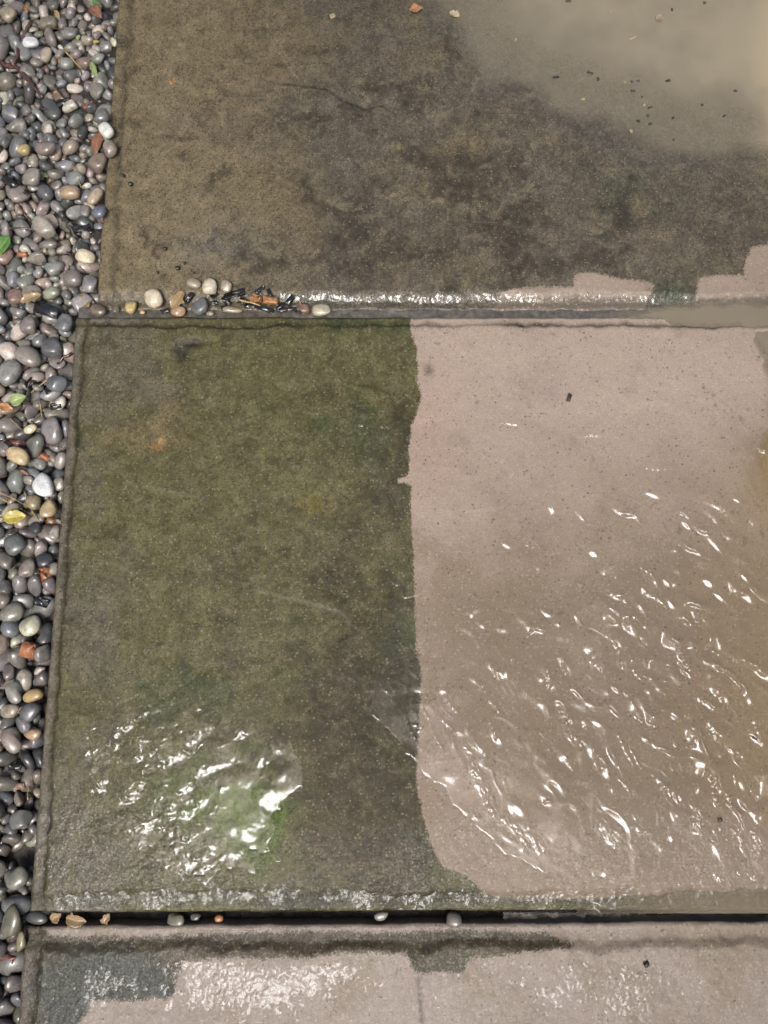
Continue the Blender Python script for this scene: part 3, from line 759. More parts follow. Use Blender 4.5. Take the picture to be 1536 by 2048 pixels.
# still muddy water in the joint and along the right edge
def height_joint(X, Y):
    e2 = sdf(X+.012*fbm(X, Y, .06, 4, 445), Y+.012*fbm(X, Y, .06, 4, 447), poly([(1500, 650), (1512, 700), (1522, 760), (1530, 860), (1500, 885), (1494, 930), (1512, 985), (1530, 1030), (1700, 1060), (1700, 650)]))
    a = -.0115+.0068*smooth(.24, .40, X)+.0027*smooth(.38, .60, X)
    e1 = np.minimum(YU0+.040-Y, Y-YM1+.05)
    b = mid_soft(X, Y)+.0012-.008*smooth(.006, -.012, e2)
    return np.where(np.maximum(e1, e2) > -.03, np.where(Y < YM1-.012, np.maximum(a, b), a)+.0001*fbm(X, Y, .05, 2, 449), -1)

def mud_joint(X, Y):
    n = fbm(X, Y, .07, 4, 451)
    e = sdf(X+.01*fbm(X, Y, .04, 3, 453), Y+.006*fbm(X, Y, .04, 3, 455), poly([(1180, 630), (1290, 612), (1340, 600), (1420, 596), (1800, 590), (1800, 1040), (1545, 1000), (1510, 950), (1508, 900), (1536, 860), (1530, 760), (1510, 690), (1470, 664), (1350, 662), (1270, 644)]))
    m = .82*smooth(-.006, .02, e+.004*n)
    t = mix(np.broadcast_to(C(.28, .235, .165), X.shape+(3,)), C(.38, .27, .13), smooth(.5, .35, Y)*.9)
    t = mix(t, C(.23, .19, .13), smooth(.1, .7, n)*.6)
    return m, t

water_sheet('water', 1080, 1840, 590, 1080, .003, height_joint, mud_joint, 'muddy water filling the right end of the upper joint and spilling down the slab edge')

# the big muddy puddle over the upper slab
PUDDLE = poly([(850, -200), (885, 0), (905, 60), (930, 105), (962, 142), (1010, 150), (1060, 172), (1120, 212), (1180, 235), (1250, 262), (1330, 288), (1430, 300), (1560, 300), (1900, 300), (1900, -200)])
def height_pool(X, Y):
    e = sdf(X+.02*fbm(X, Y, .1, 4, 461), Y+.02*fbm(X, Y, .1, 4, 463), PUDDLE)
    return np.where(e > -.09, .0012+.0022*smooth(-.03, .05, e)-.006*smooth(-.03, -.08, e)+.00004*fbm(X, Y, .12, 2, 465), -1)

def mud_pool(X, Y):
    n, k = fbm(X, Y, .16, 5, 471), fbm(X, Y, .05, 4, 473)
    e = sdf(X+.03*fbm(X, Y, .1, 4, 475), Y+.03*fbm(X, Y, .1, 4, 477), PUDDLE)
    m = smooth(-.03, .03, e)*.50+smooth(.02, .14, e+.02*n)*.30+smooth(.50, .70, X+.05*n)*.2
    m = m*(1+.10*k)
    t = mix(np.broadcast_to(C(.33, .285, .20), X.shape+(3,)), C(.41, .355, .245), smooth(0, 1, .35*n+1.1*smooth(.03, .25, e)-.15))
    t = mix(t, C(.54, .44, .28), smooth(.60, .68, X-.10*(Y-.85)+.02*n))
    return np.clip(m, 0, .93), t

water_sheet('water', 760, 1840, -160, 400, .004, height_pool, mud_pool, 'pale muddy puddle lying over the far right corner of the upper slab')

# clear pool in the hollow of the green corner
GLEAMS = [(285, 1500, 10, 26, 0, .9), (322, 1530, 20, 14, 60, 1), (262, 1590, 24, 18, 40, 1), (330, 1560, 14, 10, 0, .8), (480, 1472, 14, 7, 60, 1), (250, 1460, 22, 8, 10, .9), (415, 1462, 12, 18, -20, .8), (372, 1480, 30, 18, 40, .7),
    (375, 1635, 8, 10, 0, 1), (368, 1684, 8, 10, 0, .9), (500, 1702, 24, 5, -2, 1.1), (402, 1750, 18, 6, -42, 1.1), (432, 1724, 14, 5, -35, 1), (195, 1580, 24, 40, 0, .6), (210, 1500, 30, 30, 0, .5), (300, 1735, 16, 8, 0, .7), (305, 1110, 7, 8, 0, 1),
    (530, 1530, 12, 30, 0, .6), (420, 1540, 50, 8, -8, .6)]
def height_hollow(X, Y):
    wx, wy = X+.006*fbm(X, Y, .025, 3, 501), Y+.006*fbm(X, Y, .025, 3, 503)
    e = sdf(X+.024*fbm(X, Y, .08, 2, 481)+.012*fbm(X, Y, .028, 2, 489), Y+.024*fbm(X, Y, .08, 2, 483)+.012*fbm(X, Y, .028, 2, 497), poly([(180, 1430), (330, 1412), (500, 1436), (548, 1470), (560, 1500), (604, 1548), (616, 1590), (572, 1622), (548, 1650), (578, 1690), (520, 1728), (440, 1735), (395, 1775), (330, 1755), (250, 1680), (200, 1600), (180, 1500)]))
    w = fbm(wx*.8+.6*wy, wy*.8-.6*wx, .030, 3, 485)
    left = smooth(-.33, -.36, X)
    cr = fbm(wx, wy, .060, 2, 521)
    Z = mid_smooth(X, Y)+.0008+.0010*smooth(-.002, .045, e)-.007*smooth(.004, -.022, e)+smooth(-.20, -.30, X)*(.0009*w+.0018*np.exp(-(cr/.24)**2)*smooth(-.4, .4, w))+(.0008+.0009*smooth(-.24, -.19, X))*fbm(wx, wy, .050, 2, 487)+left*.00035*fbm(X, Y, .009, 2, 487)
    Z = add_fronts(wx, wy, Z, GLEAMS, wx, wy, .0045)
    return np.where(e > -.03, Z, -1)

def mud_hollow(X, Y):
    e = sdf(X, Y, HOLLOW)
    return .05*smooth(-.006, .03, e), np.broadcast_to(C(.10, .14, .03), X.shape+(3,)).copy()

water_sheet('water', 120, 640, 1390, 1800, .0011, height_hollow, mud_hollow, 'clear green-tinted pool in the hollow of the algae-covered corner')

# water along the bottom rim of the middle slab
def height_rim(X, Y):
    e = sdf(X+.006*fbm(X, Y, .04, 3, 491), Y+.002*fbm(X, Y, .03, 3, 493), poly([(1180, 1806), (1300, 1790), (1450, 1778), (1800, 1770), (1800, 1819), (1300, 1822), (1200, 1820)]))
    return np.where(e > -.02, -.0032-.0035*smooth(.002, -.005, e)+.00015*fbm(X, Y, .03, 2, 495), -1)
def mud_rim(X, Y):
    return .55*smooth(.2, .5, X), np.broadcast_to(C(.29, .24, .165), X.shape+(3,)).copy()
water_sheet('water', 1150, 1840, 1760, 1830, .0025, height_rim, mud_rim, 'narrow strip of brown water lying on the bottom rim of the middle slab')

# black water standing in the lower joint, drawn up a little against the stone
def height_gap(X, Y):
    top = YM0+.004*X-Y
    bot = Y-(YT1+.005*X)
    return -.0135+.0030*np.exp(-np.clip(top, 0, 1)/.0022)+.0015*np.exp(-np.clip(bot, 0, 1)/.002)+.0003*fbm(X, Y, .02, 2, 531)
def mud_gap(X, Y):
    return np.full(X.shape, .05), np.broadcast_to(C(.03, .027, .02), X.shape+(3,)).copy()
water_sheet('water', 1010, 1840, 1818, 1862, .001, height_gap, mud_gap, 'black water standing in the right half of the lower joint')

# films of water running over the chamfers and the lower slab
def film_up(X, Y):
    cov = fbm(X, Y*.6, .06, 4, 541)+.75*smooth(-.15, .35, X)-.15
    rib = fbm(X, Y*.6, .011, 3, 543)
    return np.where(cov > -.55, up_soft(X, Y)+.0003+.0009*smooth(-.25, .15, cov)-.0012+.0007*rib+.0003*fbm(X, Y, .005, 2, 545), -1)
def film_low(X, Y):
    cov = fbm(X, Y, .10, 4, 551)+.9*spot(X, Y, 500, 1960, 260, 70)+.9*spot(X, Y, 1230, 1960, 260, 70)+.4*spot(X, Y, 180, 1960, 120, 80)-.72
    return np.where(cov > -.5, low_soft(X, Y)-.0006+.0010*smooth(-.25, .5, cov)+.0006*fbm(X, Y, .010, 3, 553)+.0004*fbm(X, Y, .0048, 2, 555), -1)
def film_rim(X, Y):
    cov = fbm(X, Y, .07, 4, 561)-.12+.35*smooth(.2, .5, X)
    return np.where(cov > -.5, mid_soft(X, Y)-.0010+.0013*smooth(-.25, .2, cov)+.0009*fbm(X, Y*.6, .012, 3, 563)+.0004*fbm(X, Y, .005, 2, 565), -1)
def clear(X, Y):
    return np.full(X.shape, .02), np.broadcast_to(C(.2, .17, .12), X.shape+(3,)).copy()
water_sheet('water', 560, 1840, 572, 609, .0011, film_up, clear, 'film of water glinting along the sloping front edge of the upper slab')
water_sheet('water', 90, 1840, 1925, 2090, .0012, film_low, clear, 'film of water shining on the face of the lower slab', M_FILM)
water_sheet('water', 90, 1840, 1768, 1822, .0012, film_rim, clear, 'film of water glinting along the bottom rim of the middle slab', M_FILM)

POSES = [
-1046,-578,-23,4,-24,-82,233,0,-1055,108,-5,-8,-16,90,220,6,-1051,-852,-51,17,9,15,240,2,-1048,-696,-26,-10,-12,-180,221,13,-1098,278,-31,-28,-4,141,236,13,
-1064,704,-32,-12,-10,91,240,4,-1166,541,-36,-43,14,-113,240,9,-1127,87,-14,57,52,117,195,2,-1001,1152,-56,4,18,-51,187,0,-1091,1109,-40,-10,-12,-102,176,6,
-1105,-3,-21,-119,16,-92,186,7,-1079,-73,-25,-126,-21,85,195,1,-1216,972,-26,4,16,-43,189,2,-1262,1723,-39,32,24,-118,198,2,-1165,1877,-48,51,-5,128,216,1,
-1111,659,-29,154,-34,57,227,14,-1236,1545,-33,-8,-11,-147,186,14,-1192,724,-21,-13,42,15,177,2,-1339,1996,-56,20,25,167,224,2,-1112,220,-17,-38,-31,85,182,13,
-1138,1438,-45,-9,-20,2,178,0,-999,1293,-59,-27,-23,-156,220,5,-1077,837,-33,20,179,37,168,0,-1194,1046,-36,83,155,17,182,7,-1225,1422,-43,-18,-156,-58,160,8,
-1284,1327,-41,-20,8,-29,217,8,-1107,-368,-26,31,33,-6,174,15,-1275,2105,-44,26,10,52,180,12,-1161,1179,-28,-11,0,-5,157,6,-1161,440,-17,7,-2,-128,171,13,
-1055,-357,-55,-78,9,82,204,15,-1057,-654,-58,-7,-11,132,237,12,-1067,212,-24,-7,-148,-83,192,11,-1036,-902,-29,-7,34,-14,141,8,-1101,163,-28,-16,-15,172,166,4,
-1166,291,-17,-75,-2,134,171,7,-1035,-129,-11,-33,-9,178,157,10,-1300,1855,-39,-7,14,-107,154,0,-1099,1271,-41,-93,3,10,164,7,-1114,-190,-24,39,38,90,161,15,
-1316,2280,-45,16,16,47,185,13,-1060,324,-25,156,13,-97,159,15,-1021,9,-6,48,45,36,148,0,-1152,698,-37,-44,8,28,164,1,-1065,-972,-41,43,-22,55,175,12,
-1053,2312,-56,115,1,146,214,15,-1130,-300,-32,-100,-4,13,209,12,-1195,782,-21,-103,-117,43,176,8,-1156,340,-29,53,-26,-13,177,1,-1018,1344,-45,-22,44,-41,151,6,
-1060,772,-57,-14,32,4,206,7,-1111,334,-48,88,-41,28,210,1,-1084,1728,-46,69,21,-139,168,2,-1067,-197,-15,30,-43,-15,146,6,-1017,1440,-54,-132,27,-16,150,0,
-1031,62,-31,13,36,89,194,7,-978,1870,-59,3,-14,-13,178,0,-1141,426,-60,24,32,77,188,2,-1152,1550,-38,-41,-3,-54,175,13,-1364,2117,-47,37,20,-116,228,3,
-1045,915,-64,2,-12,-64,231,14,-1058,1603,-39,-9,22,-167,181,3,-1030,972,-34,-21,29,-87,183,10,-1200,2223,-43,-13,-17,-12,200,4,-1247,1940,-51,142,-50,52,225,14,
-1101,1665,-58,57,-177,19,189,9,-1269,1805,-42,19,8,-146,162,7,-1100,1184,-36,-68,-16,18,169,5,-1220,1173,-41,-16,-18,-76,145,6,-1026,-243,-33,-174,65,-3,144,0,
-1054,-304,-35,-66,-6,122,168,11,-1048,-775,-26,114,26,-130,133,2,-1352,2196,-62,-10,4,105,220,8,-1129,888,-34,-16,-20,-156,164,9,-1086,-523,-38,37,-35,34,135,6,
-1219,507,-17,-160,34,-72,235,4,-1226,587,-38,50,2,101,223,13,-1053,1491,-59,69,27,45,188,1,-1271,1408,-35,66,47,-97,184,4,-1136,-67,-57,-5,9,90,203,6,
-1123,2179,-44,54,5,180,155,1,-1042,371,-55,-7,9,-15,240,3,-1108,605,-58,61,-23,-13,186,1,-1130,1925,-43,-9,-161,-16,150,2,-1187,2159,-44,-124,28,-75,168,8,
-1007,1948,-44,11,-37,36,138,0,-1069,1828,-45,-23,35,63,181,1,-1032,438,-31,31,-5,23,168,5,-1045,147,-43,-6,16,-135,235,15,-1096,1887,-45,-82,14,-171,142,7,
-969,1232,-59,14,-1,-85,196,13,-1108,562,-37,42,4,-36,157,15,-1157,1491,-39,-132,7,-112,157,10,-1110,1060,-59,11,26,-34,171,1,-1130,1702,-40,59,4,-100,158,1,
-1129,1015,-40,66,-9,-126,152,13,-1160,1309,-43,-65,154,15,173,14,-999,1992,-57,-63,1,-82,190,10,-1116,-413,-38,37,-7,-34,191,3,-1123,2060,-47,-4,-8,-175,135,2,
-1154,207,-10,105,-37,-70,168,9,-1158,31,-7,-14,15,40,186,12,-1026,-69,-22,15,-23,48,143,10,-1068,2066,-58,-81,159,-15,178,3,-1086,894,-41,-21,-18,78,168,11,
-1246,2015,-31,-11,-22,168,139,14,-983,1689,-63,20,32,8,165,2,-1134,1370,-60,-12,-1,1,159,7,-1189,1219,-37,-77,13,20,159,7,-1137,-147,-31,-8,4,-132,147,4,
-1043,-804,-37,174,38,27,129,1,-1154,-9,-36,-13,-13,-156,219,12,-1180,1997,-59,151,-4,-69,173,4,-1103,-234,-36,2,149,-12,152,15,-1050,-175,-45,-160,-13,-73,178,11,
-1261,2210,-47,153,0,-51,150,0,-1026,213,-22,-126,17,-86,140,7,-1103,-120,-29,11,3,157,128,13,-1088,1969,-62,41,24,4,159,1,-1190,2080,-31,39,9,-119,140,1,
-1083,-153,-32,-44,-35,-10,167,15,-1240,1280,-57,-14,0,61,208,1,-1064,940,-40,5,6,151,137,12,-1175,174,-42,53,-25,-49,191,2,-1125,-50,-20,154,4,-84,140,5,
-1135,776,-36,-50,-13,-130,140,14,-1042,546,-61,-4,18,-118,240,15,-1073,-409,-36,90,-20,-57,145,11,-1234,1230,-36,-60,9,-92,146,5,-1149,1750,-34,142,45,-76,124,6,
-1029,260,-37,-87,-26,-119,177,9,-1161,1658,-52,-40,-40,-71,182,4,-1202,1112,-27,-20,-143,-16,135,7,-1044,800,-31,3,46,128,147,0,-1153,970,-46,-67,38,82,168,5,
-1091,476,-38,63,-126,-41,134,4,-1108,2023,-62,-26,31,43,156,7,-1260,2163,-58,51,-50,141,171,10,-1025,609,-33,18,-18,68,149,15,-991,2134,-54,-151,-3,6,116,8,
-1201,1857,-57,64,-22,140,174,11,-1198,1364,-65,-107,1,-43,172,7,-1079,-490,-21,-29,-27,-60,111,2,-971,1547,-61,35,13,31,170,13,-1311,2143,-42,40,23,-63,138,2,
-1111,381,-37,59,-145,-8,154,8,-1028,-303,-57,-48,0,122,170,6,-1026,-948,-36,-11,-40,109,136,4,-1061,11,-19,-59,-18,90,136,6,-1221,2274,-62,-19,45,-88,160,7,
-1112,-341,-60,-12,-19,157,210,9,-1013,2082,-50,6,8,-151,131,13,-1104,796,-28,9,140,-112,126,2,-1046,1784,-46,41,-1,-111,130,1,-1116,978,-64,-33,8,141,156,0,
-1123,1625,-43,10,-134,55,152,12,-1216,2108,-58,23,-2,99,197,0,-1104,514,-36,-34,32,-2,129,10,-1080,1924,-65,12,-2,-17,139,6,-1278,1101,-36,25,-16,-43,240,12,
-1070,1310,-63,-14,1,128,161,10,-1089,417,-41,54,13,-149,145,1,-1071,1429,-43,54,-27,-15,114,6,-1189,2302,-46,10,9,123,151,3,-1212,643,-18,-137,-7,-33,149,4,
-1015,1488,-43,-174,-1,79,110,8,-1196,1583,-45,-14,1,-157,131,12,-1219,816,-54,-35,26,-157,192,5,-1205,1674,-38,-136,0,-73,133,1,-999,1753,-67,175,-3,-5,135,6,
-1158,628,-53,5,-25,-104,164,13,-1271,1224,-53,-152,-71,9,153,0,-1083,1556,-43,130,18,-82,127,2,-1082,52,-20,-167,-68,-26,147,9,-1020,376,-19,5,136,-87,153,9,
-1117,1512,-57,-46,-34,-78,156,12,-1066,-741,-31,100,42,94,112,10,-1110,738,-32,24,2,27,140,11,-1300,1741,-30,57,-20,-101,152,12,-1081,-442,-26,179,15,-59,96,10,
-1008,2344,-60,6,171,-82,206,3,-1123,948,-40,54,8,-134,135,15,-1029,-477,-58,-17,18,-100,167,2,-1078,1341,-47,-70,1,24,136,4,-1083,391,-20,-16,-22,-11,103,6,
-1318,1699,-48,-25,16,112,138,8,-1127,2266,-47,-4,41,-160,116,2,-1201,1945,-43,-34,-12,49,132,15,-1203,1337,-41,-55,-33,160,106,6,-1160,376,-34,59,-17,-179,115,0,
-1142,1130,-48,-42,-25,68,147,4,-1122,149,-59,-4,-6,-149,240,12,-1078,1516,-43,-117,-27,19,114,0,-1170,1139,-45,-136,9,80,112,8,-1093,1004,-31,-35,-10,44,135,4,
-1052,1053,-45,9,16,142,121,2,-1169,993,-28,40,4,-132,110,1,-1176,1705,-47,-11,175,16,121,8,-1060,-240,-28,-88,-33,-99,122,10,-1140,1229,-63,-56,23,21,159,7,
-1137,606,-31,57,-81,95,133,14,-1040,-517,-41,-17,-171,76,103,12,-1137,496,-52,51,9,-150,154,11,-1078,572,-58,48,-42,-108,138,0,-1300,2041,-43,-25,-9,-165,142,9,
-1052,1646,-63,1,18,-113,147,2,-1131,1586,-62,-32,148,28,175,9,-1080,-818,-20,-127,40,58,118,8,-1009,1539,-35,36,144,22,117,6,-1126,1399,-54,-33,9,172,137,1,
-1057,289,-65,-12,-9,133,213,11,-1083,-767,-53,-44,60,109,160,3,-1053,-477,-32,7,-40,10,111,8,-1040,-739,-45,-10,27,104,125,4,-1110,1785,-47,20,-157,-59,99,0,
-1096,-654,-21,-100,145,-13,128,10,-1298,1961,-66,-27,-23,-127,148,5,-1169,859,-53,59,79,94,155,10,-978,1941,-62,-36,141,18,128,12,-1038,1203,-65,-51,11,-63,125,0,
-1148,2217,-43,2,14,-91,129,13,-1033,-657,-22,123,-50,-1,98,7,-1092,2098,-45,28,13,-163,110,2,-1153,903,-56,73,30,41,174,14,-1114,2127,-48,104,-4,5,124,13,
-1025,321,-46,-3,91,-43,178,15,-1252,1873,-45,-153,-17,-62,120,4,-1055,2155,-47,40,-1,-12,114,10,-1121,-605,-18,-123,-13,32,196,2,-1100,648,-68,-9,-9,-27,174,11,
-1116,45,-35,-25,10,46,136,9,-1041,-428,-44,-70,17,-119,125,11,-1060,994,-61,4,2,14,191,3,-1103,-556,-36,-5,130,62,148,15,-1192,1461,-47,44,39,-46,111,3,
-1248,1650,-46,-5,159,-13,109,0,-1025,1895,-60,13,-146,71,134,10,-1068,527,-31,110,-7,-22,116,5,-1173,924,-41,12,10,43,112,1,-1169,760,-42,10,26,150,116,15,
-1171,1818,-63,-10,-19,-133,138,0,-1024,532,-28,3,-15,102,108,6,-1179,593,-31,160,-20,35,112,10,-1086,2228,-67,-14,1,-102,128,10,-1167,1389,-44,85,9,53,116,9,
-1330,1769,-40,13,1,-115,177,12,-1044,501,-41,114,-22,86,103,10,-1132,-227,-29,-14,34,101,112,8,-1172,827,-35,41,114,48,117,3,-1147,2098,-44,-14,-31,-116,125,9,
-1081,-342,-28,-82,-59,-46,116,4,-1347,1927,-66,4,3,-112,175,8,-1184,1263,-42,14,-152,51,95,2,-1175,1101,-66,-9,-7,174,138,10,-964,1484,-61,-20,1,-91,183,5,
-1138,1988,-57,79,2,-155,105,9,-1214,1490,-49,39,-28,91,141,9,-1225,2058,-38,-18,19,-9,117,12,-1211,1634,-51,26,7,-72,113,13,-1095,-719,-14,101,17,-61,130,0,
-1054,1177,-39,-58,-29,-52,122,13,-1058,-1010,-33,-48,-23,134,135,2,-1153,1256,-41,-3,26,-146,110,13,-1198,240,-34,1,4,-112,221,13,-1130,-435,0,30,11,146,190,2,
-1107,447,-44,48,12,7,105,13,-1177,1747,-41,-48,-3,-93,110,0,-1111,1555,-61,-73,45,-81,133,5,-1113,-262,-41,-32,164,-22,110,11,-1130,822,-61,48,1,100,185,1,
-1123,1827,-51,-3,23,141,130,14,-1023,-985,-60,-1,24,84,164,5,-1029,2235,-42,73,53,29,109,14,-971,1800,-65,-5,165,10,167,3,-1306,2203,-38,20,11,-109,121,9,
-1268,1670,-42,71,-10,-145,108,8,-1048,-450,-27,-141,-42,23,111,4,-1043,1859,-71,5,-14,32,123,4,-1001,1204,-51,-10,2,-52,94,10,-1014,1719,-55,17,-109,-43,101,6,
-1075,1698,-64,-43,156,-25,125,1,-1039,1980,-60,-23,-136,26,120,6,-1052,2006,-43,62,-19,-121,112,3,-1117,543,-20,-28,17,170,94,8,-1286,1270,-39,153,45,-19,151,3,
-1068,1228,-42,31,-10,47,93,3,-1020,-348,-38,19,-142,-85,137,5,-1022,2264,-64,-14,5,6,145,13,-1072,496,-42,-85,-12,-59,100,7,-1152,1082,-49,126,10,-117,94,10,
-1196,1742,-64,20,-2,77,149,0,-1024,720,-54,66,34,-86,184,12,-1104,123,-27,178,21,-23,123,7,-1164,1792,-43,0,3,96,129,15,-1159,2326,-54,-28,-20,60,137,12,
-1121,855,-35,44,42,133,115,8,-1198,651,-50,47,29,-63,156,1,-1258,1153,-45,165,34,7,95,5,-1223,1685,-66,-1,-3,-156,177,8,-1012,1784,-63,-83,-173,13,119,4,
-1217,1827,-66,22,23,116,134,2,-1240,1490,-39,31,10,-71,113,11,-1070,-323,-28,7,-25,142,94,9,-1076,-946,-65,19,30,-107,141,2,-1024,-632,-36,-22,26,124,113,7,
-1023,2175,-47,-112,-4,17,93,7,-1077,1375,-65,8,43,32,128,14,-1191,876,-24,-154,20,39,99,3,-1242,1381,-49,-17,11,169,93,8,-1094,2155,-65,8,-1,-177,138,13,
-1164,121,-21,-162,61,45,111,15,-1144,246,-35,-12,16,-117,116,13,-1057,673,-64,8,-14,-91,163,12,-1067,-904,-59,-84,2,177,151,8,-1059,1571,-67,-55,-9,165,129,5,
-1313,2081,-57,-118,52,58,138,15,-982,1357,-67,-54,-28,-6,117,13,-1013,1408,-64,46,64,152,123,3,-1206,701,-60,20,3,20,194,1,-1090,-462,-10,-44,-141,47,87,4,
-1270,1626,-60,117,99,33,117,13,-1093,2295,-68,49,-171,-40,132,1,-1254,2312,-56,-46,-83,90,132,0,-1076,-257,-61,13,3,157,187,9,-1309,1934,-46,17,-37,84,95,13,
-1226,877,-38,30,10,65,93,2,-1245,1774,-43,58,2,-17,108,2,-1255,2276,-41,34,-8,159,107,14,-1070,1254,-64,-9,4,40,148,10,-989,2182,-62,121,29,-37,111,8,
-1316,1542,-38,-148,18,25,142,15,-981,1652,-55,28,-162,4,102,12,-1164,-77,-19,-34,-28,-113,154,13,-1082,1877,-68,-15,1,-10,139,12,-1014,1642,-57,-140,-18,-76,132,11,
-1278,1467,-43,-124,43,-91,96,7,-1060,1171,-69,-13,-7,-27,162,11,-1250,1122,-65,-71,1,-77,132,10,-980,1408,-72,-10,-9,149,103,4,-1027,863,-42,90,50,9,132,10,
-1044,1530,-49,82,21,-11,94,1,-1179,402,-37,53,31,160,107,12,-966,1627,-61,84,-28,-148,152,11,-1234,1039,-52,44,5,58,112,14,-1181,626,-27,31,-32,-76,114,14,
-1086,1159,-49,-38,-27,14,99,6,-1159,2185,-65,2,14,19,150,3,-1216,368,-13,89,-6,-160,207,13,-1041,-43,-35,-127,-21,38,112,9,-1121,1323,-67,8,-10,-79,146,12,
-1259,843,-31,57,-10,168,182,1,-1283,1605,-42,100,-51,8,105,15,-1106,1451,-65,49,-1,-39,146,15,-1221,1717,-39,-132,67,35,91,12,-1061,-421,-65,7,7,-129,135,5,
-1065,2264,-66,-62,-34,-81,103,6,-1116,1336,-45,35,48,134,97,2,-1027,2202,-64,-35,4,-127,146,10,-1023,666,-39,-32,24,89,120,8,-992,1579,-69,-12,-9,-132,161,11,
-1002,1830,-65,118,54,-69,113,10,-1248,897,-38,54,-3,-138,127,8,-1008,1518,-66,-57,1,-45,134,12,-1267,1504,-45,151,-64,34,125,3,-1287,1924,-65,28,-169,68,130,9,
-1110,-688,-37,14,-6,-162,153,1,-1287,2250,-45,85,15,-107,107,1,-1114,1749,-50,-102,-8,-131,101,7,-1191,946,-56,-76,3,55,111,7,-1256,928,-71,-4,18,87,131,15,
-1072,1136,-66,18,39,163,118,7,-1062,451,-47,6,21,-111,103,8,-1274,1566,-59,-12,-1,-76,163,7,-1153,1033,-67,0,-12,146,193,14,-986,2065,-64,-57,-32,90,109,12,
-1054,622,-50,-54,-8,-81,108,12,-1042,1708,-63,27,66,57,111,1,-1059,473,-65,-16,-2,140,135,6,-1202,1513,-68,86,13,-69,124,1,-1347,1825,-37,179,35,-22,160,0,
-1228,1988,-42,26,-30,29,80,8,-1213,1269,-41,-111,0,40,85,14,-1043,1273,-51,-20,-8,-80,94,15,-976,1440,-68,-3,1,-178,120,3,-1122,-125,-61,55,2,-157,188,1,
-1100,1237,-43,-26,8,174,95,1,-1262,1985,-53,-56,-45,73,105,6,-1047,1945,-72,-4,19,152,115,15,-1193,1135,-51,-27,45,-47,106,8,-1066,-54,-63,-18,-23,161,175,9,
-1056,1108,-74,3,1,-150,92,8,-1169,483,-34,63,-5,-98,119,15,-1042,1740,-66,13,132,-76,120,0,-1224,1837,-37,6,-51,-40,100,10,-1284,1189,-50,32,33,-78,129,15,
-1060,423,-67,-86,0,160,142,9,-1171,2080,-52,39,-6,-91,121,11,-1228,1791,-59,-30,-127,-77,119,10,-1151,1621,-66,-46,-1,79,121,10,-1091,1471,-47,-65,15,-49,92,0,
-1307,1659,-55,8,-8,53,105,4,-1037,-98,-59,1,-28,82,151,6,-1220,2167,-66,-48,-23,-82,126,13,-1022,1588,-56,-64,7,-154,92,15,-1182,1928,-65,4,-10,60,143,10,
-1033,1254,-67,96,22,58,92,2,-1198,1549,-63,-88,-1,-64,120,14,-1347,2322,-42,-6,6,154,138,2,-1044,206,-47,-84,-35,-55,136,9,-1209,453,-34,59,-5,-176,154,8,
-1310,1503,-46,-2,-13,-90,104,0,-1336,2050,-67,-84,14,-28,144,7,-1081,2124,-63,-23,55,-112,109,1,-1319,2233,-40,-51,46,75,110,10,-1050,-120,-39,-19,-7,147,141,12,
-1001,1606,-54,23,-31,164,82,13,-1230,2180,-45,20,176,3,93,8,-1021,-158,-29,1,-17,-86,107,12,-1252,1847,-67,34,29,-142,144,14,-1033,2108,-51,-12,17,-26,95,12,
-1269,1015,-41,-43,-19,-65,195,4,-1126,2327,-66,-17,43,72,131,7,-1281,1978,-43,-37,128,-34,91,10,-1076,1762,-66,46,-7,1,118,0,-1210,916,-38,-130,-65,-10,116,9,
-1123,470,-45,-80,-44,29,122,3,-1199,367,-61,-7,0,-167,223,12,-1018,-200,-37,-2,19,71,112,9,-970,2231,-52,77,-7,-165,106,3,-1211,2009,-42,8,28,177,90,4,
-1389,2265,-35,15,-21,-123,151,0,-1141,-266,-26,120,-41,7,122,10,-1280,1365,-64,50,8,175,129,7,-1178,803,-65,-4,9,-136,136,5,-1033,1127,-67,115,40,-43,107,10,
-1019,-497,-31,-27,13,-65,96,10,-1202,866,-45,49,50,54,99,1,-1116,1214,-40,-114,-78,75,97,13,-1261,1061,-68,-3,-9,53,174,14,-1071,1795,-67,75,13,-17,132,1,
-1221,684,-29,1,-6,-2,69,6,-1031,2026,-67,-79,-3,-137,142,9,-1114,931,-57,-110,120,-26,114,7,-1324,1578,-38,71,-2,-165,186,14,-1108,2231,-48,34,-14,-116,98,9,
-1002,2292,-73,-5,4,175,88,4,-1220,954,-66,-108,-17,-103,180,11,-1046,1416,-68,62,13,174,102,4,-977,2198,-51,-34,-82,113,90,9,-1185,1431,-48,-32,8,86,93,4,
-1107,-919,-21,56,-9,123,234,13,-1053,1389,-66,118,-51,-100,110,14,-1257,1053,-34,16,34,149,125,9,-1154,827,-44,-17,-66,22,94,14,-1205,1084,-42,14,-2,-16,96,1,
-1317,1636,-42,41,-18,-36,118,9,-1234,1461,-48,104,-46,-5,117,14,-1156,-114,-33,42,124,-15,125,4,-1199,896,-44,-1,-17,-12,122,11,-1090,-19,-64,-92,-6,155,122,12,
-1076,1205,-66,-13,-1,55,137,10,-1218,1769,-45,93,49,68,85,14,-1036,1768,-71,69,32,-39,78,14,-1265,2274,-65,-11,7,-34,152,3,-1025,1038,-65,18,-1,-94,158,12,
-1152,2036,-69,-176,2,58,116,10,-1013,1802,-52,-69,39,7,90,15,-1032,2136,-67,-18,-23,-74,134,9,-1274,957,-62,20,-40,-68,154,14,-1066,48,-59,-84,-129,-41,116,7,
-1145,1047,-44,3,-5,20,76,4,-1064,1069,-69,2,-14,75,138,4,-1012,1375,-68,-18,45,-104,107,7,-963,2025,-65,-134,-6,-86,149,7,-1375,2232,-41,152,-23,-30,109,8,
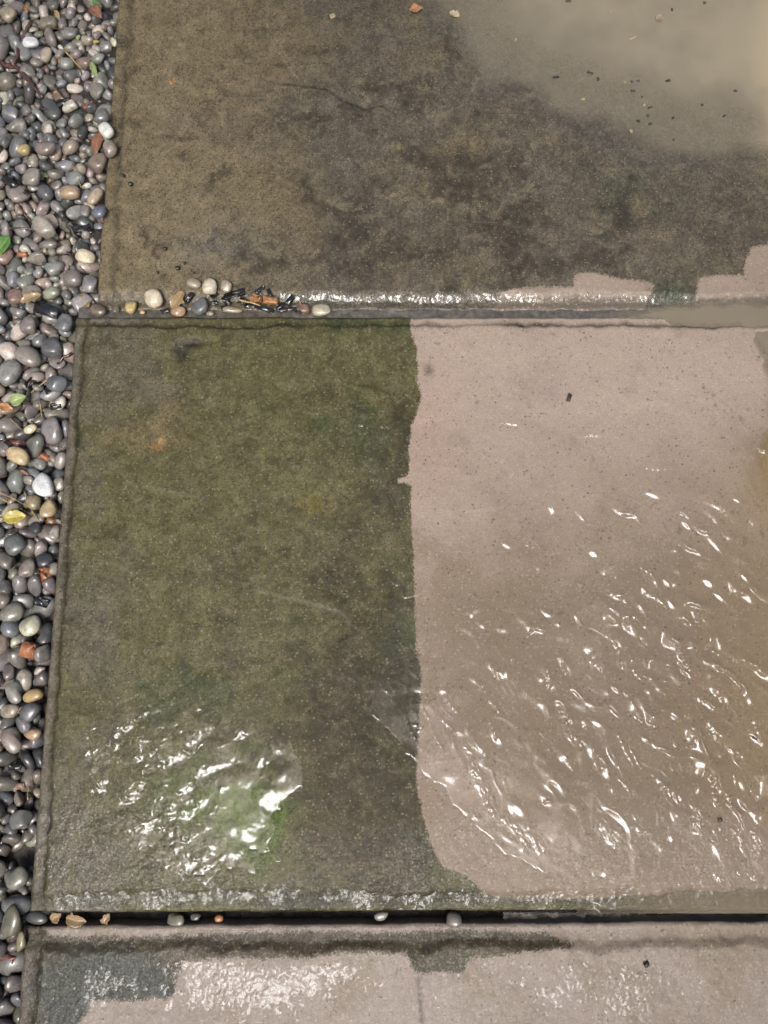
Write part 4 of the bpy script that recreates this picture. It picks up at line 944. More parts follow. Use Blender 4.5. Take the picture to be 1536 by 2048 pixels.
-1185,1621,-67,94,2,-20,91,2,-1075,2022,-49,49,34,-71,79,12,-1013,1467,-70,-5,17,-163,135,15,-1207,1896,-56,-3,-142,1,102,11,-1284,1642,-51,70,-43,-106,94,15,
-1087,1027,-49,22,-10,23,108,12,-1099,2261,-67,81,-16,-31,113,3,-1259,1432,-65,34,-9,-8,132,0,-1196,2044,-57,-1,15,-70,78,13,-1280,1863,-62,69,13,-101,113,1,
-1119,728,-63,75,-172,-20,123,2,-1237,1351,-54,11,15,121,125,9,-1322,1404,-55,-48,-9,73,215,13,-1272,1898,-55,3,40,-21,118,9,-1263,779,-32,9,-19,154,222,6,
-1184,1002,-51,-17,2,-169,142,4,-1184,1652,-70,7,-17,102,105,9,-1081,-291,-65,-76,0,-24,110,2,-966,1179,-67,-80,-2,-177,144,9,-1090,1402,-50,-120,10,-106,86,4,
-1011,1231,-72,-1,-12,-93,131,14,-998,2206,-44,-56,-49,-122,76,2,-1227,2052,-67,-27,-23,-168,145,5,-1002,2047,-65,93,-12,-46,109,12,-1147,2010,-57,-57,-23,168,69,6,
-1228,1602,-50,-110,18,72,70,7,-1206,1311,-49,37,138,-63,75,7,-957,1765,-60,176,79,-2,136,5,-1007,1251,-59,-152,-36,-56,85,1,-1142,1487,-69,-5,2,71,132,12,
-1283,1521,-65,37,-51,104,123,10,-1155,667,-48,-87,32,19,76,1,-1197,1290,-63,-5,-35,-79,130,3,-1289,2021,-57,93,-30,-127,76,5,-1047,1236,-51,66,-49,42,91,9,
-1017,-767,-39,94,1,75,111,5,-1133,2151,-66,136,0,-75,112,8,-1169,578,-60,-5,15,-179,197,11,-965,1729,-60,-28,-70,-20,116,0,-988,1384,-64,17,-3,-64,78,3,
-1031,2054,-60,18,-165,40,71,15,-1062,1273,-43,133,9,80,84,11,-1317,1605,-32,27,-28,-160,94,0,-1119,-485,-20,-97,7,-20,108,4,-1134,1284,-48,42,-44,91,85,0,
-1084,1996,-54,-81,-45,-9,80,1,-1044,2233,-68,5,-17,-170,125,9,-966,2087,-67,29,10,155,117,5,-1081,2197,-59,-61,-173,-26,65,15,-1156,941,-67,-79,-3,29,141,9,
-1169,2254,-66,-80,-2,-139,153,9,-954,1313,-43,138,-4,99,131,1,-1095,1605,-54,5,109,93,81,10,-1008,2162,-66,-162,37,63,104,6,-1244,2242,-64,122,-38,-62,94,6,
-1191,2300,-73,6,-1,64,113,14,-1149,1171,-66,-12,-19,85,154,9,-1314,1465,-38,-5,-36,-161,122,6,-1170,1403,-69,5,-14,165,140,4,-1115,-459,-33,17,0,168,135,10,
-1021,831,-43,66,-28,-17,116,3,-1125,2293,-56,-43,-50,128,96,6,-1360,2259,-52,2,153,-54,105,15,-1256,1186,-63,27,50,-151,129,3,-1095,1093,-69,-15,-5,-23,106,0,
-1042,1352,-67,-35,4,-84,120,10,-1295,2320,-70,-4,18,-46,133,15,-967,2307,-63,47,172,15,127,8,-1239,1754,-67,-5,9,137,117,6,-992,1488,-57,-101,-23,-71,65,0,
-1025,1674,-61,65,-178,17,65,9,-1306,1808,-51,-122,12,88,70,0,-964,2266,-68,8,-1,-66,141,12,-1037,1605,-69,18,27,-136,114,2,-1117,2204,-67,-14,1,161,129,10,
-1093,-497,-52,-12,-33,151,130,14,-1105,1818,-68,95,13,89,109,15,-1198,1246,-64,20,-3,104,152,0,-1107,872,-55,144,118,3,65,2,-1062,1032,-65,45,108,-46,97,5,
-1042,1684,-60,-69,-9,21,65,1,-1164,736,-52,-1,-18,-45,79,14,-1210,755,-66,-5,-6,-33,199,14,-1063,1450,-69,26,14,140,133,14,-1234,1553,-64,-14,1,-105,153,10,
-1149,-191,-38,-167,5,36,137,14,-1062,-505,-65,-100,8,-63,129,4,-1261,1477,-51,31,-34,8,75,8,-1024,1689,-73,-4,18,-110,98,15,-1147,195,-68,-7,0,-45,125,3,
-961,1589,-66,-3,48,32,101,8,-1113,1703,-68,154,-6,-86,97,6,-1352,2037,-39,-68,10,-62,85,7,-997,2239,-67,-88,14,42,122,5,-1112,756,-53,-96,7,48,112,13,
-1124,1788,-67,2,14,-25,133,3,-1051,-26,-53,-43,-6,152,90,8,-1096,-391,-66,-27,-23,150,151,5,-1029,-530,-65,80,-9,28,156,9,-1044,1916,-63,-143,68,-7,91,15,
-1150,464,-43,-134,-46,-14,84,14,-1174,672,-68,29,29,-116,121,2,-1131,372,-66,-35,6,9,138,0,-1354,2289,-47,-57,-19,-166,81,0,-1141,758,-70,71,-164,27,137,11,
-1091,-481,-72,-12,-9,67,130,11,-1018,495,-41,-63,-16,91,116,0,-1070,170,-56,-29,-114,-21,90,4,-1253,1647,-71,-12,-9,154,133,11,-1051,92,-67,5,-14,-77,161,4,
-1334,2135,-71,68,3,85,101,1,-1184,2062,-69,16,33,-40,92,7,-1150,1260,-69,-22,-18,19,122,5,-1196,843,-66,102,1,-30,118,7,-1071,1406,-65,-133,66,52,86,15,
-1220,1923,-67,-129,-4,-62,114,9,-1127,2238,-68,-16,-22,-151,133,9,-962,2340,-72,179,-16,34,114,12,-1099,1405,-72,5,-14,85,109,4,-998,1913,-70,89,37,-55,89,1,
-1150,-176,-13,18,4,86,102,2,-1063,2204,-72,-1,163,-101,96,3,-1017,-397,-44,-4,-34,119,99,9,-1110,2098,-70,-6,-2,-23,137,8,-1310,1621,-68,6,174,47,130,6,
-1138,-333,-33,145,12,42,81,3,-1227,2144,-48,25,16,146,65,9,-1147,2072,-66,-45,0,-156,123,10,-1084,-198,-59,48,-29,80,185,3,-1079,355,-38,96,-17,134,69,12,
-1323,2108,-60,94,-9,165,72,14,-1210,1457,-71,-175,-1,-49,95,10,-1148,264,-63,21,-11,98,155,0,-1080,-317,-57,34,-111,30,129,5,-1294,1471,-68,-10,-9,99,173,11,
-959,1985,-59,67,110,75,113,7,-1172,2117,-50,34,-3,-42,80,5,-1228,1077,-50,-28,7,122,82,1,-1198,421,-38,17,64,133,83,15,-1217,1996,-67,-54,-25,-77,119,13,
-1047,2100,-66,102,1,120,116,7,-1110,-616,-65,-22,-19,-137,161,5,-1302,1718,-68,75,13,-103,123,1,-1025,1088,-71,5,176,-36,109,0,-1120,-819,-52,29,-34,-125,223,6,
-1190,1783,-63,146,-45,-72,142,14,-965,2156,-55,-28,172,-51,98,12,-1127,1848,-72,-1,-12,45,131,14,-1338,2089,-67,162,-4,-95,106,13,-1287,1773,-64,-8,-10,164,154,10,
-1159,308,-43,115,-4,31,88,5,-1028,1557,-54,-130,8,-117,101,1,-1241,1331,-70,-10,7,70,106,3,-1298,2170,-65,50,8,-87,116,7,-1058,2140,-69,155,-6,-90,100,9,
-1247,2259,-49,2,-30,-96,65,6,-1176,147,-69,40,-159,53,93,12,-1304,2324,-40,-31,140,30,90,8,-1207,1650,-70,-17,-18,67,75,2,-1025,1822,-66,-115,-5,102,112,14,
-1140,1339,-50,43,-104,-53,71,12,-1036,-217,-64,-38,-11,-159,166,5,-1153,2133,-55,-5,2,129,71,11,-1136,-537,-32,115,47,47,133,0,-1091,195,-50,-46,2,-59,112,9,
-1068,2003,-69,-27,-10,-33,119,5,-997,1643,-72,-81,0,-91,98,9,-1135,536,-61,3,148,0,148,12,-1066,611,-65,-132,56,63,90,15,-1160,1286,-66,64,15,177,115,4,
-1086,1630,-55,15,7,106,77,2,-1177,1561,-66,-138,7,-29,111,13,-1253,884,-66,96,-6,100,111,7,-1115,1140,-66,12,-2,-52,126,6,-984,2116,-72,153,-21,-41,85,14,
-1035,-770,-67,1,-3,-27,167,8,-1217,1118,-63,-48,-2,86,157,1,-1162,1331,-64,-68,140,30,126,10,-1189,83,-22,-36,6,93,181,2,-1085,30,-44,-26,-35,-90,93,4,
-1114,-274,-67,118,32,-1,106,3,-984,2215,-69,51,0,169,103,3,-1096,681,-69,79,-1,107,106,5,-1275,2054,-69,-1,-12,144,162,14,-1177,2034,-60,-37,-31,-80,65,5,
-1229,1626,-65,5,39,33,103,11,-1190,614,-71,-4,18,12,127,15,-1279,1300,-70,19,25,106,106,2,-1107,-759,-23,38,-73,-82,167,12,-1157,2291,-69,-6,22,116,93,6,
-1101,1224,-67,103,49,64,105,10,-1214,2029,-57,-33,123,66,93,3,-1166,1522,-67,-10,-7,-141,130,10,-1390,2309,-44,165,24,49,109,11,-1151,801,-45,31,-16,-7,66,1,
-1077,818,-64,-7,5,57,154,10,-1360,1915,-42,-22,0,159,125,11,-1171,2049,-53,-47,-50,-44,65,6,-1264,825,-69,-41,1,22,102,10,-1019,-429,-58,-142,-72,-48,119,10,
-1236,1159,-67,-147,-6,6,108,13,-1054,2171,-68,78,-180,-11,110,5,-1139,-578,-58,-40,-16,131,149,0,-1214,1969,-50,-91,-18,21,81,1,-1171,318,-67,6,-6,17,157,12,
-1114,1173,-68,78,178,-10,104,10,-1184,976,-72,1,-3,161,109,8,-959,2182,-70,-12,-9,75,145,11,-1097,2324,-75,-159,-7,-30,70,14,-1027,0,-45,-45,-6,-85,156,8,
-1358,1878,-37,4,18,33,143,12,-1201,417,-66,51,-2,-7,144,9,-1242,850,-67,74,-1,-172,126,15,-1020,808,-61,6,-52,-12,125,7,-1241,1886,-65,85,16,-133,121,7,
-1033,841,-70,1,-3,-170,138,8,-965,1384,-70,-133,5,-116,93,5,-1208,1404,-73,9,1,-167,71,10,-1163,2218,-66,-135,25,-42,103,15,-1126,-204,-67,-14,-7,-134,189,11,
-1322,1856,-69,4,3,-18,139,8,-1352,2163,-39,-26,178,15,70,11,-1236,720,-37,24,25,103,146,15,-1294,1442,-52,-50,127,2,101,15,-1023,-388,-67,-13,-1,-102,125,10,
-1191,2272,-72,6,22,-153,80,13,-1067,2034,-65,-80,121,-16,103,12,-1239,1588,-66,114,-49,85,84,13,-1225,2320,-70,28,24,126,102,2,-1171,1699,-71,1,-172,-93,108,4,
-1256,2352,-70,-6,-3,-110,129,8,-1132,-166,-62,92,165,10,155,11,-1207,2349,-55,41,19,-44,192,5,-959,2063,-74,-4,19,-6,93,15,-1195,1157,-66,-54,5,179,116,10,
-968,1109,-70,5,-14,-175,135,4,-1146,1926,-72,16,6,-52,87,13,-1019,412,-60,62,-95,-21,110,0,-1289,2187,-48,-117,-27,-92,73,9,-1074,1608,-71,-2,176,59,97,6,
-1084,-540,-69,3,1,-152,161,14,-1043,1814,-69,-9,-1,-83,88,7,-1211,531,-65,-12,-9,-156,207,11,-1135,-255,-66,-118,0,-139,103,2,-1094,2345,-71,-136,5,-5,81,5,
-1297,2213,-66,-8,1,-71,146,3,-1133,-506,-32,-31,53,62,133,12,-1253,1585,-54,115,30,124,94,14,-1009,1610,-74,-124,-13,-90,92,11,-1063,882,-76,2,-16,-160,65,14,
-1204,307,-45,-15,7,164,153,0,-1187,2035,-73,165,11,-9,86,11,-1037,1312,-73,3,12,-172,76,3,-1140,1544,-73,-12,-9,153,108,11,-1236,908,-70,9,-45,-18,71,15,
-1208,1958,-70,8,-2,0,127,12,-1268,2102,-74,13,-10,-96,65,1,-1142,1691,-68,41,-34,132,101,6,-1287,1142,-69,-13,-8,30,167,11,-1100,536,-68,19,31,172,117,2,
-1122,1896,-68,-18,30,32,109,7,-1315,1911,-70,-55,-4,-95,81,6,-1096,89,-62,14,20,-85,153,7,-1155,1949,-57,12,8,65,83,13,-1159,514,-74,-14,-7,-32,102,11,
-1363,1864,-63,75,-2,-94,158,11,-1252,1606,-73,-5,17,-134,98,15,-1036,-1023,-65,48,-29,-50,134,3,-1340,1708,-28,68,142,-21,166,7,-1092,1489,-72,2,-12,-99,122,14,
-1200,902,-69,2,-12,3,172,14,-1069,1349,-73,9,172,-88,65,2,-985,2145,-74,7,-169,40,87,12,-1127,-507,-69,-18,-6,-7,120,9,-1244,1391,-71,5,-14,-31,122,4,
-1132,1958,-64,24,-99,116,90,10,-1260,1723,-72,-8,6,163,105,8,-1098,459,-68,-87,-5,-15,130,9,-1235,1227,-68,23,-1,-65,127,4,-1034,1393,-72,84,3,-83,82,5,
-960,1834,-68,58,0,-171,101,0,-1317,1558,-70,-1,-165,87,135,12,-1239,1516,-57,-21,14,-1,93,7,-1366,2303,-69,5,-14,-122,148,4,-1095,404,-70,9,-13,35,99,6,
-1214,1189,-69,-15,-157,-66,114,11,-1200,2208,-71,2,-12,-116,146,14,-1014,1662,-74,2,6,33,80,12,-1331,1748,-67,18,-8,-135,128,0,-1026,1550,-74,3,-6,113,77,12,
-1062,236,-58,-115,-114,23,117,8,-1143,1977,-74,7,-3,-174,78,12,-970,1653,-75,2,-12,-149,90,14,-1252,2022,-56,6,-11,147,148,15,-1065,-802,-65,40,-52,158,117,10,
-1242,1488,-68,-71,-1,159,119,1,-1085,256,-69,-2,-6,-177,154,11,-975,1963,-70,-49,-41,24,65,8,-1151,77,-57,2,14,113,226,3,-1223,439,-61,70,25,-171,139,11,
-1160,2150,-71,-9,-17,-123,88,15,-1074,207,-68,73,9,136,128,1,-1244,2223,-74,-3,168,-9,65,5,-1106,784,-71,-48,-9,33,84,13,-1094,1353,-71,-10,7,-5,101,3,
-1132,685,-70,8,-2,133,128,12,-1161,-277,-71,41,175,5,88,5,-1216,486,-68,-1,16,-145,154,15,-1134,872,-66,29,-39,154,115,10,-1108,31,-64,18,-8,122,153,0,
-1037,183,-70,-5,17,-150,137,15,-1285,2087,-70,142,43,-29,101,9,-1021,-620,-64,84,12,-72,118,10,-1174,1593,-66,76,-3,-71,86,6,-1084,2186,-72,78,-6,-71,87,9,
-969,1904,-70,-54,-1,-49,101,1,-951,1665,-62,-65,-53,-120,113,12,-1150,2335,-75,0,-3,42,75,8,-1063,-456,-63,158,102,-2,105,13,-1244,971,-64,77,11,-84,108,8,
-1181,1444,-70,-24,-20,-75,109,5,-1061,1536,-68,-14,1,-139,117,10,-1104,1376,-73,-13,-17,12,82,9,-1412,2246,-66,2,-2,87,184,8,-1285,2004,-69,29,-41,-106,95,10,
-1126,2036,-70,-58,-135,52,81,14,-1302,2027,-69,47,-42,126,78,0,-1286,1681,-69,3,4,-62,110,10,-1344,2273,-71,15,5,155,86,2,-1231,1863,-73,-23,9,95,74,3,
-1238,2198,-70,36,30,178,112,14,-1131,-542,-69,12,19,-79,137,14,-1093,-155,-71,-5,173,-45,113,8,-1026,2069,-73,-11,168,7,84,14,-1283,1602,-70,-121,-55,7,65,13,
-1053,-926,-49,-31,68,-10,65,10,-1113,1626,-73,-1,-12,-48,117,14,-1199,109,-63,-28,49,5,104,2,-1064,2,-57,37,-16,-151,149,7,-1155,1773,-67,13,21,108,112,7,
-1081,85,-38,11,-155,-38,103,6,-1181,2133,-74,54,-174,29,76,1,-1008,2097,-73,8,2,-25,114,14,-1252,1457,-72,-7,-3,128,120,11,-1107,1953,-76,9,-17,174,65,4,
-1155,1904,-70,39,-22,14,97,15,-1033,1795,-75,13,-178,26,65,15,-1126,223,-57,-45,16,4,177,11,-1118,-902,-68,97,0,5,118,15,-1290,1258,-69,-13,-19,49,120,9,
-1102,2059,-74,33,9,36,66,13,-1073,-96,-67,47,54,-1,92,1,-1106,894,-69,-4,18,-30,146,15,-1120,1749,-71,0,-12,-106,135,14,-1374,2062,-53,-41,49,93,122,13,
-1303,1889,-62,44,102,-40,100,2,-991,1615,-74,3,-18,66,70,9,-1039,2051,-75,-3,-7,-21,75,12,-1040,1286,-72,-7,168,-89,85,5,-1219,144,-69,7,3,-138,159,14,
-1300,1589,-73,86,8,-165,72,11,-1095,-443,-61,-8,-43,-18,140,12,-1348,1688,-67,57,6,76,118,13,-1227,1041,-74,-12,-9,94,99,11,-1231,1002,-63,-67,-43,107,120,6,
-1205,1426,-70,-51,-31,8,90,13,-1250,2090,-71,-8,-4,-85,91,13,-1127,-473,-65,4,13,153,142,13,-1387,2040,-71,8,-7,-21,119,4,-1150,1726,-65,-74,2,-27,109,2,
-1361,2251,-71,13,-178,-32,105,15,-1246,772,-74,-13,-7,-124,100,11,-1027,-933,-65,-12,-19,64,162,9,-1130,1096,-66,-131,-31,56,107,7,-1489,1388,-45,-56,-157,7,178,9,
-1567,1684,-38,46,-166,-20,176,4,-1512,2350,-43,-57,4,-14,77,7,-1437,-870,-2,36,33,-49,117,15,-1466,708,-25,67,3,3,105,0,-1513,-417,-9,82,-13,-108,155,10,
-1584,-706,-11,11,6,127,102,4,-1556,-977,-13,14,15,-26,195,14,-1546,-269,-13,-46,-27,-146,195,10,-1448,499,-38,-19,-29,-4,95,13,-1450,1456,-38,29,-2,37,130,1,
-1473,1478,-39,-86,3,-66,84,11,-1391,691,-24,-11,35,118,122,0,-1428,1597,-47,-8,-70,34,76,1,-1298,-839,-23,-19,-104,144,129,5,-1504,-973,-16,22,49,-139,99,14,
-1530,996,-37,24,-138,-62,120,8,-1394,1716,-37,-26,45,45,184,3,-1555,-218,-22,-50,38,167,157,3,-1540,1960,-49,-55,-15,-112,187,9,-1524,896,-39,-112,41,-29,139,0,
-1350,-232,-34,89,8,-57,229,1,-1477,805,-46,-74,12,127,168,7,-1483,-259,-41,-43,42,-157,212,10,-1318,-1119,-32,45,12,-23,187,2,-1242,314,-27,29,-16,-57,189,3,
-1427,764,-44,-76,44,46,99,6,-1543,2114,-41,-141,4,-67,167,10,-1349,-901,-30,4,-29,-103,157,7,-1248,127,-39,-32,-12,-111,190,5,-1239,-484,-29,-105,-74,7,148,8,
-1554,-496,-33,-68,39,156,182,3,-1103,-878,-43,-57,-21,114,93,8,-1516,1653,-43,50,-42,-167,107,7,-1438,1072,-48,-64,-19,-83,79,6,-1267,-132,-44,-50,12,47,130,11,
-1323,757,-51,21,3,-14,136,15,-1466,-159,-50,-39,-16,151,135,6,-1267,-221,-41,-2,-1,-13,137,13,-1538,544,-40,71,-7,126,111,3,-1014,-807,-50,-82,45,90,76,6,
-1218,-1139,-36,-29,112,-84,127,0,-1349,1466,-52,102,3,-21,110,1,-1559,-646,-50,-81,131,-53,207,1,-1251,360,-45,0,-68,-151,94,13,-1242,-1062,-35,4,166,44,114,3,
-1323,1139,-50,101,45,-50,106,10,-1342,405,-50,-7,-167,16,121,12,-1396,-707,-36,30,40,58,132,2,-1479,182,-28,0,-28,174,217,6,-1391,1236,-49,-91,-7,81,80,2,
-1582,-611,-35,20,80,101,126,8,-1371,-48,-49,60,6,-53,125,15,-1234,37,-42,2,-16,-20,163,12,-1316,16,-38,-54,25,-64,166,8,-1146,-983,-27,-52,69,122,118,5,
-1536,-532,-2,35,-22,81,127,13,-1211,-740,-44,-59,10,-65,92,5,-1576,-63,-44,-76,7,114,89,1,-1440,786,-38,78,33,51,133,8,-1519,508,-48,-92,-43,-25,164,5,
-1447,-720,-44,21,-29,-3,111,10,-1585,487,-50,-8,-21,76,97,2,-1384,-746,-26,-12,35,153,100,2,-1276,653,-40,-178,-5,27,96,10,-1425,-1076,-39,38,45,32,145,6,
-1297,121,-42,41,4,91,179,8,-1256,-26,-48,-66,-47,-32,116,5,-1325,-373,-44,-30,26,-93,151,8,-1206,-360,-34,17,35,-7,182,2,-1577,-2,-9,-71,167,-13,138,5,
-1311,702,-31,150,-18,-27,149,15,-1334,1208,-32,-57,-12,117,97,1,-1473,1105,-35,154,13,-69,174,6,-1348,170,-38,-59,13,-106,168,10,-1549,-787,-44,12,-13,-169,240,14,
-1509,1747,-47,36,167,51,78,3,-1424,1953,-48,-44,6,-165,159,10,-1394,-279,-35,168,48,-15,135,12,-1576,-169,-47,-13,-163,14,121,12,-1333,-188,-50,-34,-20,11,136,5,
-1352,332,-29,68,12,-163,100,5,-1340,1057,-51,55,-158,-53,85,12,-1462,-484,-39,-60,-27,5,138,12,-1562,57,-20,1,5,-118,240,12,-1145,-947,-31,75,-1,121,100,13,
-1333,1613,-48,145,-9,-87,96,11,-1366,228,-34,111,14,-64,191,6,-1246,464,-50,36,-27,137,107,12,-1346,441,-46,16,-9,-5,102,6,-1576,-949,-39,-22,-13,120,163,13,
-1284,339,-33,-46,12,7,106,13,-1548,185,-45,-6,16,133,129,2,-1329,314,-26,58,-48,-145,134,8,-1587,-1069,-41,-60,71,70,114,7,-1422,-1037,-32,-40,-19,-10,136,1,
-1433,302,-28,7,-38,64,209,4,-1434,-183,-22,-28,34,-106,213,0,-1383,-1058,-40,7,11,-23,109,3,-1421,-227,-41,65,33,169,146,14,-1334,469,-33,-156,-2,-14,136,7,
-1259,-935,-37,71,4,-104,159,2,-1162,-244,-45,25,-45,85,167,3,-1185,33,-47,67,-21,-125,110,13,-1249,-515,-45,-59,59,-140,175,9,-1474,-37,-51,27,32,-76,187,0,
-1282,912,-47,55,-17,69,108,0,-1399,1813,-42,-103,-22,68,100,1,-1316,230,-30,16,-36,117,168,6,-1501,-1179,-35,-72,2,31,143,0,-1240,-412,-31,28,9,-122,180,3,
-1581,800,-50,49,-2,-28,108,9,-1400,-836,-30,-52,13,-90,104,8,-1445,-913,-43,-172,-40,40,130,13,-1244,-762,-37,-43,145,13,156,7,-1370,-665,-47,-14,34,36,135,8,
-1450,736,-45,39,-32,73,146,3,-1494,-550,-24,36,30,-81,194,6,-1589,2464,-46,-79,-14,-123,76,2,-1257,-182,-37,92,-22,-94,135,10,-1455,-584,-45,-19,-1,-20,130,4,
-1266,-379,-49,23,9,-144,159,3,-1163,-913,-41,26,-52,-73,146,2,-1474,-881,-18,-8,12,-42,199,5,-1434,74,-27,-3,34,36,119,13,-1305,-1064,-35,-67,-13,-24,206,9,
-1510,1069,-41,-36,-31,13,110,6,-1548,-1176,-27,-60,10,16,161,2,-1285,-1180,-35,-61,-11,163,158,7,-1484,-1096,-34,2,-20,59,84,2,-1311,-124,-40,-7,-15,-19,181,4,
-1411,-579,-46,-85,15,-17,128,1,-1512,-120,-43,11,26,168,174,12,-1131,-1003,-28,-53,-43,24,119,12,-1587,-1110,-46,-48,-15,90,113,15,-1535,-589,-31,-49,-6,133,195,0,
-1380,275,-21,49,7,179,128,13,-1576,-761,-15,3,-16,-176,141,5,-1227,-678,-41,26,4,33,115,10,-1578,326,-16,36,66,26,136,2,-1536,-915,-37,-128,6,47,169,3,
-1483,711,-47,4,30,-60,108,8,-1307,-1014,-27,-12,10,162,164,10,-1292,2362,-47,26,-4,-141,176,13,-1471,260,-33,-150,-8,-81,151,11,-1249,276,-32,-52,-55,-63,100,6,
-1397,-616,-38,53,11,-43,160,9,-1359,1642,-48,-58,20,17,65,4,-1429,741,-19,-29,-151,14,145,15,-1355,1216,-43,5,143,-117,95,9,-1523,1324,-50,-129,44,-44,112,12,
-1504,1262,-47,-89,113,-10,204,1,-1273,-997,-19,107,-3,91,141,4,-1299,-173,-14,43,-11,-10,187,13,-1433,-813,-38,-12,3,24,161,2,-1353,-337,-49,0,18,-146,103,4,
-1156,-426,-35,-27,-21,-43,123,11,-1574,1035,-18,10,-8,-86,173,12,-1363,-562,-38,-42,134,28,155,10,-1411,-922,-33,-72,-13,173,91,13,-1187,-698,-16,-14,-16,161,240,10,
-1526,-1129,-23,-150,-28,79,159,10,-1235,-1181,-26,23,24,-143,106,8,-1311,-972,-34,-36,25,132,108,1,-1439,-653,-12,-97,-9,-3,178,15,-1418,2291,-47,-81,-49,73,97,6,
-1571,529,-42,-28,8,6,150,5,-1406,57,-28,15,-4,71,125,1,-1291,-910,-43,-2,-11,106,125,9,-1491,2370,-44,18,28,8,95,13,-1586,-96,-48,-10,-25,-90,130,9,
-1452,-118,-24,-105,-25,60,132,14,-1444,-837,-10,9,-161,-91,115,0,-1147,-683,-47,80,-21,14,117,3,-1311,1292,-51,30,14,69,97,6,-1459,-965,-10,20,-4,-4,195,12,
-1451,2363,-48,-73,-162,-33,96,0,-1374,-732,-45,-79,-31,50,98,7,-1457,-1183,-38,-68,68,-120,134,5,-1425,-755,-48,27,-107,100,120,10,-1025,629,-46,45,-31,42,94,0,
-1387,-1099,-35,-76,26,-42,180,13,-1584,938,-46,-42,-17,52,89,5,-1387,-944,-30,100,31,-96,124,4,-1344,99,-42,30,-1,142,105,2,-1524,-733,-38,-3,0,-77,122,0,
-1169,-289,-48,110,19,52,99,12,-1482,-798,-43,14,32,-74,157,4,-1491,1976,-47,-52,34,-17,102,7,-1202,-502,-39,5,-6,-97,199,11,-1462,601,-38,-60,-41,-146,111,8,
-1407,-1009,-35,-4,142,-39,107,3,-1250,-1131,-29,21,-45,44,114,4,-1234,-1023,-51,-35,-46,24,183,11,-1424,1440,-46,-157,-24,-56,142,14,-1280,515,-22,-10,25,-67,240,7,
-1175,-811,-24,69,35,74,149,13,-1397,-1184,-34,-48,4,33,112,10,-1294,-498,-39,-8,4,-85,181,8,-1450,-229,-10,-91,-39,-18,133,2,-1414,483,-30,-86,27,10,128,3,
-1372,1156,-37,-64,-6,-90,68,6,-1380,-864,-43,30,35,116,109,8,-1204,-54,-38,38,39,131,146,0,-1258,-1103,-39,22,-18,161,126,14,-1531,719,-48,-57,12,-88,144,9,
-1305,911,-52,-76,20,94,65,8,-1433,-295,-34,-31,-163,0,149,1,-1305,394,-37,-17,-65,18,116,5,-1199,-308,-37,131,-29,-64,129,7,-1575,146,-21,-93,35,107,204,10,
-1396,-210,-11,24,141,47,147,3,-1558,922,-50,161,7,-1,101,12,-1493,1467,-45,34,-39,-103,116,3,-1320,-934,-30,-14,-18,173,169,3,-1328,-635,-28,-18,-20,-161,240,10,
-1421,-903,-15,69,-26,155,101,10,-1390,332,-39,2,10,-81,162,13,-1584,-722,-34,32,19,119,136,7,-1387,789,-39,18,-19,-61,102,3,-1546,755,-34,136,-12,67,110,9,
-1392,851,-49,28,42,-42,132,1,-1392,-508,-15,-13,-135,15,159,10,-1494,926,-51,-2,41,22,90,13,-1284,-281,-45,115,61,-29,120,2,-1517,681,-36,16,3,-138,145,2,
-1514,-1084,-24,-52,111,11,123,0,-1310,1063,-49,10,126,-118,87,0,-1583,1488,-20,-41,17,83,150,7,-1202,-871,-41,25,-39,34,180,14,-1578,-286,-42,-29,-1,-53,175,3,
-1460,2286,-44,76,-166,6,153,1,-1494,2133,-46,33,-164,9,150,11,-1357,-962,-30,-14,156,77,138,14,-1227,-543,-36,-8,35,-45,108,5,-1577,-680,-31,-11,11,135,131,9,
-1267,-728,-21,-19,-161,16,193,10,-1479,1731,-42,12,16,72,83,12,-1497,79,-16,-49,-14,-120,117,8,-1057,-1159,-41,-55,27,157,118,5,-1579,-839,-31,92,11,-44,112,6,
-1397,12,-44,-112,27,-77,114,15,-1509,463,-28,84,9,128,119,7,-1374,1410,-43,-8,-169,72,160,12,-1508,1353,-43,-44,178,-21,130,7,-1578,-996,-49,-133,-7,22,81,6,
-1498,-902,-38,-59,20,-52,126,12,-1588,-486,-21,-84,7,95,103,6,-1325,152,-27,54,-55,97,123,12,-1568,1443,-45,-28,4,-29,178,9,-1377,616,-39,13,-35,113,150,3,
-1476,307,-40,174,-5,82,114,9,-1426,-685,-38,61,5,-139,148,5,-1440,1852,-44,-174,10,-27,114,0,-1457,2054,-52,161,42,-44,115,10,-1581,-41,-18,-30,-169,-63,130,5,
-1307,366,-18,3,7,-178,137,0,-1559,1211,-44,-34,12,-153,127,7,-1582,-569,-30,3,167,-87,153,15,-1533,-693,-27,-21,-135,-68,110,7,-1511,1793,-45,18,173,12,94,5,
-1172,-470,-19,24,8,131,197,2,-1279,-65,-22,2,2,20,143,15,-1529,343,-39,66,18,-134,191,1,-1190,-975,-46,-2,-23,151,125,9,-1190,-140,-27,-125,-37,9,162,10,
-1444,2128,-41,34,-25,-120,125,0,-1185,-760,-29,5,-4,-150,186,14,-1460,18,-50,-46,-145,32,143,15,-1459,1501,-36,-60,-177,-29,90,9,-1576,772,-47,-122,0,30,126,8,
-1298,-88,-43,-78,50,30,91,15,-1065,-1095,-41,-44,-10,-101,158,9,-1215,-796,-41,-11,-4,123,102,12,-1410,1347,-45,-23,-15,149,101,12,-1287,178,-44,-21,7,23,180,3,
-1461,-1157,-47,56,-38,-137,85,9,-1289,673,-45,-52,-114,5,92,3,-1478,-750,-41,2,1,54,109,0,-1453,1359,-48,-33,7,-136,190,11,-1387,145,-39,9,150,11,93,3,
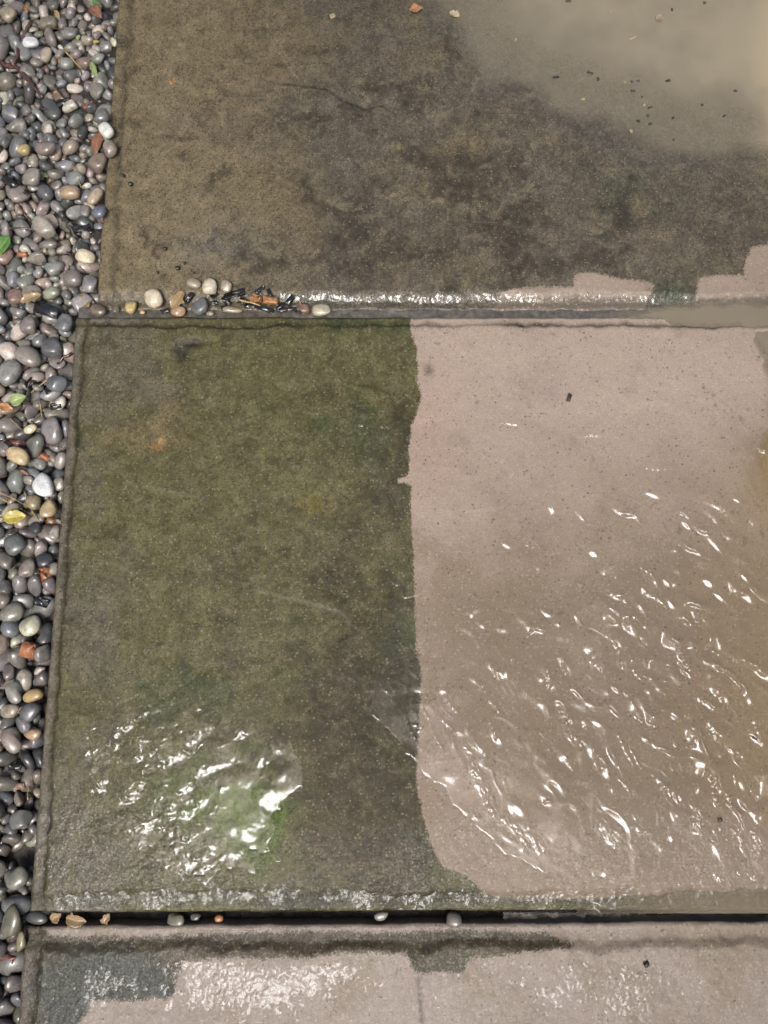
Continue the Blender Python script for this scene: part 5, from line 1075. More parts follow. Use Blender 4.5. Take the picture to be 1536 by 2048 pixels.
-1351,-182,-29,97,-53,-110,90,3,-1361,537,-48,-21,-8,18,169,13,-1161,-870,-49,35,-166,59,115,5,-1412,652,-40,-6,-14,-143,240,11,-1522,-42,-39,-1,-19,20,117,14,
-1389,500,-46,150,6,-97,95,4,-1408,-3,-18,-4,176,57,134,9,-1215,-606,-35,54,25,-155,136,13,-1488,1426,-44,-145,-8,-116,95,0,-1432,-866,-38,-59,15,150,173,5,
-1292,-442,-43,124,-56,40,177,7,-1424,-960,-39,-77,-6,-64,186,9,-1413,-31,-34,16,-40,-115,166,8,-1225,-452,-28,-31,143,61,141,15,-1402,-389,-44,-51,14,130,240,7,
-1278,-797,-25,26,23,-121,188,0,-1237,-80,-38,-45,-37,14,120,12,-1232,-8,-46,-34,-53,-158,91,12,-1350,674,-22,37,129,-93,137,0,-1510,6,-16,-26,54,-130,158,8,
-1031,-1072,-27,-153,61,37,183,0,-1350,-115,-50,-44,12,79,66,6,-1235,-148,-41,33,25,89,131,11,-1564,226,-24,0,38,1,179,2,-1169,-529,-29,76,1,-100,118,10,
-1517,100,-31,134,6,-82,144,5,-1542,586,-32,-34,13,129,154,10,-1432,905,-51,10,-19,39,156,8,-1448,2078,-42,-27,20,55,69,1,-1579,-191,-21,-55,-23,28,133,4,
-1081,-603,-48,-77,13,-66,92,10,-1396,213,-43,101,60,25,99,10,-1436,990,-45,6,-4,113,110,12,-1559,1339,-47,-41,20,-71,128,12,-1317,-821,-34,-108,-1,-98,89,1,
-1445,-138,-50,-2,31,-85,70,9,-1390,2147,-52,-63,1,-112,80,14,-1269,-536,-12,96,1,138,176,10,-1274,71,-31,168,-6,85,160,10,-1359,716,-46,15,-15,-137,164,5,
-1361,-699,-44,-59,-30,-133,96,1,-1426,1808,-48,-81,-8,-50,85,11,-1441,-1004,-25,103,153,0,139,13,-1491,-84,-16,-6,13,73,240,4,-1576,-378,-33,16,-5,90,175,8,
-1535,195,-1,46,24,-106,196,15,-1397,1478,-28,-10,-173,-2,124,7,-1174,-213,-23,16,9,136,116,5,-1294,1156,-43,180,14,9,114,3,-1221,-963,-18,-33,5,-60,146,13,
-1330,401,-32,-166,3,83,91,3,-1513,2161,-42,98,-131,23,138,0,-1437,136,-42,-163,13,55,119,11,-1267,226,-10,-29,-5,-129,240,4,-1527,32,-31,-73,-41,-91,99,3,
-1447,2215,-42,80,-2,-65,156,13,-1336,-71,-24,-115,-16,118,179,7,-1220,-159,-21,10,10,132,117,15,-1554,96,11,-10,7,22,194,8,-1462,-925,-14,-20,-1,-11,146,9,
-1475,893,-36,-25,18,-31,126,13,-1525,-366,-34,-138,1,111,113,6,-1308,-755,-29,68,-35,68,140,5,-1446,1690,-45,87,-160,5,166,5,-1521,-840,-47,6,-52,-23,207,7,
-1388,-247,-51,-74,43,-51,116,4,-1471,109,-39,-36,0,-27,132,2,-1402,1588,-45,-163,-35,38,70,12,-1480,-830,-26,63,-22,105,152,1,-1364,818,-49,99,-113,-50,160,1,
-1362,304,-17,59,-24,-35,110,15,-1379,-1173,-16,-43,-8,-90,95,9,-1166,-966,-34,108,31,56,88,10,-1523,784,-43,-51,1,-7,157,13,-1542,-339,-47,-20,-14,-157,105,8,
-1490,1004,-34,40,-7,-72,164,2,-1482,1758,-51,19,-5,37,94,9,-1201,-1162,-34,93,112,-55,88,7,-1343,1437,-47,-62,-41,39,71,12,-1490,30,-28,111,-13,19,108,13,
-1235,-116,-21,-22,22,178,122,6,-1346,-156,-51,-93,67,-36,116,0,-1590,2023,-49,25,15,-91,82,15,-1139,-775,-33,-105,5,87,134,15,-1261,-1041,-23,55,-113,93,134,6,
-1439,108,-9,0,-33,-16,149,10,-1570,1611,-48,102,-7,78,151,4,-1396,758,-43,-35,-42,-8,105,12,-1517,231,-21,11,13,-28,113,10,-1393,-882,-8,-171,32,-43,134,6,
-1255,442,-31,-77,-2,149,147,8,-1526,-303,-39,7,1,-171,142,8,-1519,-935,-15,-108,10,29,120,7,-1423,597,-32,-57,-38,171,190,15,-1331,-984,-30,59,99,-63,110,4,
-1192,-270,-38,44,14,125,119,13,-1518,933,-51,173,0,60,125,7,-1231,78,-36,-92,39,48,130,13,-1220,340,-40,-32,-18,145,77,11,-1523,-1033,-32,138,-20,94,240,14,
-1565,-1026,-31,16,41,-153,162,14,-1469,525,-39,157,-8,40,116,7,-1430,1399,-41,-60,99,95,65,2,-1362,128,-36,-155,-23,11,123,11,-1250,544,-33,-71,-26,104,130,10,
-1563,282,-32,-35,-26,-172,221,5,-1517,1554,-48,166,26,-17,198,3,-1362,-459,-24,-102,43,-117,178,4,-1292,570,-45,-14,-10,-8,142,11,-1458,-553,-48,57,29,156,100,3,
-1559,439,-49,-5,-5,-142,240,2,-1555,1086,-32,19,-27,134,182,3,-1490,959,-47,43,23,79,119,1,-1428,-599,-52,-180,-25,-33,65,4,-1277,-316,-33,74,-63,-57,122,6,
-1375,913,-37,-9,-29,176,126,10,-1361,949,-44,-102,23,-45,153,7,-1420,-71,-9,-43,-156,-42,168,8,-1423,539,-29,20,-17,176,202,4,-1576,-138,-19,-174,26,-69,145,2,
-1364,1508,-47,18,0,-168,164,14,-1355,-5,-41,-52,-27,-178,176,11,-1527,1910,-42,-136,-26,20,127,6,-1113,-1042,-12,61,-2,147,143,13,-1446,1598,-52,-100,6,-115,70,10,
-1479,-699,-16,15,-32,42,196,6,-1374,1784,-38,14,-139,-9,135,10,-1445,-777,-30,-85,-20,-29,120,7,-1422,-334,-20,5,-2,-171,170,4,-1510,1135,-48,20,28,63,124,8,
-1454,-1007,-1,164,-20,80,107,14,-1161,-383,-23,92,135,34,173,7,-1361,33,-10,3,23,-168,153,2,-1555,1847,-48,41,-52,49,208,4,-1388,1359,-45,-127,18,-59,67,5,
-1182,-623,-17,79,17,90,136,13,-1332,508,-26,15,-24,134,150,11,-1206,-563,-15,-19,3,31,179,8,-1470,79,-14,48,-26,108,128,15,-1512,-765,-14,11,21,26,173,2,
-1573,2057,-45,178,-14,-16,79,4,-1585,844,-41,-4,-23,-81,135,9,-1407,816,-44,-30,20,73,121,9,-1445,-742,-20,58,7,-165,132,13,-1164,-336,-37,53,-107,-83,118,13,
-1255,679,-35,-42,23,177,127,6,-1296,937,-40,54,-56,-83,110,11,-1570,-881,-27,-6,-2,131,160,14,-1451,1414,-50,42,73,-113,171,11,-1503,626,-34,-13,23,-29,189,2,
-1338,287,-43,-10,-35,-163,137,12,-1550,260,-2,-6,-27,163,115,6,-1372,-272,-21,-73,5,-39,123,5,-1519,1699,-50,-148,45,25,94,7,-1259,-1159,-13,3,64,22,123,2,
-1260,-456,-36,76,136,51,115,11,-1481,368,-29,-22,-15,142,132,13,-1591,2205,-39,12,-63,180,67,12,-1121,-1159,-31,-28,16,81,215,3,-1312,-230,-37,-48,6,118,65,3,
-1165,-588,-39,-112,62,92,105,13,-1352,-842,-21,12,20,126,233,13,-1242,-889,-42,111,-22,91,99,7,-1208,3,-28,24,-41,81,141,10,-1356,1076,-38,29,-12,-170,124,11,
-1387,-984,-24,-14,-64,20,131,14,-1545,-633,-17,134,-9,-39,118,8,-1386,-682,-9,0,-2,151,152,10,-1489,1849,-40,8,1,101,175,7,-1551,2017,-49,-167,15,-54,117,8,
-1382,651,-33,-68,-49,-109,92,4,-1281,393,-38,105,45,105,97,12,-1588,-643,-23,110,-51,-109,112,3,-1434,2313,-51,-98,-135,2,106,5,-1405,-451,-24,-16,24,129,157,0,
-1274,-661,5,38,-2,-14,240,6,-1580,1373,-49,-80,-88,-58,167,11,-1371,-1038,-15,-71,-31,153,190,1,-1443,143,-16,-18,37,35,94,6,-1323,-287,-14,35,126,-14,132,0,
-1538,-720,-7,-174,-17,40,156,8,-1479,745,-35,-71,71,20,86,3,-1436,1998,-44,17,19,-157,168,15,-1573,-530,-20,-16,-40,-79,212,11,-1471,1314,-47,-3,-171,-75,71,1,
-1407,378,-7,16,26,162,220,10,-1373,-167,-23,-146,1,69,126,4,-1546,-82,-17,94,-10,70,204,0,-1533,-416,-41,25,-38,129,140,6,-1481,420,-45,8,-118,-84,100,14,
-1573,1249,-49,54,43,-67,128,1,-1284,316,-14,34,13,-66,141,14,-1453,-616,-20,3,166,17,112,10,-1539,-1094,-10,25,-22,-71,108,3,-1370,-94,-33,39,27,55,108,6,
-1533,2192,-49,5,-48,180,138,3,-1173,-1095,-44,59,-32,41,67,9,-1521,1470,-49,56,-32,21,72,13,-1431,702,-35,-40,-21,55,152,4,-1533,2059,-46,-34,32,132,127,7,
-1467,2089,-46,12,62,-14,106,2,-1584,477,-24,24,3,89,121,3,-1507,2319,-37,-33,-178,-52,112,15,-1304,737,-36,-32,15,-142,107,4,-1442,1242,-38,-19,16,-162,173,6,
-1572,1167,-39,4,-52,-90,171,4,-1482,-389,-40,-59,25,-117,210,7,-1556,-1101,-35,19,-7,84,151,8,-1143,-1070,-39,41,6,107,216,1,-1418,-110,-7,88,-3,19,127,13,
-1354,1114,-36,-50,-2,-143,141,8,-1326,-406,-24,-44,-14,-162,182,12,-1242,-638,-32,-2,11,165,151,13,-1586,703,-25,147,-29,-60,89,14,-1395,727,-43,29,-21,-149,108,6,
-1439,17,-25,-18,47,-65,178,8,-1335,-19,-4,31,16,-54,170,2,-1212,-506,-10,22,2,-128,120,12,-1268,-95,-42,99,-5,-69,112,10,-1260,-585,-30,3,-23,-88,199,4,
-1445,-537,-18,-52,152,-26,160,3,-1543,-830,-10,-62,20,22,152,15,-1131,-878,-43,72,36,-109,119,1,-1585,1296,-48,47,33,66,120,14,-1184,-1122,-42,-84,56,-68,133,12,
-1526,-463,-26,142,-40,60,156,9,-1497,-178,-26,-4,-23,63,166,6,-1502,2242,-38,-16,47,-174,102,15,-1559,364,-3,-48,-28,-37,184,6,-1207,-1184,-35,27,-18,134,96,5,
-1316,-294,-46,48,15,54,134,3,-1467,571,-41,142,-37,-6,98,9,-1576,-444,-36,1,-15,94,157,8,-1393,129,-22,54,26,-175,100,5,-1281,31,-39,2,-17,-32,120,11,-1319,628,-33,17,28,34,217,3,
-1447,1890,-45,14,-145,-79,100,12,-1378,465,-28,-51,53,-139,179,9,-1176,-1009,-25,11,-152,-24,184,9,-1455,1925,-37,78,26,4,132,15,-1203,133,-26,-44,0,-176,143,7,
-1329,115,-29,26,147,-90,94,5,-1406,1079,-36,50,-165,35,163,13,-1587,1766,-51,-30,15,161,67,12,-1074,-1179,-34,-116,-5,92,106,7,-1083,-1139,-36,90,15,-89,102,5,
-1500,320,-23,-11,-58,85,115,6,-1280,-362,-23,-145,-32,44,183,11,-1575,565,-41,-32,-160,-5,112,10,-1107,-1117,-40,-95,52,-20,116,14,-1547,823,-35,-58,-48,-163,149,5,
-1325,66,-17,61,-48,-154,162,2,-1311,286,-16,28,39,-164,150,9,-1199,-409,-16,135,15,-62,134,12,-1336,571,-17,17,-14,125,206,9,-1480,497,-18,0,22,-93,175,14,
-1385,2168,-39,97,47,-29,109,14,-1345,-766,-34,24,-20,125,116,4,-1339,289,-19,67,19,31,65,9,-1329,798,-36,21,27,-148,161,13,-1237,105,-4,-20,-21,160,155,6,
-1214,-816,-28,-8,10,-108,140,14,-1164,-890,-15,-64,25,14,154,15,-1535,-336,-18,-76,-138,26,96,0,-1147,-650,-29,-120,-9,105,121,7,-1235,-372,7,-3,9,-39,158,0,
-1411,1183,-24,-17,8,106,192,6,-1402,2051,-43,-7,-27,87,86,0,-1491,-481,-26,29,-36,-94,122,4,-1278,-8,-26,50,17,-101,165,10,-1274,608,-28,18,-26,-101,185,9,
-1428,1498,-44,16,-62,-80,101,10,-1555,-392,2,-24,29,60,213,7,-1496,1771,-46,-110,41,-3,81,15,-1492,1698,-43,69,36,5,103,10,-1539,1146,-39,133,2,127,75,2,
-1477,129,-12,-48,123,-45,110,10,-1309,-207,-32,-148,-26,8,111,9,-1208,-1014,-20,122,-25,-91,79,12,-1328,-719,-27,-9,-15,-148,164,4,-1365,408,-26,1,7,-111,117,9,
-1517,-497,-42,49,38,-149,92,3,-1234,-1004,-16,17,30,-171,143,11,-1241,-1089,-17,16,-12,9,137,6,-1381,574,-30,-21,34,-15,140,5,-1559,-458,-4,-2,164,-81,163,5,
-1497,-339,-28,89,66,3,166,3,-1479,448,-7,15,1,-95,132,0,-1423,432,-28,116,151,2,239,8,-1223,-229,-16,3,-12,144,188,0,-1056,-1128,-25,-36,147,60,134,3,
-1237,-848,-17,-26,-176,8,124,12,-1328,1885,-52,-36,-24,-67,82,13,-1563,-670,-3,51,-2,148,149,1,-1499,854,-21,9,-17,1,194,0,-1217,273,-43,-33,-139,-13,65,9,
-1022,-53,-52,-9,-1,53,113,10,-1292,-568,2,129,-22,-51,154,13,-1579,736,-33,33,58,119,160,3,-1368,1452,-47,46,16,-48,103,14,-1294,-105,-14,141,10,-2,138,12,
-1518,411,-20,9,-19,88,193,12,-1469,-1049,-17,1,-5,80,158,8,-1111,-795,-24,-43,-19,-161,119,9,-1576,-1139,-13,8,-6,121,147,9,-1458,-1096,-10,-21,162,11,130,10,
-1128,-732,-18,144,60,58,153,3,-1587,188,-29,96,-53,67,105,1,-1315,-460,-10,-5,-39,-11,187,12,-1446,202,-8,40,31,80,126,12,-1539,-164,-5,18,28,167,145,2,-1284,106,-7,98,7,39,106,2,
-1382,2020,-39,-121,118,20,126,2,-1420,243,5,10,-5,144,215,6,-1488,-597,-37,63,-16,-18,91,12,-1458,396,-45,-107,-142,6,169,14,-1552,505,-17,48,16,-48,158,6,
-1372,-345,-23,-37,31,158,176,3,-1453,-437,-17,12,162,56,240,5,-1533,-875,-2,145,42,-79,181,5,-1363,992,-44,9,3,156,68,15,-1465,1952,-48,-35,8,87,92,6,-1363,645,-27,47,-7,99,87,12,
-1582,-237,-19,-80,96,-45,140,10,-1475,-200,3,-12,-21,82,123,1,-1569,-322,-23,63,-31,33,169,15,-1562,1292,-42,-4,-32,-149,103,2,-1210,185,-26,97,109,-55,101,0,
-1346,-684,-18,87,-14,11,105,6,-1396,2207,-43,37,15,168,115,15,-1303,-322,-21,-72,-24,-89,134,12,-1529,1432,-30,99,-26,-145,150,3,-1568,2187,-40,15,35,-129,101,2,
-1190,2464,-48,-40,-10,-80,84,2,-1163,-1183,-25,-56,-10,-85,91,13,-1361,868,-38,-92,40,33,169,7,-1290,-252,-24,146,13,19,146,12,-1395,-645,-29,77,145,-26,108,15,
-1574,891,-28,-15,7,100,143,6,-1520,1102,-32,-104,-41,106,108,9,-1505,275,-5,-36,24,115,226,7,-1222,-459,1,-29,-163,-20,121,12,-1459,342,-11,122,3,60,146,1,
-1149,-571,-16,-96,56,8,112,6,-1498,-638,-26,-21,40,113,179,0,-1410,-809,-1,-22,-7,-16,156,10,-1261,-147,-21,-100,10,3,115,1,-1522,140,-11,40,22,164,179,3,
-1585,1870,-42,29,-45,-107,87,14,-1481,1650,-34,-31,-1,-61,159,0,-1457,1612,-48,-42,12,-154,94,11,-1164,-538,-3,24,-20,91,124,11,-1344,-162,-20,26,31,7,74,3,
-1370,1540,-38,-34,-119,-30,70,1,-1348,-513,-6,38,30,58,200,0,-1497,-296,0,-74,-103,-66,185,6,-1195,-1058,-15,6,26,87,180,8,-1345,-1168,-28,-23,-11,27,170,8,
-1269,370,-26,-32,38,-134,100,1,-1485,2040,-47,80,-133,-27,116,9,-1284,144,-12,-68,12,-31,163,5,-1405,175,-8,-106,-71,48,223,6,-1345,1353,-40,26,-156,-9,126,7,
-1507,1214,-28,11,-55,66,193,10,-1346,259,-10,93,-47,82,120,4,-1111,-972,-34,35,19,-59,119,1,-1525,-27,-16,-17,-29,-34,166,11,-1577,620,-28,3,-38,-69,159,13,
-1279,-402,-21,124,6,32,134,3,-1484,-1136,-30,-45,12,-100,167,5,-1497,-907,-10,8,17,-5,88,3,-1512,1499,-24,-120,-15,-52,174,10,-1528,1625,-46,-71,-38,161,135,10,
-1457,46,-22,-65,115,60,110,11,-1475,2147,-34,-89,26,126,95,7,-1486,-732,2,-78,19,-45,129,7,-1369,502,-30,79,-139,16,146,9,-1226,-30,-37,23,78,-16,112,11,
-1372,1958,-51,-114,27,-16,84,7,-1409,784,-27,-2,-8,111,102,13,-1369,-596,-20,-13,-20,-129,140,10,-1246,640,-37,63,-41,66,113,9,-1383,-56,-24,-129,3,115,106,10,
-1366,750,-32,-18,11,-162,95,2,-1338,-785,-8,29,-158,-3,168,4,-1564,987,-34,-125,19,-33,100,12,-1157,-1129,-23,-68,45,-95,133,6,-1435,884,-33,15,19,-119,84,0,
-1380,1934,-52,-140,-23,34,75,4,-1490,-822,10,-20,171,-3,164,8,-1224,167,-10,27,-30,107,109,1,-1451,864,-43,30,-16,114,76,12,-1435,-493,-12,-45,-19,-135,134,6,
-1557,-1061,-26,-75,-130,4,105,0,-1457,1202,-43,45,15,167,83,2,-1354,-133,-16,-28,28,151,146,7,-1184,-943,-19,14,10,-58,127,4,-1418,-1140,-14,-94,7,-12,240,2,
-1400,-548,-27,37,-7,-40,125,2,-1505,565,-36,79,14,-129,163,5,-1407,-728,-3,-34,-14,140,131,10,-1581,1970,-46,-39,-9,-162,112,5,-1580,663,-32,55,-46,18,118,15,
-1220,413,-40,104,0,-83,104,15,-1364,-32,-24,-165,29,-47,84,5,-1242,-296,-27,-2,11,-73,210,15,-1438,1766,-34,6,-178,10,194,14,-1318,1259,-46,22,21,-38,120,1,
-1336,1177,-41,-108,-13,-64,89,8,-1553,861,-41,-29,18,-144,108,0,-1362,-306,-30,79,-160,-12,131,2,-1307,972,-35,-63,-8,153,189,4,-1377,539,-16,170,-2,95,118,8,
-1325,1090,-30,32,8,94,127,13,-1317,-572,-28,-17,11,-60,141,8,-1288,-958,-15,57,7,47,122,10,-1472,658,-17,-21,-22,-113,179,8,-1548,954,-25,-152,-19,69,155,6,
-1353,373,-14,-33,-19,56,170,9,-1589,1100,-43,-83,23,124,68,2,-1466,-317,-35,-65,-26,83,113,8,-1368,-418,0,-68,18,46,144,7,-1467,-786,-2,35,12,-52,174,3,
-1484,-28,-15,-164,-31,0,92,12,-1167,2367,-51,19,-25,-170,104,5,-1412,1028,-39,-11,38,48,169,0,-1276,-876,-26,-7,11,72,195,5,-1307,431,-25,41,-20,158,189,13,
-1540,1590,-36,20,-63,-111,137,10,-1372,1593,-44,-21,28,-140,91,8,-1364,2390,-40,-7,-18,-144,218,6,-1487,1158,-35,101,29,-102,138,3,-1092,-1077,-30,35,24,60,144,5,
-1235,-183,-26,80,3,117,65,2,-1566,-797,-1,16,16,3,144,2,-1427,858,-51,-12,-45,30,131,14,-1582,-1039,-13,-51,26,101,147,15,-1218,-910,-29,82,-19,87,193,9,
-1529,1300,-40,-113,46,-42,141,5,-1434,836,-35,45,-5,-73,120,4,-1360,-1000,-24,101,-7,-129,111,7,-1256,174,-20,11,-29,-180,123,10,-1166,-853,-37,47,21,179,95,11,
-1327,-331,-31,-137,50,74,105,7,-1483,-1005,-24,85,-26,-44,126,3,-1439,1525,-39,27,-38,39,117,13,-1507,2214,-44,100,-16,-39,121,5,-1494,1941,-36,-55,150,16,137,9,
-1506,-225,-16,-11,13,-155,133,12,-1397,-775,-16,9,2,142,161,1,-1564,1917,-35,-16,-22,119,106,6,-1448,948,-36,40,16,-44,111,15,-1517,1170,-42,78,35,10,127,3,
-1373,1311,-38,-17,20,-55,211,7,-1377,102,-24,42,3,-161,122,6,]

# ------------------------------------------------------------------ pebbles
def pebble_shapes(sub):
    bm = bmesh.new()
    bmesh.ops.create_icosphere(bm, subdivisions=sub, radius=1)
    V = np.array([v.co[:] for v in bm.verts])
    F = np.array([[v.index for v in f.verts] for f in bm.faces])
    bm.free()
    out = []
    for k in range(16):
        r = np.random.RandomState(100+k)
        P = V.copy()
        e = r.uniform(.74, 1.0)                                                 # a little boxy
        P = np.sign(P)*np.abs(P)**e
        d = np.ones(len(P))
        for j in range(5):
            n = r.normal(size=3)
            n /= np.linalg.norm(n)
            d += r.uniform(-.14, .14)*np.sin(r.uniform(1.2, 2.6)*(V@n)+r.uniform(0, 6))
        P = P*d[:, None]
        for j in range(r.randint(1, 5)):                                        # worn facets
            n = r.normal(size=3)
            n /= np.linalg.norm(n)
            h = r.uniform(.58, .8)
            P = P-n[None]*(np.maximum(P@n-h, 0)*.75)[:, None]
        P[:, 0] *= 1+r.uniform(-.25, .25)*P[:, 1]*.4
        P *= np.array([1, r.uniform(.60, .90), r.uniform(.42, .70)])
        P -= P.mean(0)
        P /= np.abs(P[:, 0]).max()
        out.append((P, F))
    return out

def pebble_material(name, from_mesh):
    t = NT(name)
    if from_mesh:
        col, p = t.attr('pebble_tone').outputs['Color'], t.pos()
    else:
        oi = t.n('ObjectInfo')
        col = oi.outputs['Color']
        mp = t.n('Mapping')
        t.put(mp.inputs['Vector'], t.pos())
        mp.inputs['Scale'].default_value = (.013, .013, .013)
        cmb = t.n('CombineXYZ')
        for i in range(3): t.put(cmb.inputs[i], t.math('MULTIPLY', oi.outputs['Random'], 3.0+i))
        t.put(mp.inputs['Location'], cmb.outputs[0])
        p = mp.outputs[0]
    n1, n2, n3 = t.noise(90, 4, .65, p), t.noise(700, 3, .6, p), t.noise(190, 5, .7, p, .6)
    g = t.math('MULTIPLY', t.ramp(n1, .3, .7, .72, 1.3), t.ramp(n2, .3, .7, .82, 1.2))
    cmb = t.n('CombineColor')
    for i in range(3): t.put(cmb.inputs[i], g)
    c = t.mixc(1.0, col, cmb.outputs[0], 'MULTIPLY')
    c = t.mixc(t.math('MULTIPLY', t.ramp(n3, .58, .72), .5), c, (.045, .036, .027))
    c = t.mixc(t.math('MULTIPLY', t.ramp(n3, .38, .26), .35), c, (.30, .25, .18))
    s = t.princ(Base_Color=c, Roughness=.42, Normal=t.bump(n2, .25, .0006), Specular_IOR_Level=.35, Coat_Weight=.9, Coat_Roughness=.09, Coat_IOR=1.33,
                Coat_Normal=t.bump(n1, .25, .0025))
    return t.done(s)

M_PEB, M_GRAVEL = pebble_material('wet_pebble', False), pebble_material('wet_gravel', True)
SHAPES = pebble_shapes(3)
LOWS = pebble_shapes(2)
PEB_ME = [raw_mesh('pebble', P, F) for P, F in SHAPES]
for m_ in PEB_ME: m_.materials.append(M_PEB)

PALETTE = [('grey', (.165, .152, .130), .30), ('dark slate', (.062, .062, .060), .10), ('brownish grey', (.170, .138, .105), .26), ('tan', (.28, .21, .13), .08),
           ('cream', (.42, .36, .25), .05), ('bluish grey', (.135, .140, .140), .09), ('reddish brown', (.18, .10, .065), .02), ('olive', (.17, .155, .10), .06), ('pinkish', (.27, .205, .16), .04)]
PW = np.cumsum([p[2] for p in PALETTE])
prng = random.Random(21)

def pick(y=1.0):
    r = prng.random()*PW[-1]
    k = int(np.searchsorted(PW, r))
    n, c, _ = PALETTE[k]
    f = prng.uniform(1.05, 1.95)*(.66+.34*float(smooth(-.25, .45, y)))  # stone colour darkened towards the near end, standing in for shade there
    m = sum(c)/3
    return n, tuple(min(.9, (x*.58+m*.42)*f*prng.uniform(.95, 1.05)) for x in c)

# resting poses of the heap (x, y, z in half millimetres; turn in degrees; half length in tenths of a millimetre; shape), largest in view first
HP = np.array(POSES, float).reshape(-1, 8)
HQ = np.array([Euler([math.radians(v) for v in h[3:6]]).to_quaternion()[:] for h in HP])
HEAP = np.concatenate([HP[:, :3]/2000, HQ, HP[:, 6:7]*1e-4, HP[:, 7:8]], 1)

# stones one can single out in the photograph: px, py, length, width (photo pixels), turn, colour, label[, lift]
WHITE, CREAM, TANC, GREYC, TAUPE, SLATE, BLUE, BRICK = (.70, .68, .62), (.50, .43, .30), (.33, .24, .12), (.17, .16, .14), (.155, .12, .09), (.045, .047, .05), (.15, .165, .18), (.36, .13, .055)
BED = [
    (61, 84, 36, 21, -8, WHITE, 'white oblong pebble near the top of the gravel bed'),
    (86, 970, 58, 36, -68, WHITE, 'large white block-like pebble close to the middle slab'),
    (62, 1252, 44, 42, 20, (.42, .40, .29), 'pale speckled round pebble directly above the orange brick cube'),
    (171, 512, 44, 28, -22, CREAM, 'smooth cream oval pebble at the edge of the upper slab'),
    (196, 327, 46, 34, 28, TAUPE, 'large brownish grey pebble leaning on the edge of the upper slab'),
    (213, 262, 34, 26, -50, (.50, .50, .44), 'whitish pebble with a grey half lying on the edge of the upper slab', .012),
    (218, 298, 34, 27, 80, (.21, .18, .15), 'light brown egg-shaped pebble below the whitish two-tone one', .006),
    (202, 232, 34, 27, 32, (.12, .118, .11), 'dark grey egg-shaped pebble above the whitish two-tone one', .008),
    (199, 425, 28, 27, 0, (.10, .11, .135), 'bluish shining round pebble on the upper slab edge', .006),
    (190, 394, 40, 25, 55, (.28, .22, .15), 'pale brown upright pebble above the bluish round one'),
    (180, 568, 40, 27, 80, (.19, .175, .17), 'grey upright oval pebble at the upper slab corner'),
    (147, 558, 42, 38, 10, (.13, .115, .10), 'dark round pebble left of the grey upright oval one'),
    (57, 714, 60, 42, -28, (.175, .155, .13), 'large smooth grey-brown pebble pointing down to the right'),
    (19, 744, 56, 38, 66, (.19, .185, .17), 'large pale grey oval pebble at the left border of the photo'),
    (104, 698, 44, 42, 60, (.085, .085, .085), 'large dark grey pebble right of the smooth grey-brown one'),
    (127, 646, 38, 33, 60, (.12, .12, .12), 'dark grey rounded pebble beside the top corner of the middle slab'),
    (57, 652, 40, 32, 55, (.17, .145, .13), 'rounded grey-mauve pebble above the large smooth grey-brown one'),
    (112, 768, 44, 32, -12, (.085, .09, .095), 'dark shiny pebble below the straw stalk'),
    (37, 911, 46, 32, -24, (.40, .31, .17), 'large cream-tan pebble below the brick-red strip'),
    (61, 858, 27, 18, 20, (.52, .44, .27), 'small pale cream pebble above the brick-red strip'),
    (98, 1018, 42, 28, 70, (.33, .25, .14), 'tan angular pebble touching the middle slab below the white block'),
    (69, 1005, 32, 30, 0, (.20, .165, .09), 'olive brown rounded pebble left of the tan angular one'),
    (27, 1225, 54, 38, 32, (.165, .155, .125), 'large grey oval pebble left of the pale speckled one'),
    (88, 1121, 36, 30, -10, (.04, .042, .046), 'dark slate-coloured oval pebble touching the middle slab'),
    (54, 1138, 44, 28, 62, (.20, .17, .14), 'waisted grey-brown pebble left of the dark slate-coloured oval'),
    (28, 1088, 44, 40, 30, (.10, .105, .10), 'big dark grey pebble below the yellow leaf'),
    (31, 1385, 46, 28, -68, (.19, .185, .16), 'pale grey upright pebble left of the yellow-tan chip'),
    (66, 1391, 40, 24, 25, (.34, .24, .11), 'yellow-tan chip-like pebble touching the middle slab'),
    (60, 1424, 44, 32, 60, (.09, .09, .09), 'dark grey pebble right below the yellow-tan chip'),
    (26, 1480, 54, 32, -58, (.20, .165, .14), 'smooth brownish oval pebble in the dark lower gravel'),
    (64, 1467, 38, 22, -8, (.36, .25, .15), 'brown pebble with a cream patch beside the slab edge'),
    (20, 1422, 40, 28, 5, (.26, .22, .16), 'pale cone-shaped pebble above the smooth brownish oval'),
    (42, 1638, 46, 38, 20, (.12, .12, .108), 'grey three-cornered pebble in the dark lower gravel'),
    (34, 1752, 46, 40, 30, (.15, .145, .12), 'grey wedge-shaped pebble near the lower left corner of the middle slab'),
    (24, 1846, 74, 38, 75, (.13, .125, .085), 'long greenish pebble beside the joint at the lower left'),
    (42, 1884, 42, 18, 84, (.22, .19, .11), 'narrow yellowish pebble against the corner of the lower slab'),
    (48, 300, 26, 25, 0, (.36, .28, .13), 'small round yellow-tan pebble in the upper gravel'),
    (92, 297, 44, 36, -20, (.16, .13, .11), 'large brownish pebble right of the small yellow-tan one'),
    (63, 355, 40, 34, 70, (.22, .20, .17), 'pale grey triangular pebble beside the small green sprig'),
    (142, 385, 42, 28, 4, (.27, .20, .13), 'flat tan pebble right of the small green sprig'),
    (88, 455, 52, 32, -42, (.27, .24, .20), 'long pale grey-tan pebble beneath the thin red twig'),
    (15, 28, 34, 30, 40, (.26, .22, .15), 'pale tan rounded pebble in the top left corner'),
]
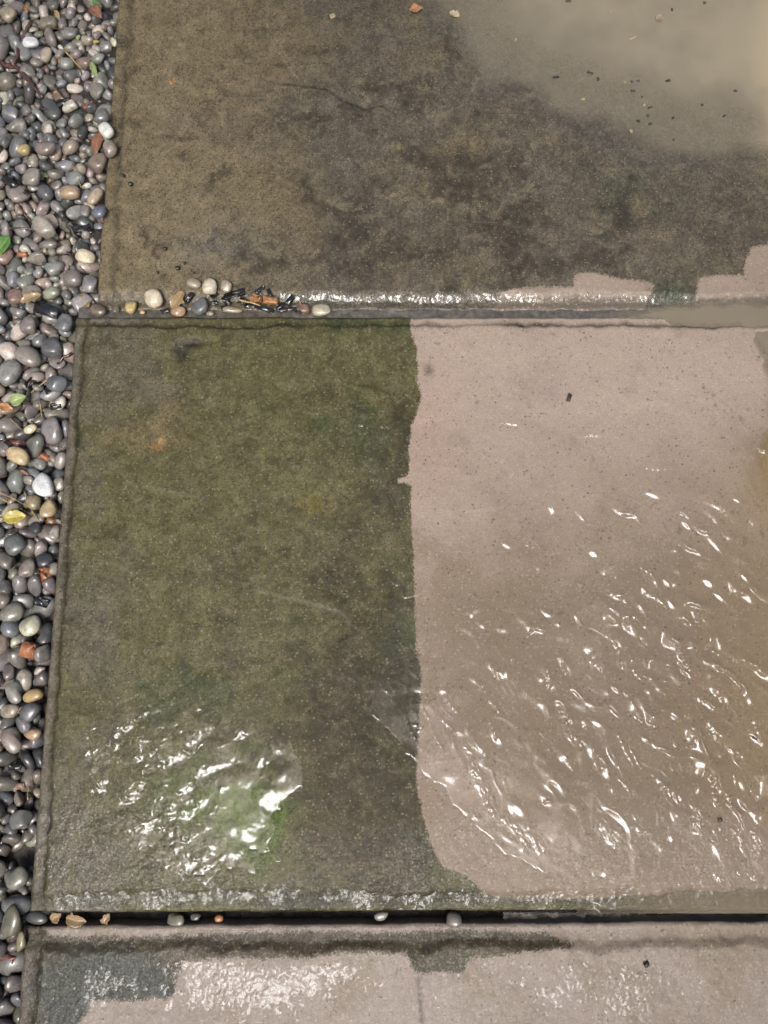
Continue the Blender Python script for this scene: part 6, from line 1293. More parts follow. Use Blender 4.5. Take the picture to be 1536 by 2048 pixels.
JOINT = [
    (308, 597, 36, 34, 20, (.52, .44, .32), 'biggest cream pebble lying in the upper joint', .001),
    (263, 614, 30, 24, 75, (.38, .30, .13), 'yellowish blunt pebble in the upper joint', -.003),
    (285, 625, 12, 9, 0, (.40, .26, .12), 'tiny orange-tan pebble right of the yellowish blunt one', -.004),
    (231, 620, 16, 12, 0, (.12, .10, .08), 'small dark pebble left of the yellowish blunt one', -.004),
    (197, 621, 34, 24, -30, (.13, .10, .075), 'dark brown pebble at the left mouth of the upper joint', -.003),
    (355, 623, 32, 20, -10, (.30, .20, .12), 'brown pebble under the tan leaf scrap in the upper joint', -.003),
    (400, 612, 34, 30, 30, (.10, .105, .10), 'dark grey pebble amid debris in the upper joint', -.001),
    (388, 567, 30, 22, -20, (.24, .20, .14), 'tan pebble lying on the upper slab, left of a cream one', .004),
    (419, 574, 36, 28, 70, (.40, .35, .26), 'cream pebble lying on the upper slab above the joint', .003),
    (453, 573, 26, 22, 80, (.26, .22, .16), 'small tan pebble with a dark spot, right of the cream one', .004),
    (464, 620, 46, 15, -2, (.20, .165, .11), 'long flat tan pebble wedged in the upper joint', -.005),
    (641, 619, 40, 24, 6, (.30, .27, .19), 'pale oval pebble at the right end of the debris in the upper joint', -.002),
    (609, 618, 22, 20, 0, (.16, .09, .06), 'small reddish brown pebble left of the pale oval one', -.004),
    (420, 627, 16, 10, 0, (.20, .17, .12), 'small flat tan pebble near the dark grey one in the joint', -.005),
    (353, 1838, 36, 26, 0, (.15, .14, .10), 'grey-brown pebble deep in the lower joint', -.018),
    (438, 1837, 18, 15, 0, (.36, .15, .06), 'small orange pebble deep in the lower joint', -.016),
    (391, 1834, 22, 14, 0, (.09, .085, .075), 'small dark pebble between grey-brown and orange ones in lower joint', -.018),
    (763, 1832, 30, 16, 10, (.20, .18, .15), 'flat grey pebble at the middle of the lower joint', -.010),
    (907, 1838, 34, 26, 0, (.14, .115, .10), 'round brown pebble alone in the water of the lower joint', -.010),
    (75, 1836, 48, 26, -4, (.075, .075, .07), 'dark pebble at the left mouth of the lower joint', -.012),
]

TAKEN = []                                                                      # centre and radius of what lies on the heap
def keep(x, y, r):
    return all((x-a)**2+(y-b)**2 > (.55*(r+c))**2 for a, b, c in TAKEN)

for px, py, L, W, *_ in [r for r in BED if len(r) == 7]:
    x, y = at(px, py)
    TAKEN.append((x, y, .5*math.sqrt(L*W)*mm_per_px(py)*.95))
top_layer = HEAP[:, 2] > -.016
ok = np.array([(not tl) or keep(h[0], h[1], h[7]*.85) for h, tl in zip(HEAP, top_layer)])
HEAP = HEAP[ok]
N_IND = 300-len(BED)-len(JOINT)
IND, REST = HEAP[:N_IND], HEAP[N_IND:]

# heights of the heap, for laying things on it
bv, bf, n = [], [], 0
for h in HEAP:
    P, F = LOWS[int(h[8])]
    R = np.array(Quaternion(h[3:7]).to_matrix())
    bv.append(P@R.T*h[7]+h[:3])
    bf.append(F+n)
    n += len(P)
HEAP_TREE = BVHTree.FromPolygons(np.concatenate(bv).tolist(), np.concatenate(bf).tolist())
_sl = []
def top_z(x, y, default=0.0):
    h = HEAP_TREE.ray_cast(Vector((x, y, .2)), Vector((0, 0, -1)))
    z = h[0].z if h[0] else -.03
    on = (x > XM and YM0 < y < YM1) or (x > XU and y > YU0) or (x > XT and y < YT1)
    return max(z, default+.001) if on else z

PEBS = []                                                                       # (object, px, py, colour name, half length in mm, fixed label)
def project(x, y, z):
    d = Vector((x, y, z-CAM_H))
    cx, cy, cz = d.x, d.y*ct+d.z*st, -d.y*st+d.z*ct
    return 768+FPX*cx/-cz, 1024-FPX*cy/-cz

for h in IND:
    o = bpy.data.objects.new('pebble', PEB_ME[int(h[8])])
    COL.objects.link(o)
    o.location = h[:3]
    o.rotation_mode = 'QUATERNION'
    o.rotation_quaternion = h[3:7]
    o.scale = (h[7],)*3
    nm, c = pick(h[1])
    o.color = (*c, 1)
    PEBS.append((o, *project(*h[:3]), nm, h[7]*1000, None))

def lay_stone(row, in_joint):
    px, py, L, W, turn, c, label = row[:7]
    m = mm_per_px(py)
    a, b = L*m*.5, W*m*.5
    k = prng.randrange(16)
    P, _ = SHAPES[k]
    ex, ey, ez = P.max(0)
    x, y = at(px, py)
    hz = min(b*.75, .012)
    if len(row) > 7: z = row[7]+hz*.55
    else: z = .004-hz*.6 if x < XM-.004 or y > YM1 else .002
    x, y = at(px, py, z)
    o = bpy.data.objects.new('pebble', PEB_ME[k])
    COL.objects.link(o)
    o.location = (x, y, z)
    o.rotation_euler = (prng.uniform(-.15, .15), prng.uniform(-.15, .15), math.radians(turn))
    o.scale = (a, b/ey, hz/ez)
    o.color = (*[min(.85, v*(1.1+.3*float(smooth(-.25, .45, y)))) for v in c], 1)  # near-end shade put into the colour of the placed stones too
    PEBS.append((o, px, py, None, a*1000, label))
    return o
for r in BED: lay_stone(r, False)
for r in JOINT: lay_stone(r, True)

# the small and hidden stones, and the bed beyond the picture, as one mass
gv, gf, gc, n = [], [], [], 0
def mass(rows, dx, dy, shapes):
    global n
    for h in rows:
        P, F = shapes[int(h[8])]
        R = np.array(Quaternion(h[3:7]).to_matrix())
        gv.append(P@R.T*h[7]+h[:3]+np.array([dx, dy, 0]))
        gf.append(F+n)
        n += len(P)
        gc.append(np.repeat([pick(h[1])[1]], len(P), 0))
mass(REST, 0, 0, LOWS)
for dx, dy in ((-.297, 0), (-.594, 0), (0, -1.81), (-.297, -1.81), (-.594, -1.81), (-.297, 1.80), (-.594, 1.80), (0, 1.80)):
    src = HEAP[HEAP[:, 2] > -.022]
    if dy > 0: src = src[src[:, 1] < -.1]
    if dy < 0: src = src[src[:, 1] > .72]
    if dx == 0: src = src[src[:, 0] < XM-.03]
    mass(src, dx, dy, LOWS)
me = raw_mesh('gravel', np.concatenate(gv), np.concatenate(gf))
attr(me, 'pebble_tone', np.concatenate(gc))
tag(link('gravel', me, M_GRAVEL), 'smaller wet pebbles filling the gravel bed beside the slabs', 'gravel', kind='stuff')

# ------------------------------------------------------------------ leaves, twigs, chips and crumbs
LANDMARKS = []                                                                  # (px, py, phrase)

def plain(name, col, rough=.5, coat=.7, scale=220, vary=.35, second=None):
    t = NT(name)
    p = t.pos()
    n1 = t.noise(scale, 4, .65, p)
    a = tuple(x*(1-vary) for x in col)
    b = second or tuple(min(1, x*(1+vary)) for x in col)
    c = t.mixc(t.ramp(n1, .3, .7), a, b)
    s = t.princ(Base_Color=c, Roughness=rough, Normal=t.bump(n1, .4, .001), Coat_Weight=coat, Coat_Roughness=.1, Coat_IOR=1.33)
    return t.done(s)

def leaf_material(name, col, vein, blotch):
    t = NT(name)
    p = t.pos()
    u = t.attr('across').outputs['Fac']
    n = t.noise(260, 4, .65, p)
    c = t.mixc(t.ramp(n, .32, .7), tuple(x*.75 for x in col), col)
    c = t.mixc(t.ramp(t.noise(130, 3, .7, p), .60, .70), c, blotch)
    w = t.n('TexWave', wave_type='BANDS', bands_direction='Y')
    w.inputs['Scale'].default_value = 75
    w.inputs['Distortion'].default_value = 2
    c = t.mixc(t.math('MULTIPLY', t.ramp(w.outputs['Fac'], .8, 1), .3), c, vein)
    c = t.mixc(t.ramp(t.math('ABSOLUTE', u), .10, .0), c, vein)
    s = t.princ(Base_Color=c, Roughness=.42, Normal=t.bump(w.outputs['Fac'], .3, .0008), Coat_Weight=.7, Coat_Roughness=.1, Coat_IOR=1.33)
    return t.done(s)

M_TWIG = plain('dark_red_twig', (.105, .045, .032), .5, .8, 300, .5)
M_STRAW = plain('straw', (.42, .29, .12), .5, .5, 300)
M_BARK = plain('brown_bark', (.045, .033, .024), .6, .6, 260, .5)
M_BRICK = plain('wet_brick', (.40, .155, .065), .6, .35, 240, .3)
M_BRICK2 = plain('brick_red', (.17, .062, .045), .55, .6, 240, .35)
M_BLACK = plain('wet_slate', (.018, .019, .022), .35, .9, 200, .4)
M_BEAD = plain('black_bead', (.012, .011, .009), .3, 1, 200, .4)
M_CRUMB = plain('dark_crumb', (.045, .038, .028), .5, .5, 260, .5)
M_ORANGE = plain('orange_leaf_scrap', (.42, .20, .075), .5, .5, 240, .4)
M_MULCH = plain('black_mulch', (.016, .013, .011), .35, 1, 220, .6)
M_PALE = plain('pale_crumb', (.50, .40, .24), .5, .5, 260, .3)
M_GREEN = leaf_material('green_leaf', (.13, .30, .055), (.30, .46, .16), (.08, .16, .03))
M_LIGHT = leaf_material('pale_green_leaf', (.36, .46, .16), (.52, .58, .30), (.25, .30, .08))
M_YELLOW = leaf_material('yellow_leaf', (.58, .46, .07), (.70, .62, .24), (.20, .13, .03))
M_RUSTY = leaf_material('rusty_leaf', (.34, .145, .075), (.45, .24, .13), (.16, .07, .04))
M_BROWNL = leaf_material('brown_leaf', (.40, .27, .12), (.5, .36, .2), (.16, .09, .05))

def tube(pts, radii, seg=7, knots=None):
    """Tapering bent tube through points; returns V, F (quads)."""
    P = np.array(pts, float)
    V, F = [], []
    for i, p in enumerate(P):
        d = P[min(i+1, len(P)-1)]-P[max(i-1, 0)]
        d /= np.linalg.norm(d)+1e-9
        a = np.cross(d, [0, 0, 1.0]) if abs(d[2]) < .9 else np.cross(d, [1.0, 0, 0])
        a /= np.linalg.norm(a)
        b = np.cross(d, a)
        for k in range(seg):
            th = 2*math.pi*k/seg
            V.append(p+radii[i]*(math.cos(th)*a+math.sin(th)*b))
    for i in range(len(P)-1):
        for k in range(seg):
            F.append((i*seg+k, i*seg+(k+1) % seg, (i+1)*seg+(k+1) % seg, (i+1)*seg+k))
    return np.array(V), np.array(F)

def capped(name, V, F, seg, mat, parent=None):
    me = bpy.data.meshes.new(name)
    n = len(V)
    me.from_pydata(V.tolist(), [], [tuple(f) for f in F]+[tuple(range(seg))[::-1], tuple(range(n-seg, n))])
    for p in me.polygons: p.use_smooth = True
    return link(name, me, mat, parent)

def twig(name, pts, w0, w1, mat, label, cat, lift=.0, branch=None, group=None, rest=True):
    """pts in photo pixels; the stem lies on whatever is below it."""
    rg = np.random.RandomState(abs(int(pts[0][0]*7+pts[0][1])))
    P = []
    xy = [at(*p) for p in pts]
    xs, ys = [], []
    for (a, b) in zip(xy[:-1], xy[1:]):
        k = max(2, int(math.hypot(b[0]-a[0], b[1]-a[1])/.006))
        for i in range(k):
            xs.append(a[0]+(b[0]-a[0])*i/k)
            ys.append(a[1]+(b[1]-a[1])*i/k)
    xs.append(xy[-1][0]); ys.append(xy[-1][1])
    zs = np.array([top_z(x, y) for x, y in zip(xs, ys)])
    n = len(xs)
    line = np.convolve(np.pad(zs, 4, 'edge'), np.ones(9)/9, 'valid')
    z = np.maximum(line, np.convolve(np.pad(np.maximum(zs, line), 2, 'edge'), np.ones(5)/5, 'valid'))+lift
    rad = np.linspace(w0, w1, n)*.5
    jit = rg.normal(0, 1, (n, 2))*rad[:, None]*.35
    P = np.stack([np.array(xs)+jit[:, 0], np.array(ys)+jit[:, 1], z+rad*.7], 1)
    rad = rad*(1+.16*rg.normal(size=n))
    V, F = tube(P, rad, 7)
    o = capped(name, V, F, 7, mat)
    tag(o, label, cat, group)
    if branch:
        for j, bp in enumerate(branch):
            q = [at(*p) for p in bp]
            Q = [(x, y, max(top_z(x, y), z.mean()-.004)+.002+lift) for x, y in q]
            V, F = tube(Q, np.linspace(w1*.6, w1*.35, len(Q)), 6)
            capped('side_shoot', V, F, 6, mat, o)
    return o

def leaf(name, px, py, L, W, turn, mat, label, cat='leaf', curl=.25, tip=1.0, stalk=None, z=None, ragged=0.0, tilt=(0, 0), group=None):
    """A thin curved blade with a folded midrib; L and W in photo pixels."""
    m = mm_per_px(py)
    a, b = L*m*.5, W*m*.5
    n, k = 17, 9
    rg = np.random.RandomState(int(px*13+py))
    s = np.linspace(-1, 1, n)
    prof = np.clip((1-np.abs(s)**(1.7))**.75*(1-.18*s*tip), .015, None)
    prof = prof*(1+ragged*rg.normal(0, .5, n))
    t = np.linspace(-1, 1, k)
    S, T = np.meshgrid(s, t, indexing='ij')
    X = S*a
    Y = T*prof[:, None]*b
    Z = curl*b*(np.abs(T)**1.3)*prof[:, None]-curl*.5*a*S**2*.6+rg.normal(0, 1, (n, k))*b*.05*ragged+.10*b*np.sin(S*5+px)*T
    V = np.stack([X, Y, Z], -1).reshape(-1, 3)
    th = .00045
    N = len(V)
    F = grid_faces(k, n)
    rim = np.concatenate([np.arange(k), np.arange(1, n)*k+k-1, (n-1)*k+np.arange(k-2, -1, -1), np.arange(n-2, 0, -1)*k])
    r2 = np.roll(rim, -1)
    Fs = np.concatenate([F[:, ::-1], F+N, np.stack([rim, r2, r2+N, rim+N], -1)])
    me = raw_mesh(name, np.concatenate([V, V-[0, 0, th]]), Fs)
    attr(me, 'across', np.concatenate([T.ravel()]*2))
    o = link(name, me, mat)
    x, y = at(px, py)
    zz = max(top_z(x+dx*a*.6, y+dy*a*.6) for dx in (-1, 0, 1) for dy in (-1, 0, 1)) if z is None else z
    x, y = at(px, py, zz)
    o.location = (x, y, zz+.0012)
    o.rotation_euler = (tilt[0], tilt[1], math.radians(turn))
    tag(o, label, cat, group)
    if stalk:
        P = [(-a, 0, Z[0, 4]), (-a-stalk*m*.5, stalk*m*.08, Z[0, 4]+.001), (-a-stalk*m, stalk*m*.05, Z[0, 4]-.001)]
        V, F = tube(P, [.0007, .0006, .0005], 6)
        capped('stalk', V, F, 6, mat, o)
    return o

def chunk(name, px, py, L, W, turn, mat, label, cat, H=None, z=None, lift=0, seed=0, square=.0, group=None):
    """An angular broken piece: the hull of jittered corners, edges worn."""
    m = mm_per_px(py)
    a, b = L*m*.5, W*m*.5
    h = H*m*.5 if H else min(a, b)*.6
    rg = np.random.RandomState(seed+int(px*3+py*5))
    bm = bmesh.new()
    J = .30*(1-square)
    pts = [(sx*(1-J*rg.rand()), sy*(1-J*rg.rand()), sz*(1-J*rg.rand())) for sx in (-1, 1) for sy in (-1, 1) for sz in (-1, 1)]
    if square < .5:
        for _ in range(7):
            v = rg.normal(size=3)
            pts.append(tuple(v/np.abs(v).max()*rg.uniform(.75, 1)))
    for p in pts: bm.verts.new(p)
    r = bmesh.ops.convex_hull(bm, input=bm.verts)
    bmesh.ops.delete(bm, geom=[g for g in set(r['geom_interior']+r['geom_unused']) if isinstance(g, bmesh.types.BMVert)], context='VERTS')
    bmesh.ops.scale(bm, vec=(a, b, h), verts=bm.verts)
    bmesh.ops.bevel(bm, geom=list(bm.edges), offset=min(a, b, h)*.14, segments=2, affect='EDGES', clamp_overlap=True)
    bmesh.ops.triangulate(bm, faces=bm.faces)
    bmesh.ops.subdivide_edges(bm, edges=bm.edges, cuts=1, use_grid_fill=True)
    for v in bm.verts: v.co += Vector(rg.normal(0, 1, 3))*min(a, b)*.02
    me = bpy.data.meshes.new(name)
    bm.to_mesh(me)
    bm.free()
    for p in me.polygons: p.use_smooth = True
    o = link(name, me, mat)
    x, y = at(px, py)
    zz = (top_z(x, y)-h*.25 if z is None else z)+lift
    x, y = at(px, py, zz)
    o.location = (x, y, zz)
    o.rotation_euler = (rg.uniform(-.2, .2), rg.uniform(-.2, .2), math.radians(turn))
    return tag(o, label, cat, group)

def mark(px, py, phrase): LANDMARKS.append((px, py, phrase))

# leaves in the gravel and in the joints
leaf('green_leaf', 6, 490, 48, 34, 62, M_GREEN, 'large fresh green leaf at the left border of the gravel', curl=.3, stalk=8); mark(6, 490, 'the large green leaf')
leaf('green_leaf', 188, 140, 42, 13, -68, M_LIGHT, 'narrow pale green leaf standing beside the upper slab edge', curl=.3, ragged=.25); mark(188, 140, 'the narrow pale green leaf')
leaf('green_leaf', 194, 9, 26, 12, -35, M_GREEN, 'small green leaf in the top corner next to a rusty leaf', curl=.2, ragged=.2)
leaf('green_sprig', 88, 350, 22, 9, -32, M_LIGHT, 'small bright green sprig among pebbles', 'sprig', curl=.2, ragged=.3, stalk=12); mark(88, 350, 'the small green sprig')
leaf('green_leaf', 157, 75, 12, 9, 70, M_LIGHT, 'tiny green leaf scrap stuck to a pebble near the upper slab', curl=.2, ragged=.3)
leaf('curled_leaf', 35, 800, 36, 25, 28, M_LIGHT, 'folded pale green leaf left of the straw stalk', curl=.6, stalk=6, tilt=(.25, 0)); mark(35, 800, 'the folded pale green leaf')
leaf('yellow_leaf', 29, 1034, 46, 30, 8, M_YELLOW, 'bright yellow leaf with dark spots lying under straw stalks', curl=.25, ragged=.12, stalk=10); mark(29, 1034, 'the bright yellow leaf')
leaf('rusty_leaf', 192, 24, 36, 24, -48, M_RUSTY, 'rusty brown leaf in the top corner beside the upper slab', curl=.3, ragged=.2, stalk=26)
leaf('rusty_leaf', 195, 285, 52, 22, 82, M_RUSTY, 'long orange-brown leaf below the whitish two-tone pebble', curl=.25, ragged=.22); mark(195, 285, 'the long orange-brown leaf')
leaf('brown_leaf', 62, 596, 46, 22, 22, M_BROWNL, 'splintered orange-brown leaf above the black slate piece', curl=.4, ragged=.4); mark(62, 596, 'the splintered orange-brown leaf')
leaf('brown_leaf', 172, 606, 30, 28, 40, M_BROWNL, 'crumpled tan leaf at the corner of the upper joint', curl=.5, ragged=.35)
leaf('brown_leaf', 355, 600, 44, 26, 58, M_BROWNL, 'tan leaf scrap standing in the upper joint', curl=.3, ragged=.3, z=.004)
leaf('rotting_leaf', 152, 1840, 44, 24, -10, M_BROWNL, 'crumpled yellow-brown leaf in the left end of the lower joint', curl=.6, ragged=.45, z=-.008)
leaf('rotting_leaf', 112, 1834, 24, 20, 30, M_BROWNL, 'torn yellow leaf scrap left of the crumpled leaf in the lower joint', curl=.6, ragged=.45, z=-.010)
leaf('rotting_leaf', 212, 1838, 24, 18, 60, M_BROWNL, 'small torn leaf right of the crumpled leaf in the lower joint', curl=.6, ragged=.45, z=-.011)
for i, (px, py, L, W, tn, mt, lb) in enumerate([(54, 18, 22, 9, -80, M_ORANGE, 'small orange leaf scrap at the top of the gravel'), (115, 30, 26, 10, -65, M_STRAW, 'pale straw-coloured leaf strip near the top of the gravel'),
        (192, 85, 13, 9, 10, M_YELLOW, 'tiny yellow leaf scrap touching the upper slab'), (118, 186, 22, 8, -5, M_STRAW, 'short pale yellow strip beside dark mulch'),
        (122, 120, 18, 10, 70, M_RUSTY, 'small rusty leaf flake in the upper gravel'), (12, 815, 32, 18, -20, M_ORANGE, 'orange-tan leaf scrap under the folded pale green leaf'),
        (48, 945, 20, 7, -30, M_RUSTY, 'thin red-brown leaf shred beside the cream-tan pebble')]):
    leaf('leaf_scrap', px, py, L, W, tn, mt, lb, 'leaf scrap', curl=.3, ragged=.25)

# chips
chunk('brick_chip', 59, 1300, 30, 30, -15, M_BRICK, 'orange brick cube lying in the gravel', 'brick chip', H=22, square=.75, lift=.003); mark(59, 1300, 'the orange brick cube')
chunk('brick_chip', 33, 886, 38, 15, -3, M_BRICK2, 'dark brick-red strip above the cream-tan pebble', 'brick chip', H=14, square=.7); mark(33, 886, 'the brick-red strip')
chunk('brick_chip', 91, 1150, 24, 30, 10, M_BRICK, 'lumpy orange-red chip touching the middle slab edge', 'brick chip', square=.1)
chunk('brick_chip', 102, 1046, 20, 28, 5, M_BRICK, 'reddish brick chip touching the slab below the tan angular pebble', 'brick chip', square=.3)
chunk('brick_chip', 87, 916, 22, 26, 40, M_BRICK, 'red-orange chip left of a glistening pale pebble', 'brick chip', square=.2)
chunk('brick_chip', 177, 212, 24, 14, 15, M_BRICK, 'bright orange chip beside the upper slab', 'brick chip', square=.3); mark(177, 212, 'the bright orange chip')
chunk('brick_chip', 170, 272, 24, 18, 20, M_BRICK, 'orange chip left of the long orange-brown leaf', 'brick chip', square=.3)
chunk('brick_chip', 84, 117, 18, 16, 40, M_BRICK, 'pale orange chip below the white oblong pebble', 'brick chip', square=.4)
chunk('brick_chip', 93, 85, 22, 14, 30, M_BRICK, 'orange pebble-like chip right of the white oblong pebble', 'brick chip', square=.2)
chunk('brick_chip', 46, 507, 20, 14, 0, M_BRICK, 'small orange chip right of the large green leaf', 'brick chip', square=.3)
chunk('brick_chip', 5, 668, 20, 22, 0, M_BRICK, 'orange-red chip at the left border below the black slate piece', 'brick chip', square=.3)
chunk('brick_chip', 14, 1916, 40, 16, -12, M_BRICK2, 'reddish chip beside the lower slab corner', 'brick chip', square=.4)
chunk('brick_chip', 31, 1573, 46, 13, 8, plain('pink_stone', (.30, .20, .14), .5, .6), 'long narrow pinkish stone chip in the dark lower gravel', 'stone chip', H=12, square=.4)
chunk('slate_piece', 95, 621, 62, 24, -22, M_BLACK, 'black angular slate piece near the joint mouth', 'slate', H=14, square=.55, lift=.004); mark(95, 621, 'the black slate piece')
chunk('slate_piece', 84, 1204, 34, 20, -20, M_BLACK, 'small black triangular slate flake above the pale speckled pebble', 'slate', H=10, square=.2)
chunk('brick_chip', 511, 597, 26, 16, -10, M_ORANGE, 'orange-tan chip in the debris of the upper joint', 'brick chip', z=.002)
chunk('brick_chip', 541, 601, 34, 16, -12, M_ORANGE, 'larger orange chip right of another in the upper joint', 'brick chip', z=.002)

# twigs and stalks
twig('twig', [(-8, 112), (30, 128), (55, 155), (82, 188)], .0085, .006, M_TWIG, 'thick dark red twig slanting down through the upper gravel', 'twig', .002, branch=[[(20, 122), (28, 100), (30, 88)]]); mark(40, 140, 'the thick dark red twig')
twig('twig', [(56, 32), (40, 58), (22, 84)], .006, .0045, M_TWIG, 'short reddish twig left of the white oblong pebble', 'twig', .002)
twig('twig', [(56, 38), (82, 43), (122, 47)], .0022, .0016, M_TWIG, 'thin brown stem running right from the short reddish twig', 'twig', .003)
twig('twig', [(-6, 34), (28, 25)], .0055, .005, M_BARK, 'dark stub of twig at the left border near the top', 'twig', .003)
twig('twig', [(-6, 456), (30, 447), (66, 446)], .0036, .0026, M_TWIG, 'thin red twig reaching in from the left border', 'twig', .003); mark(30, 448, 'the thin red twig')
twig('twig', [(30, 404), (58, 436), (98, 468), (132, 498), (162, 534)], .0028, .0016, M_TWIG, 'long thin brown twig running diagonally to the upper slab', 'twig', .002, branch=[[(132, 500), (150, 496), (172, 492)]]); mark(125, 492, 'the long thin brown twig')
twig('twig', [(120, 425), (130, 442), (142, 462)], .009, .007, M_BARK, 'broad dark bark strip between pale pebbles', 'bark', .0)
twig('twig', [(138, 318), (148, 340), (156, 366)], .0022, .0016, M_STRAW, 'thin pale stalk above the flat tan pebble', 'stalk', .003)
twig('straw_stalk', [(120, 83), (136, 100), (154, 120)], .0042, .002, M_STRAW, 'knobbly yellow stalk in the upper gravel', 'stalk', .003); mark(136, 100, 'the knobbly yellow stalk')
twig('straw_stalk', [(54, 780), (82, 760), (106, 741)], .0026, .0018, M_STRAW, 'yellow straw stalk lying across dark pebbles', 'stalk', .003); mark(80, 760, 'the yellow straw stalk')
twig('straw_stalk', [(-5, 992), (28, 1012), (60, 1027)], .0018, .0014, M_STRAW, 'pale straw stalk lying flat across the yellow leaf', 'stalk', .004)
twig('straw_stalk', [(37, 976), (52, 1008), (74, 1045)], .0022, .0014, M_STRAW, 'steep pale straw stalk crossing another by the yellow leaf', 'stalk', .006); mark(55, 1010, 'the steep straw stalk')
twig('straw_stalk', [(-4, 984), (24, 996), (52, 1012)], .0014, .0012, M_STRAW, 'finest straw stalk above the yellow leaf', 'stalk', .005)
twig('straw_stalk', [(20, 836), (40, 858)], .0016, .0012, M_STRAW, 'short straw bit left of the small pale cream pebble', 'stalk', .003)
twig('straw_stalk', [(78, 802), (79, 832)], .0018, .0012, M_STRAW, 'short upright straw bit below the yellow straw stalk', 'stalk', .003)
twig('straw_stalk', [(82, 836), (110, 816)], .0018, .0012, M_STRAW, 'pale straw bit slanting up towards the middle slab', 'stalk', .003)
twig('twig', [(104, 472), (112, 520), (130, 545)], .0018, .0012, M_TWIG, 'dark hair-thin twig beside the cream oval pebble', 'twig', .002)
twig('twig', [(478, 604), (520, 614), (566, 628)], .0030, .0020, M_STRAW, 'straw-coloured twig among black mulch in the upper joint', 'twig', .006)
twig('twig', [(600, 604), (604, 618), (607, 630)], .0022, .0018, M_STRAW, 'short pale twig upright in the upper joint', 'twig', .004)
twig('twig', [(118, 838), (134, 842), (152, 862)], .0012, .0008, M_TWIG, 'fine dark twig bent over the rim of the middle slab', 'twig', .001)
twig('twig', [(140, 700), (122, 712), (108, 722)], .0060, .0045, plain('red_stem', (.09, .012, .012), .4, .9), 'dark crimson stem beside the middle slab rim', 'twig', .000)
twig('twig', [(104, 160), (112, 172), (124, 190)], .0050, .0040, M_BARK, 'dark twig left of the narrow pale green leaf', 'twig', .002)

nr = random.Random(77)
for i in range(16):
    ny_ = nr.uniform(20, 1750)
    edge = 225-.08*ny_ if ny_ < 600 else 150-.079*(ny_-632)
    nx_ = nr.uniform(4, max(20, edge-22))
    na, nl = nr.uniform(0, 6.28), nr.uniform(14, 34)
    twig('needle', [(nx_, ny_), (nx_+nl*.5*math.cos(na)+nr.uniform(-3, 3), ny_+nl*.5*math.sin(na)), (nx_+nl*math.cos(na)*.95, ny_+nl*math.sin(na))], .0016, .0010, M_STRAW if i % 3 == 0 else M_TWIG, 'thin dry needle lying loose among the wet pebbles', 'needle', .003, group='dry needles among the pebbles')

# black mulch in the upper joint, and beside the pebbles
for i, (px, py, L, W, tn) in enumerate([(430, 590, 34, 16, 20), (452, 602, 30, 18, -30), (470, 588, 40, 18, 10), (484, 602, 26, 22, 40), (500, 612, 30, 14, 0), (530, 618, 36, 14, -8), (560, 612, 34, 16, 12), (580, 600, 28, 16, 30),
        (575, 620, 34, 12, 4), (448, 616, 22, 20, 60), (520, 580, 30, 14, 24), (378, 596, 24, 14, 30), (596, 624, 24, 10, -10), (330, 622, 22, 12, 10), (540, 588, 22, 12, -40), (428, 606, 20, 16, 20)]):
    chunk('mulch_flake', px, py, L*(.6+.25*(i % 3)), W*.7, tn*1.7, M_MULCH, 'black soggy mulch flake in the debris of the upper joint', 'mulch', H=4+i % 3*2, z=-.001+.0012*(i % 4), group='black mulch flakes in the upper joint')
for i, (px, py, L, W, tn) in enumerate([(160, 455, 46, 22, 8), (178, 462, 30, 14, -20), (128, 205, 30, 18, 20), (92, 215, 24, 18, -10), (30, 330, 40, 14, 30), (20, 365, 46, 16, -35), (40, 380, 40, 12, -20),
        (60, 765, 26, 16, 40), (72, 1195, 20, 12, 10), (30, 1535, 30, 14, 0), (100, 780, 22, 14, 30), (112, 812, 26, 14, 10)]):
    chunk('mulch_flake', px, py, L, W, tn, M_MULCH, 'black soggy mulch flake lying between the wet pebbles', 'mulch', H=8, group='black mulch flakes in the gravel')

# black beads and crumbs on the paving
BEADS = [(262, 369, 11, 'largest black bead on the upper slab, near its left edge'), (356, 537, 11, 'black bead right of the smallest ones above the joint, lower of a pair'), (369, 527, 7, 'small black bead, upper of the pair above the joint'),
         (331, 498, 9, 'single black bead on the upper slab above the pair'), (315, 545, 7, 'small black bead left of the pair above the joint'), (247, 352, 9, 'dull black bead beside the dark smear on the upper slab'),
         (388, 546, 6, 'tiny black bead right of the pair above the joint')]
bmsh = raw_mesh('black_bead', LOWS[3][0]*[1, 1.2, 1.5], LOWS[3][1])
bmsh.materials.append(M_BEAD)
for px, py, d, lb in BEADS:
    o = bpy.data.objects.new('black_bead', bmsh)
    COL.objects.link(o)
    r = d*mm_per_px(py)*.5
    x, y = at(px, py, r*.5+.001)
    o.location, o.scale = (x, y, .0015+r*.6), (r,)*3
    tag(o, lb, 'bead', 'black beads on the upper slab')

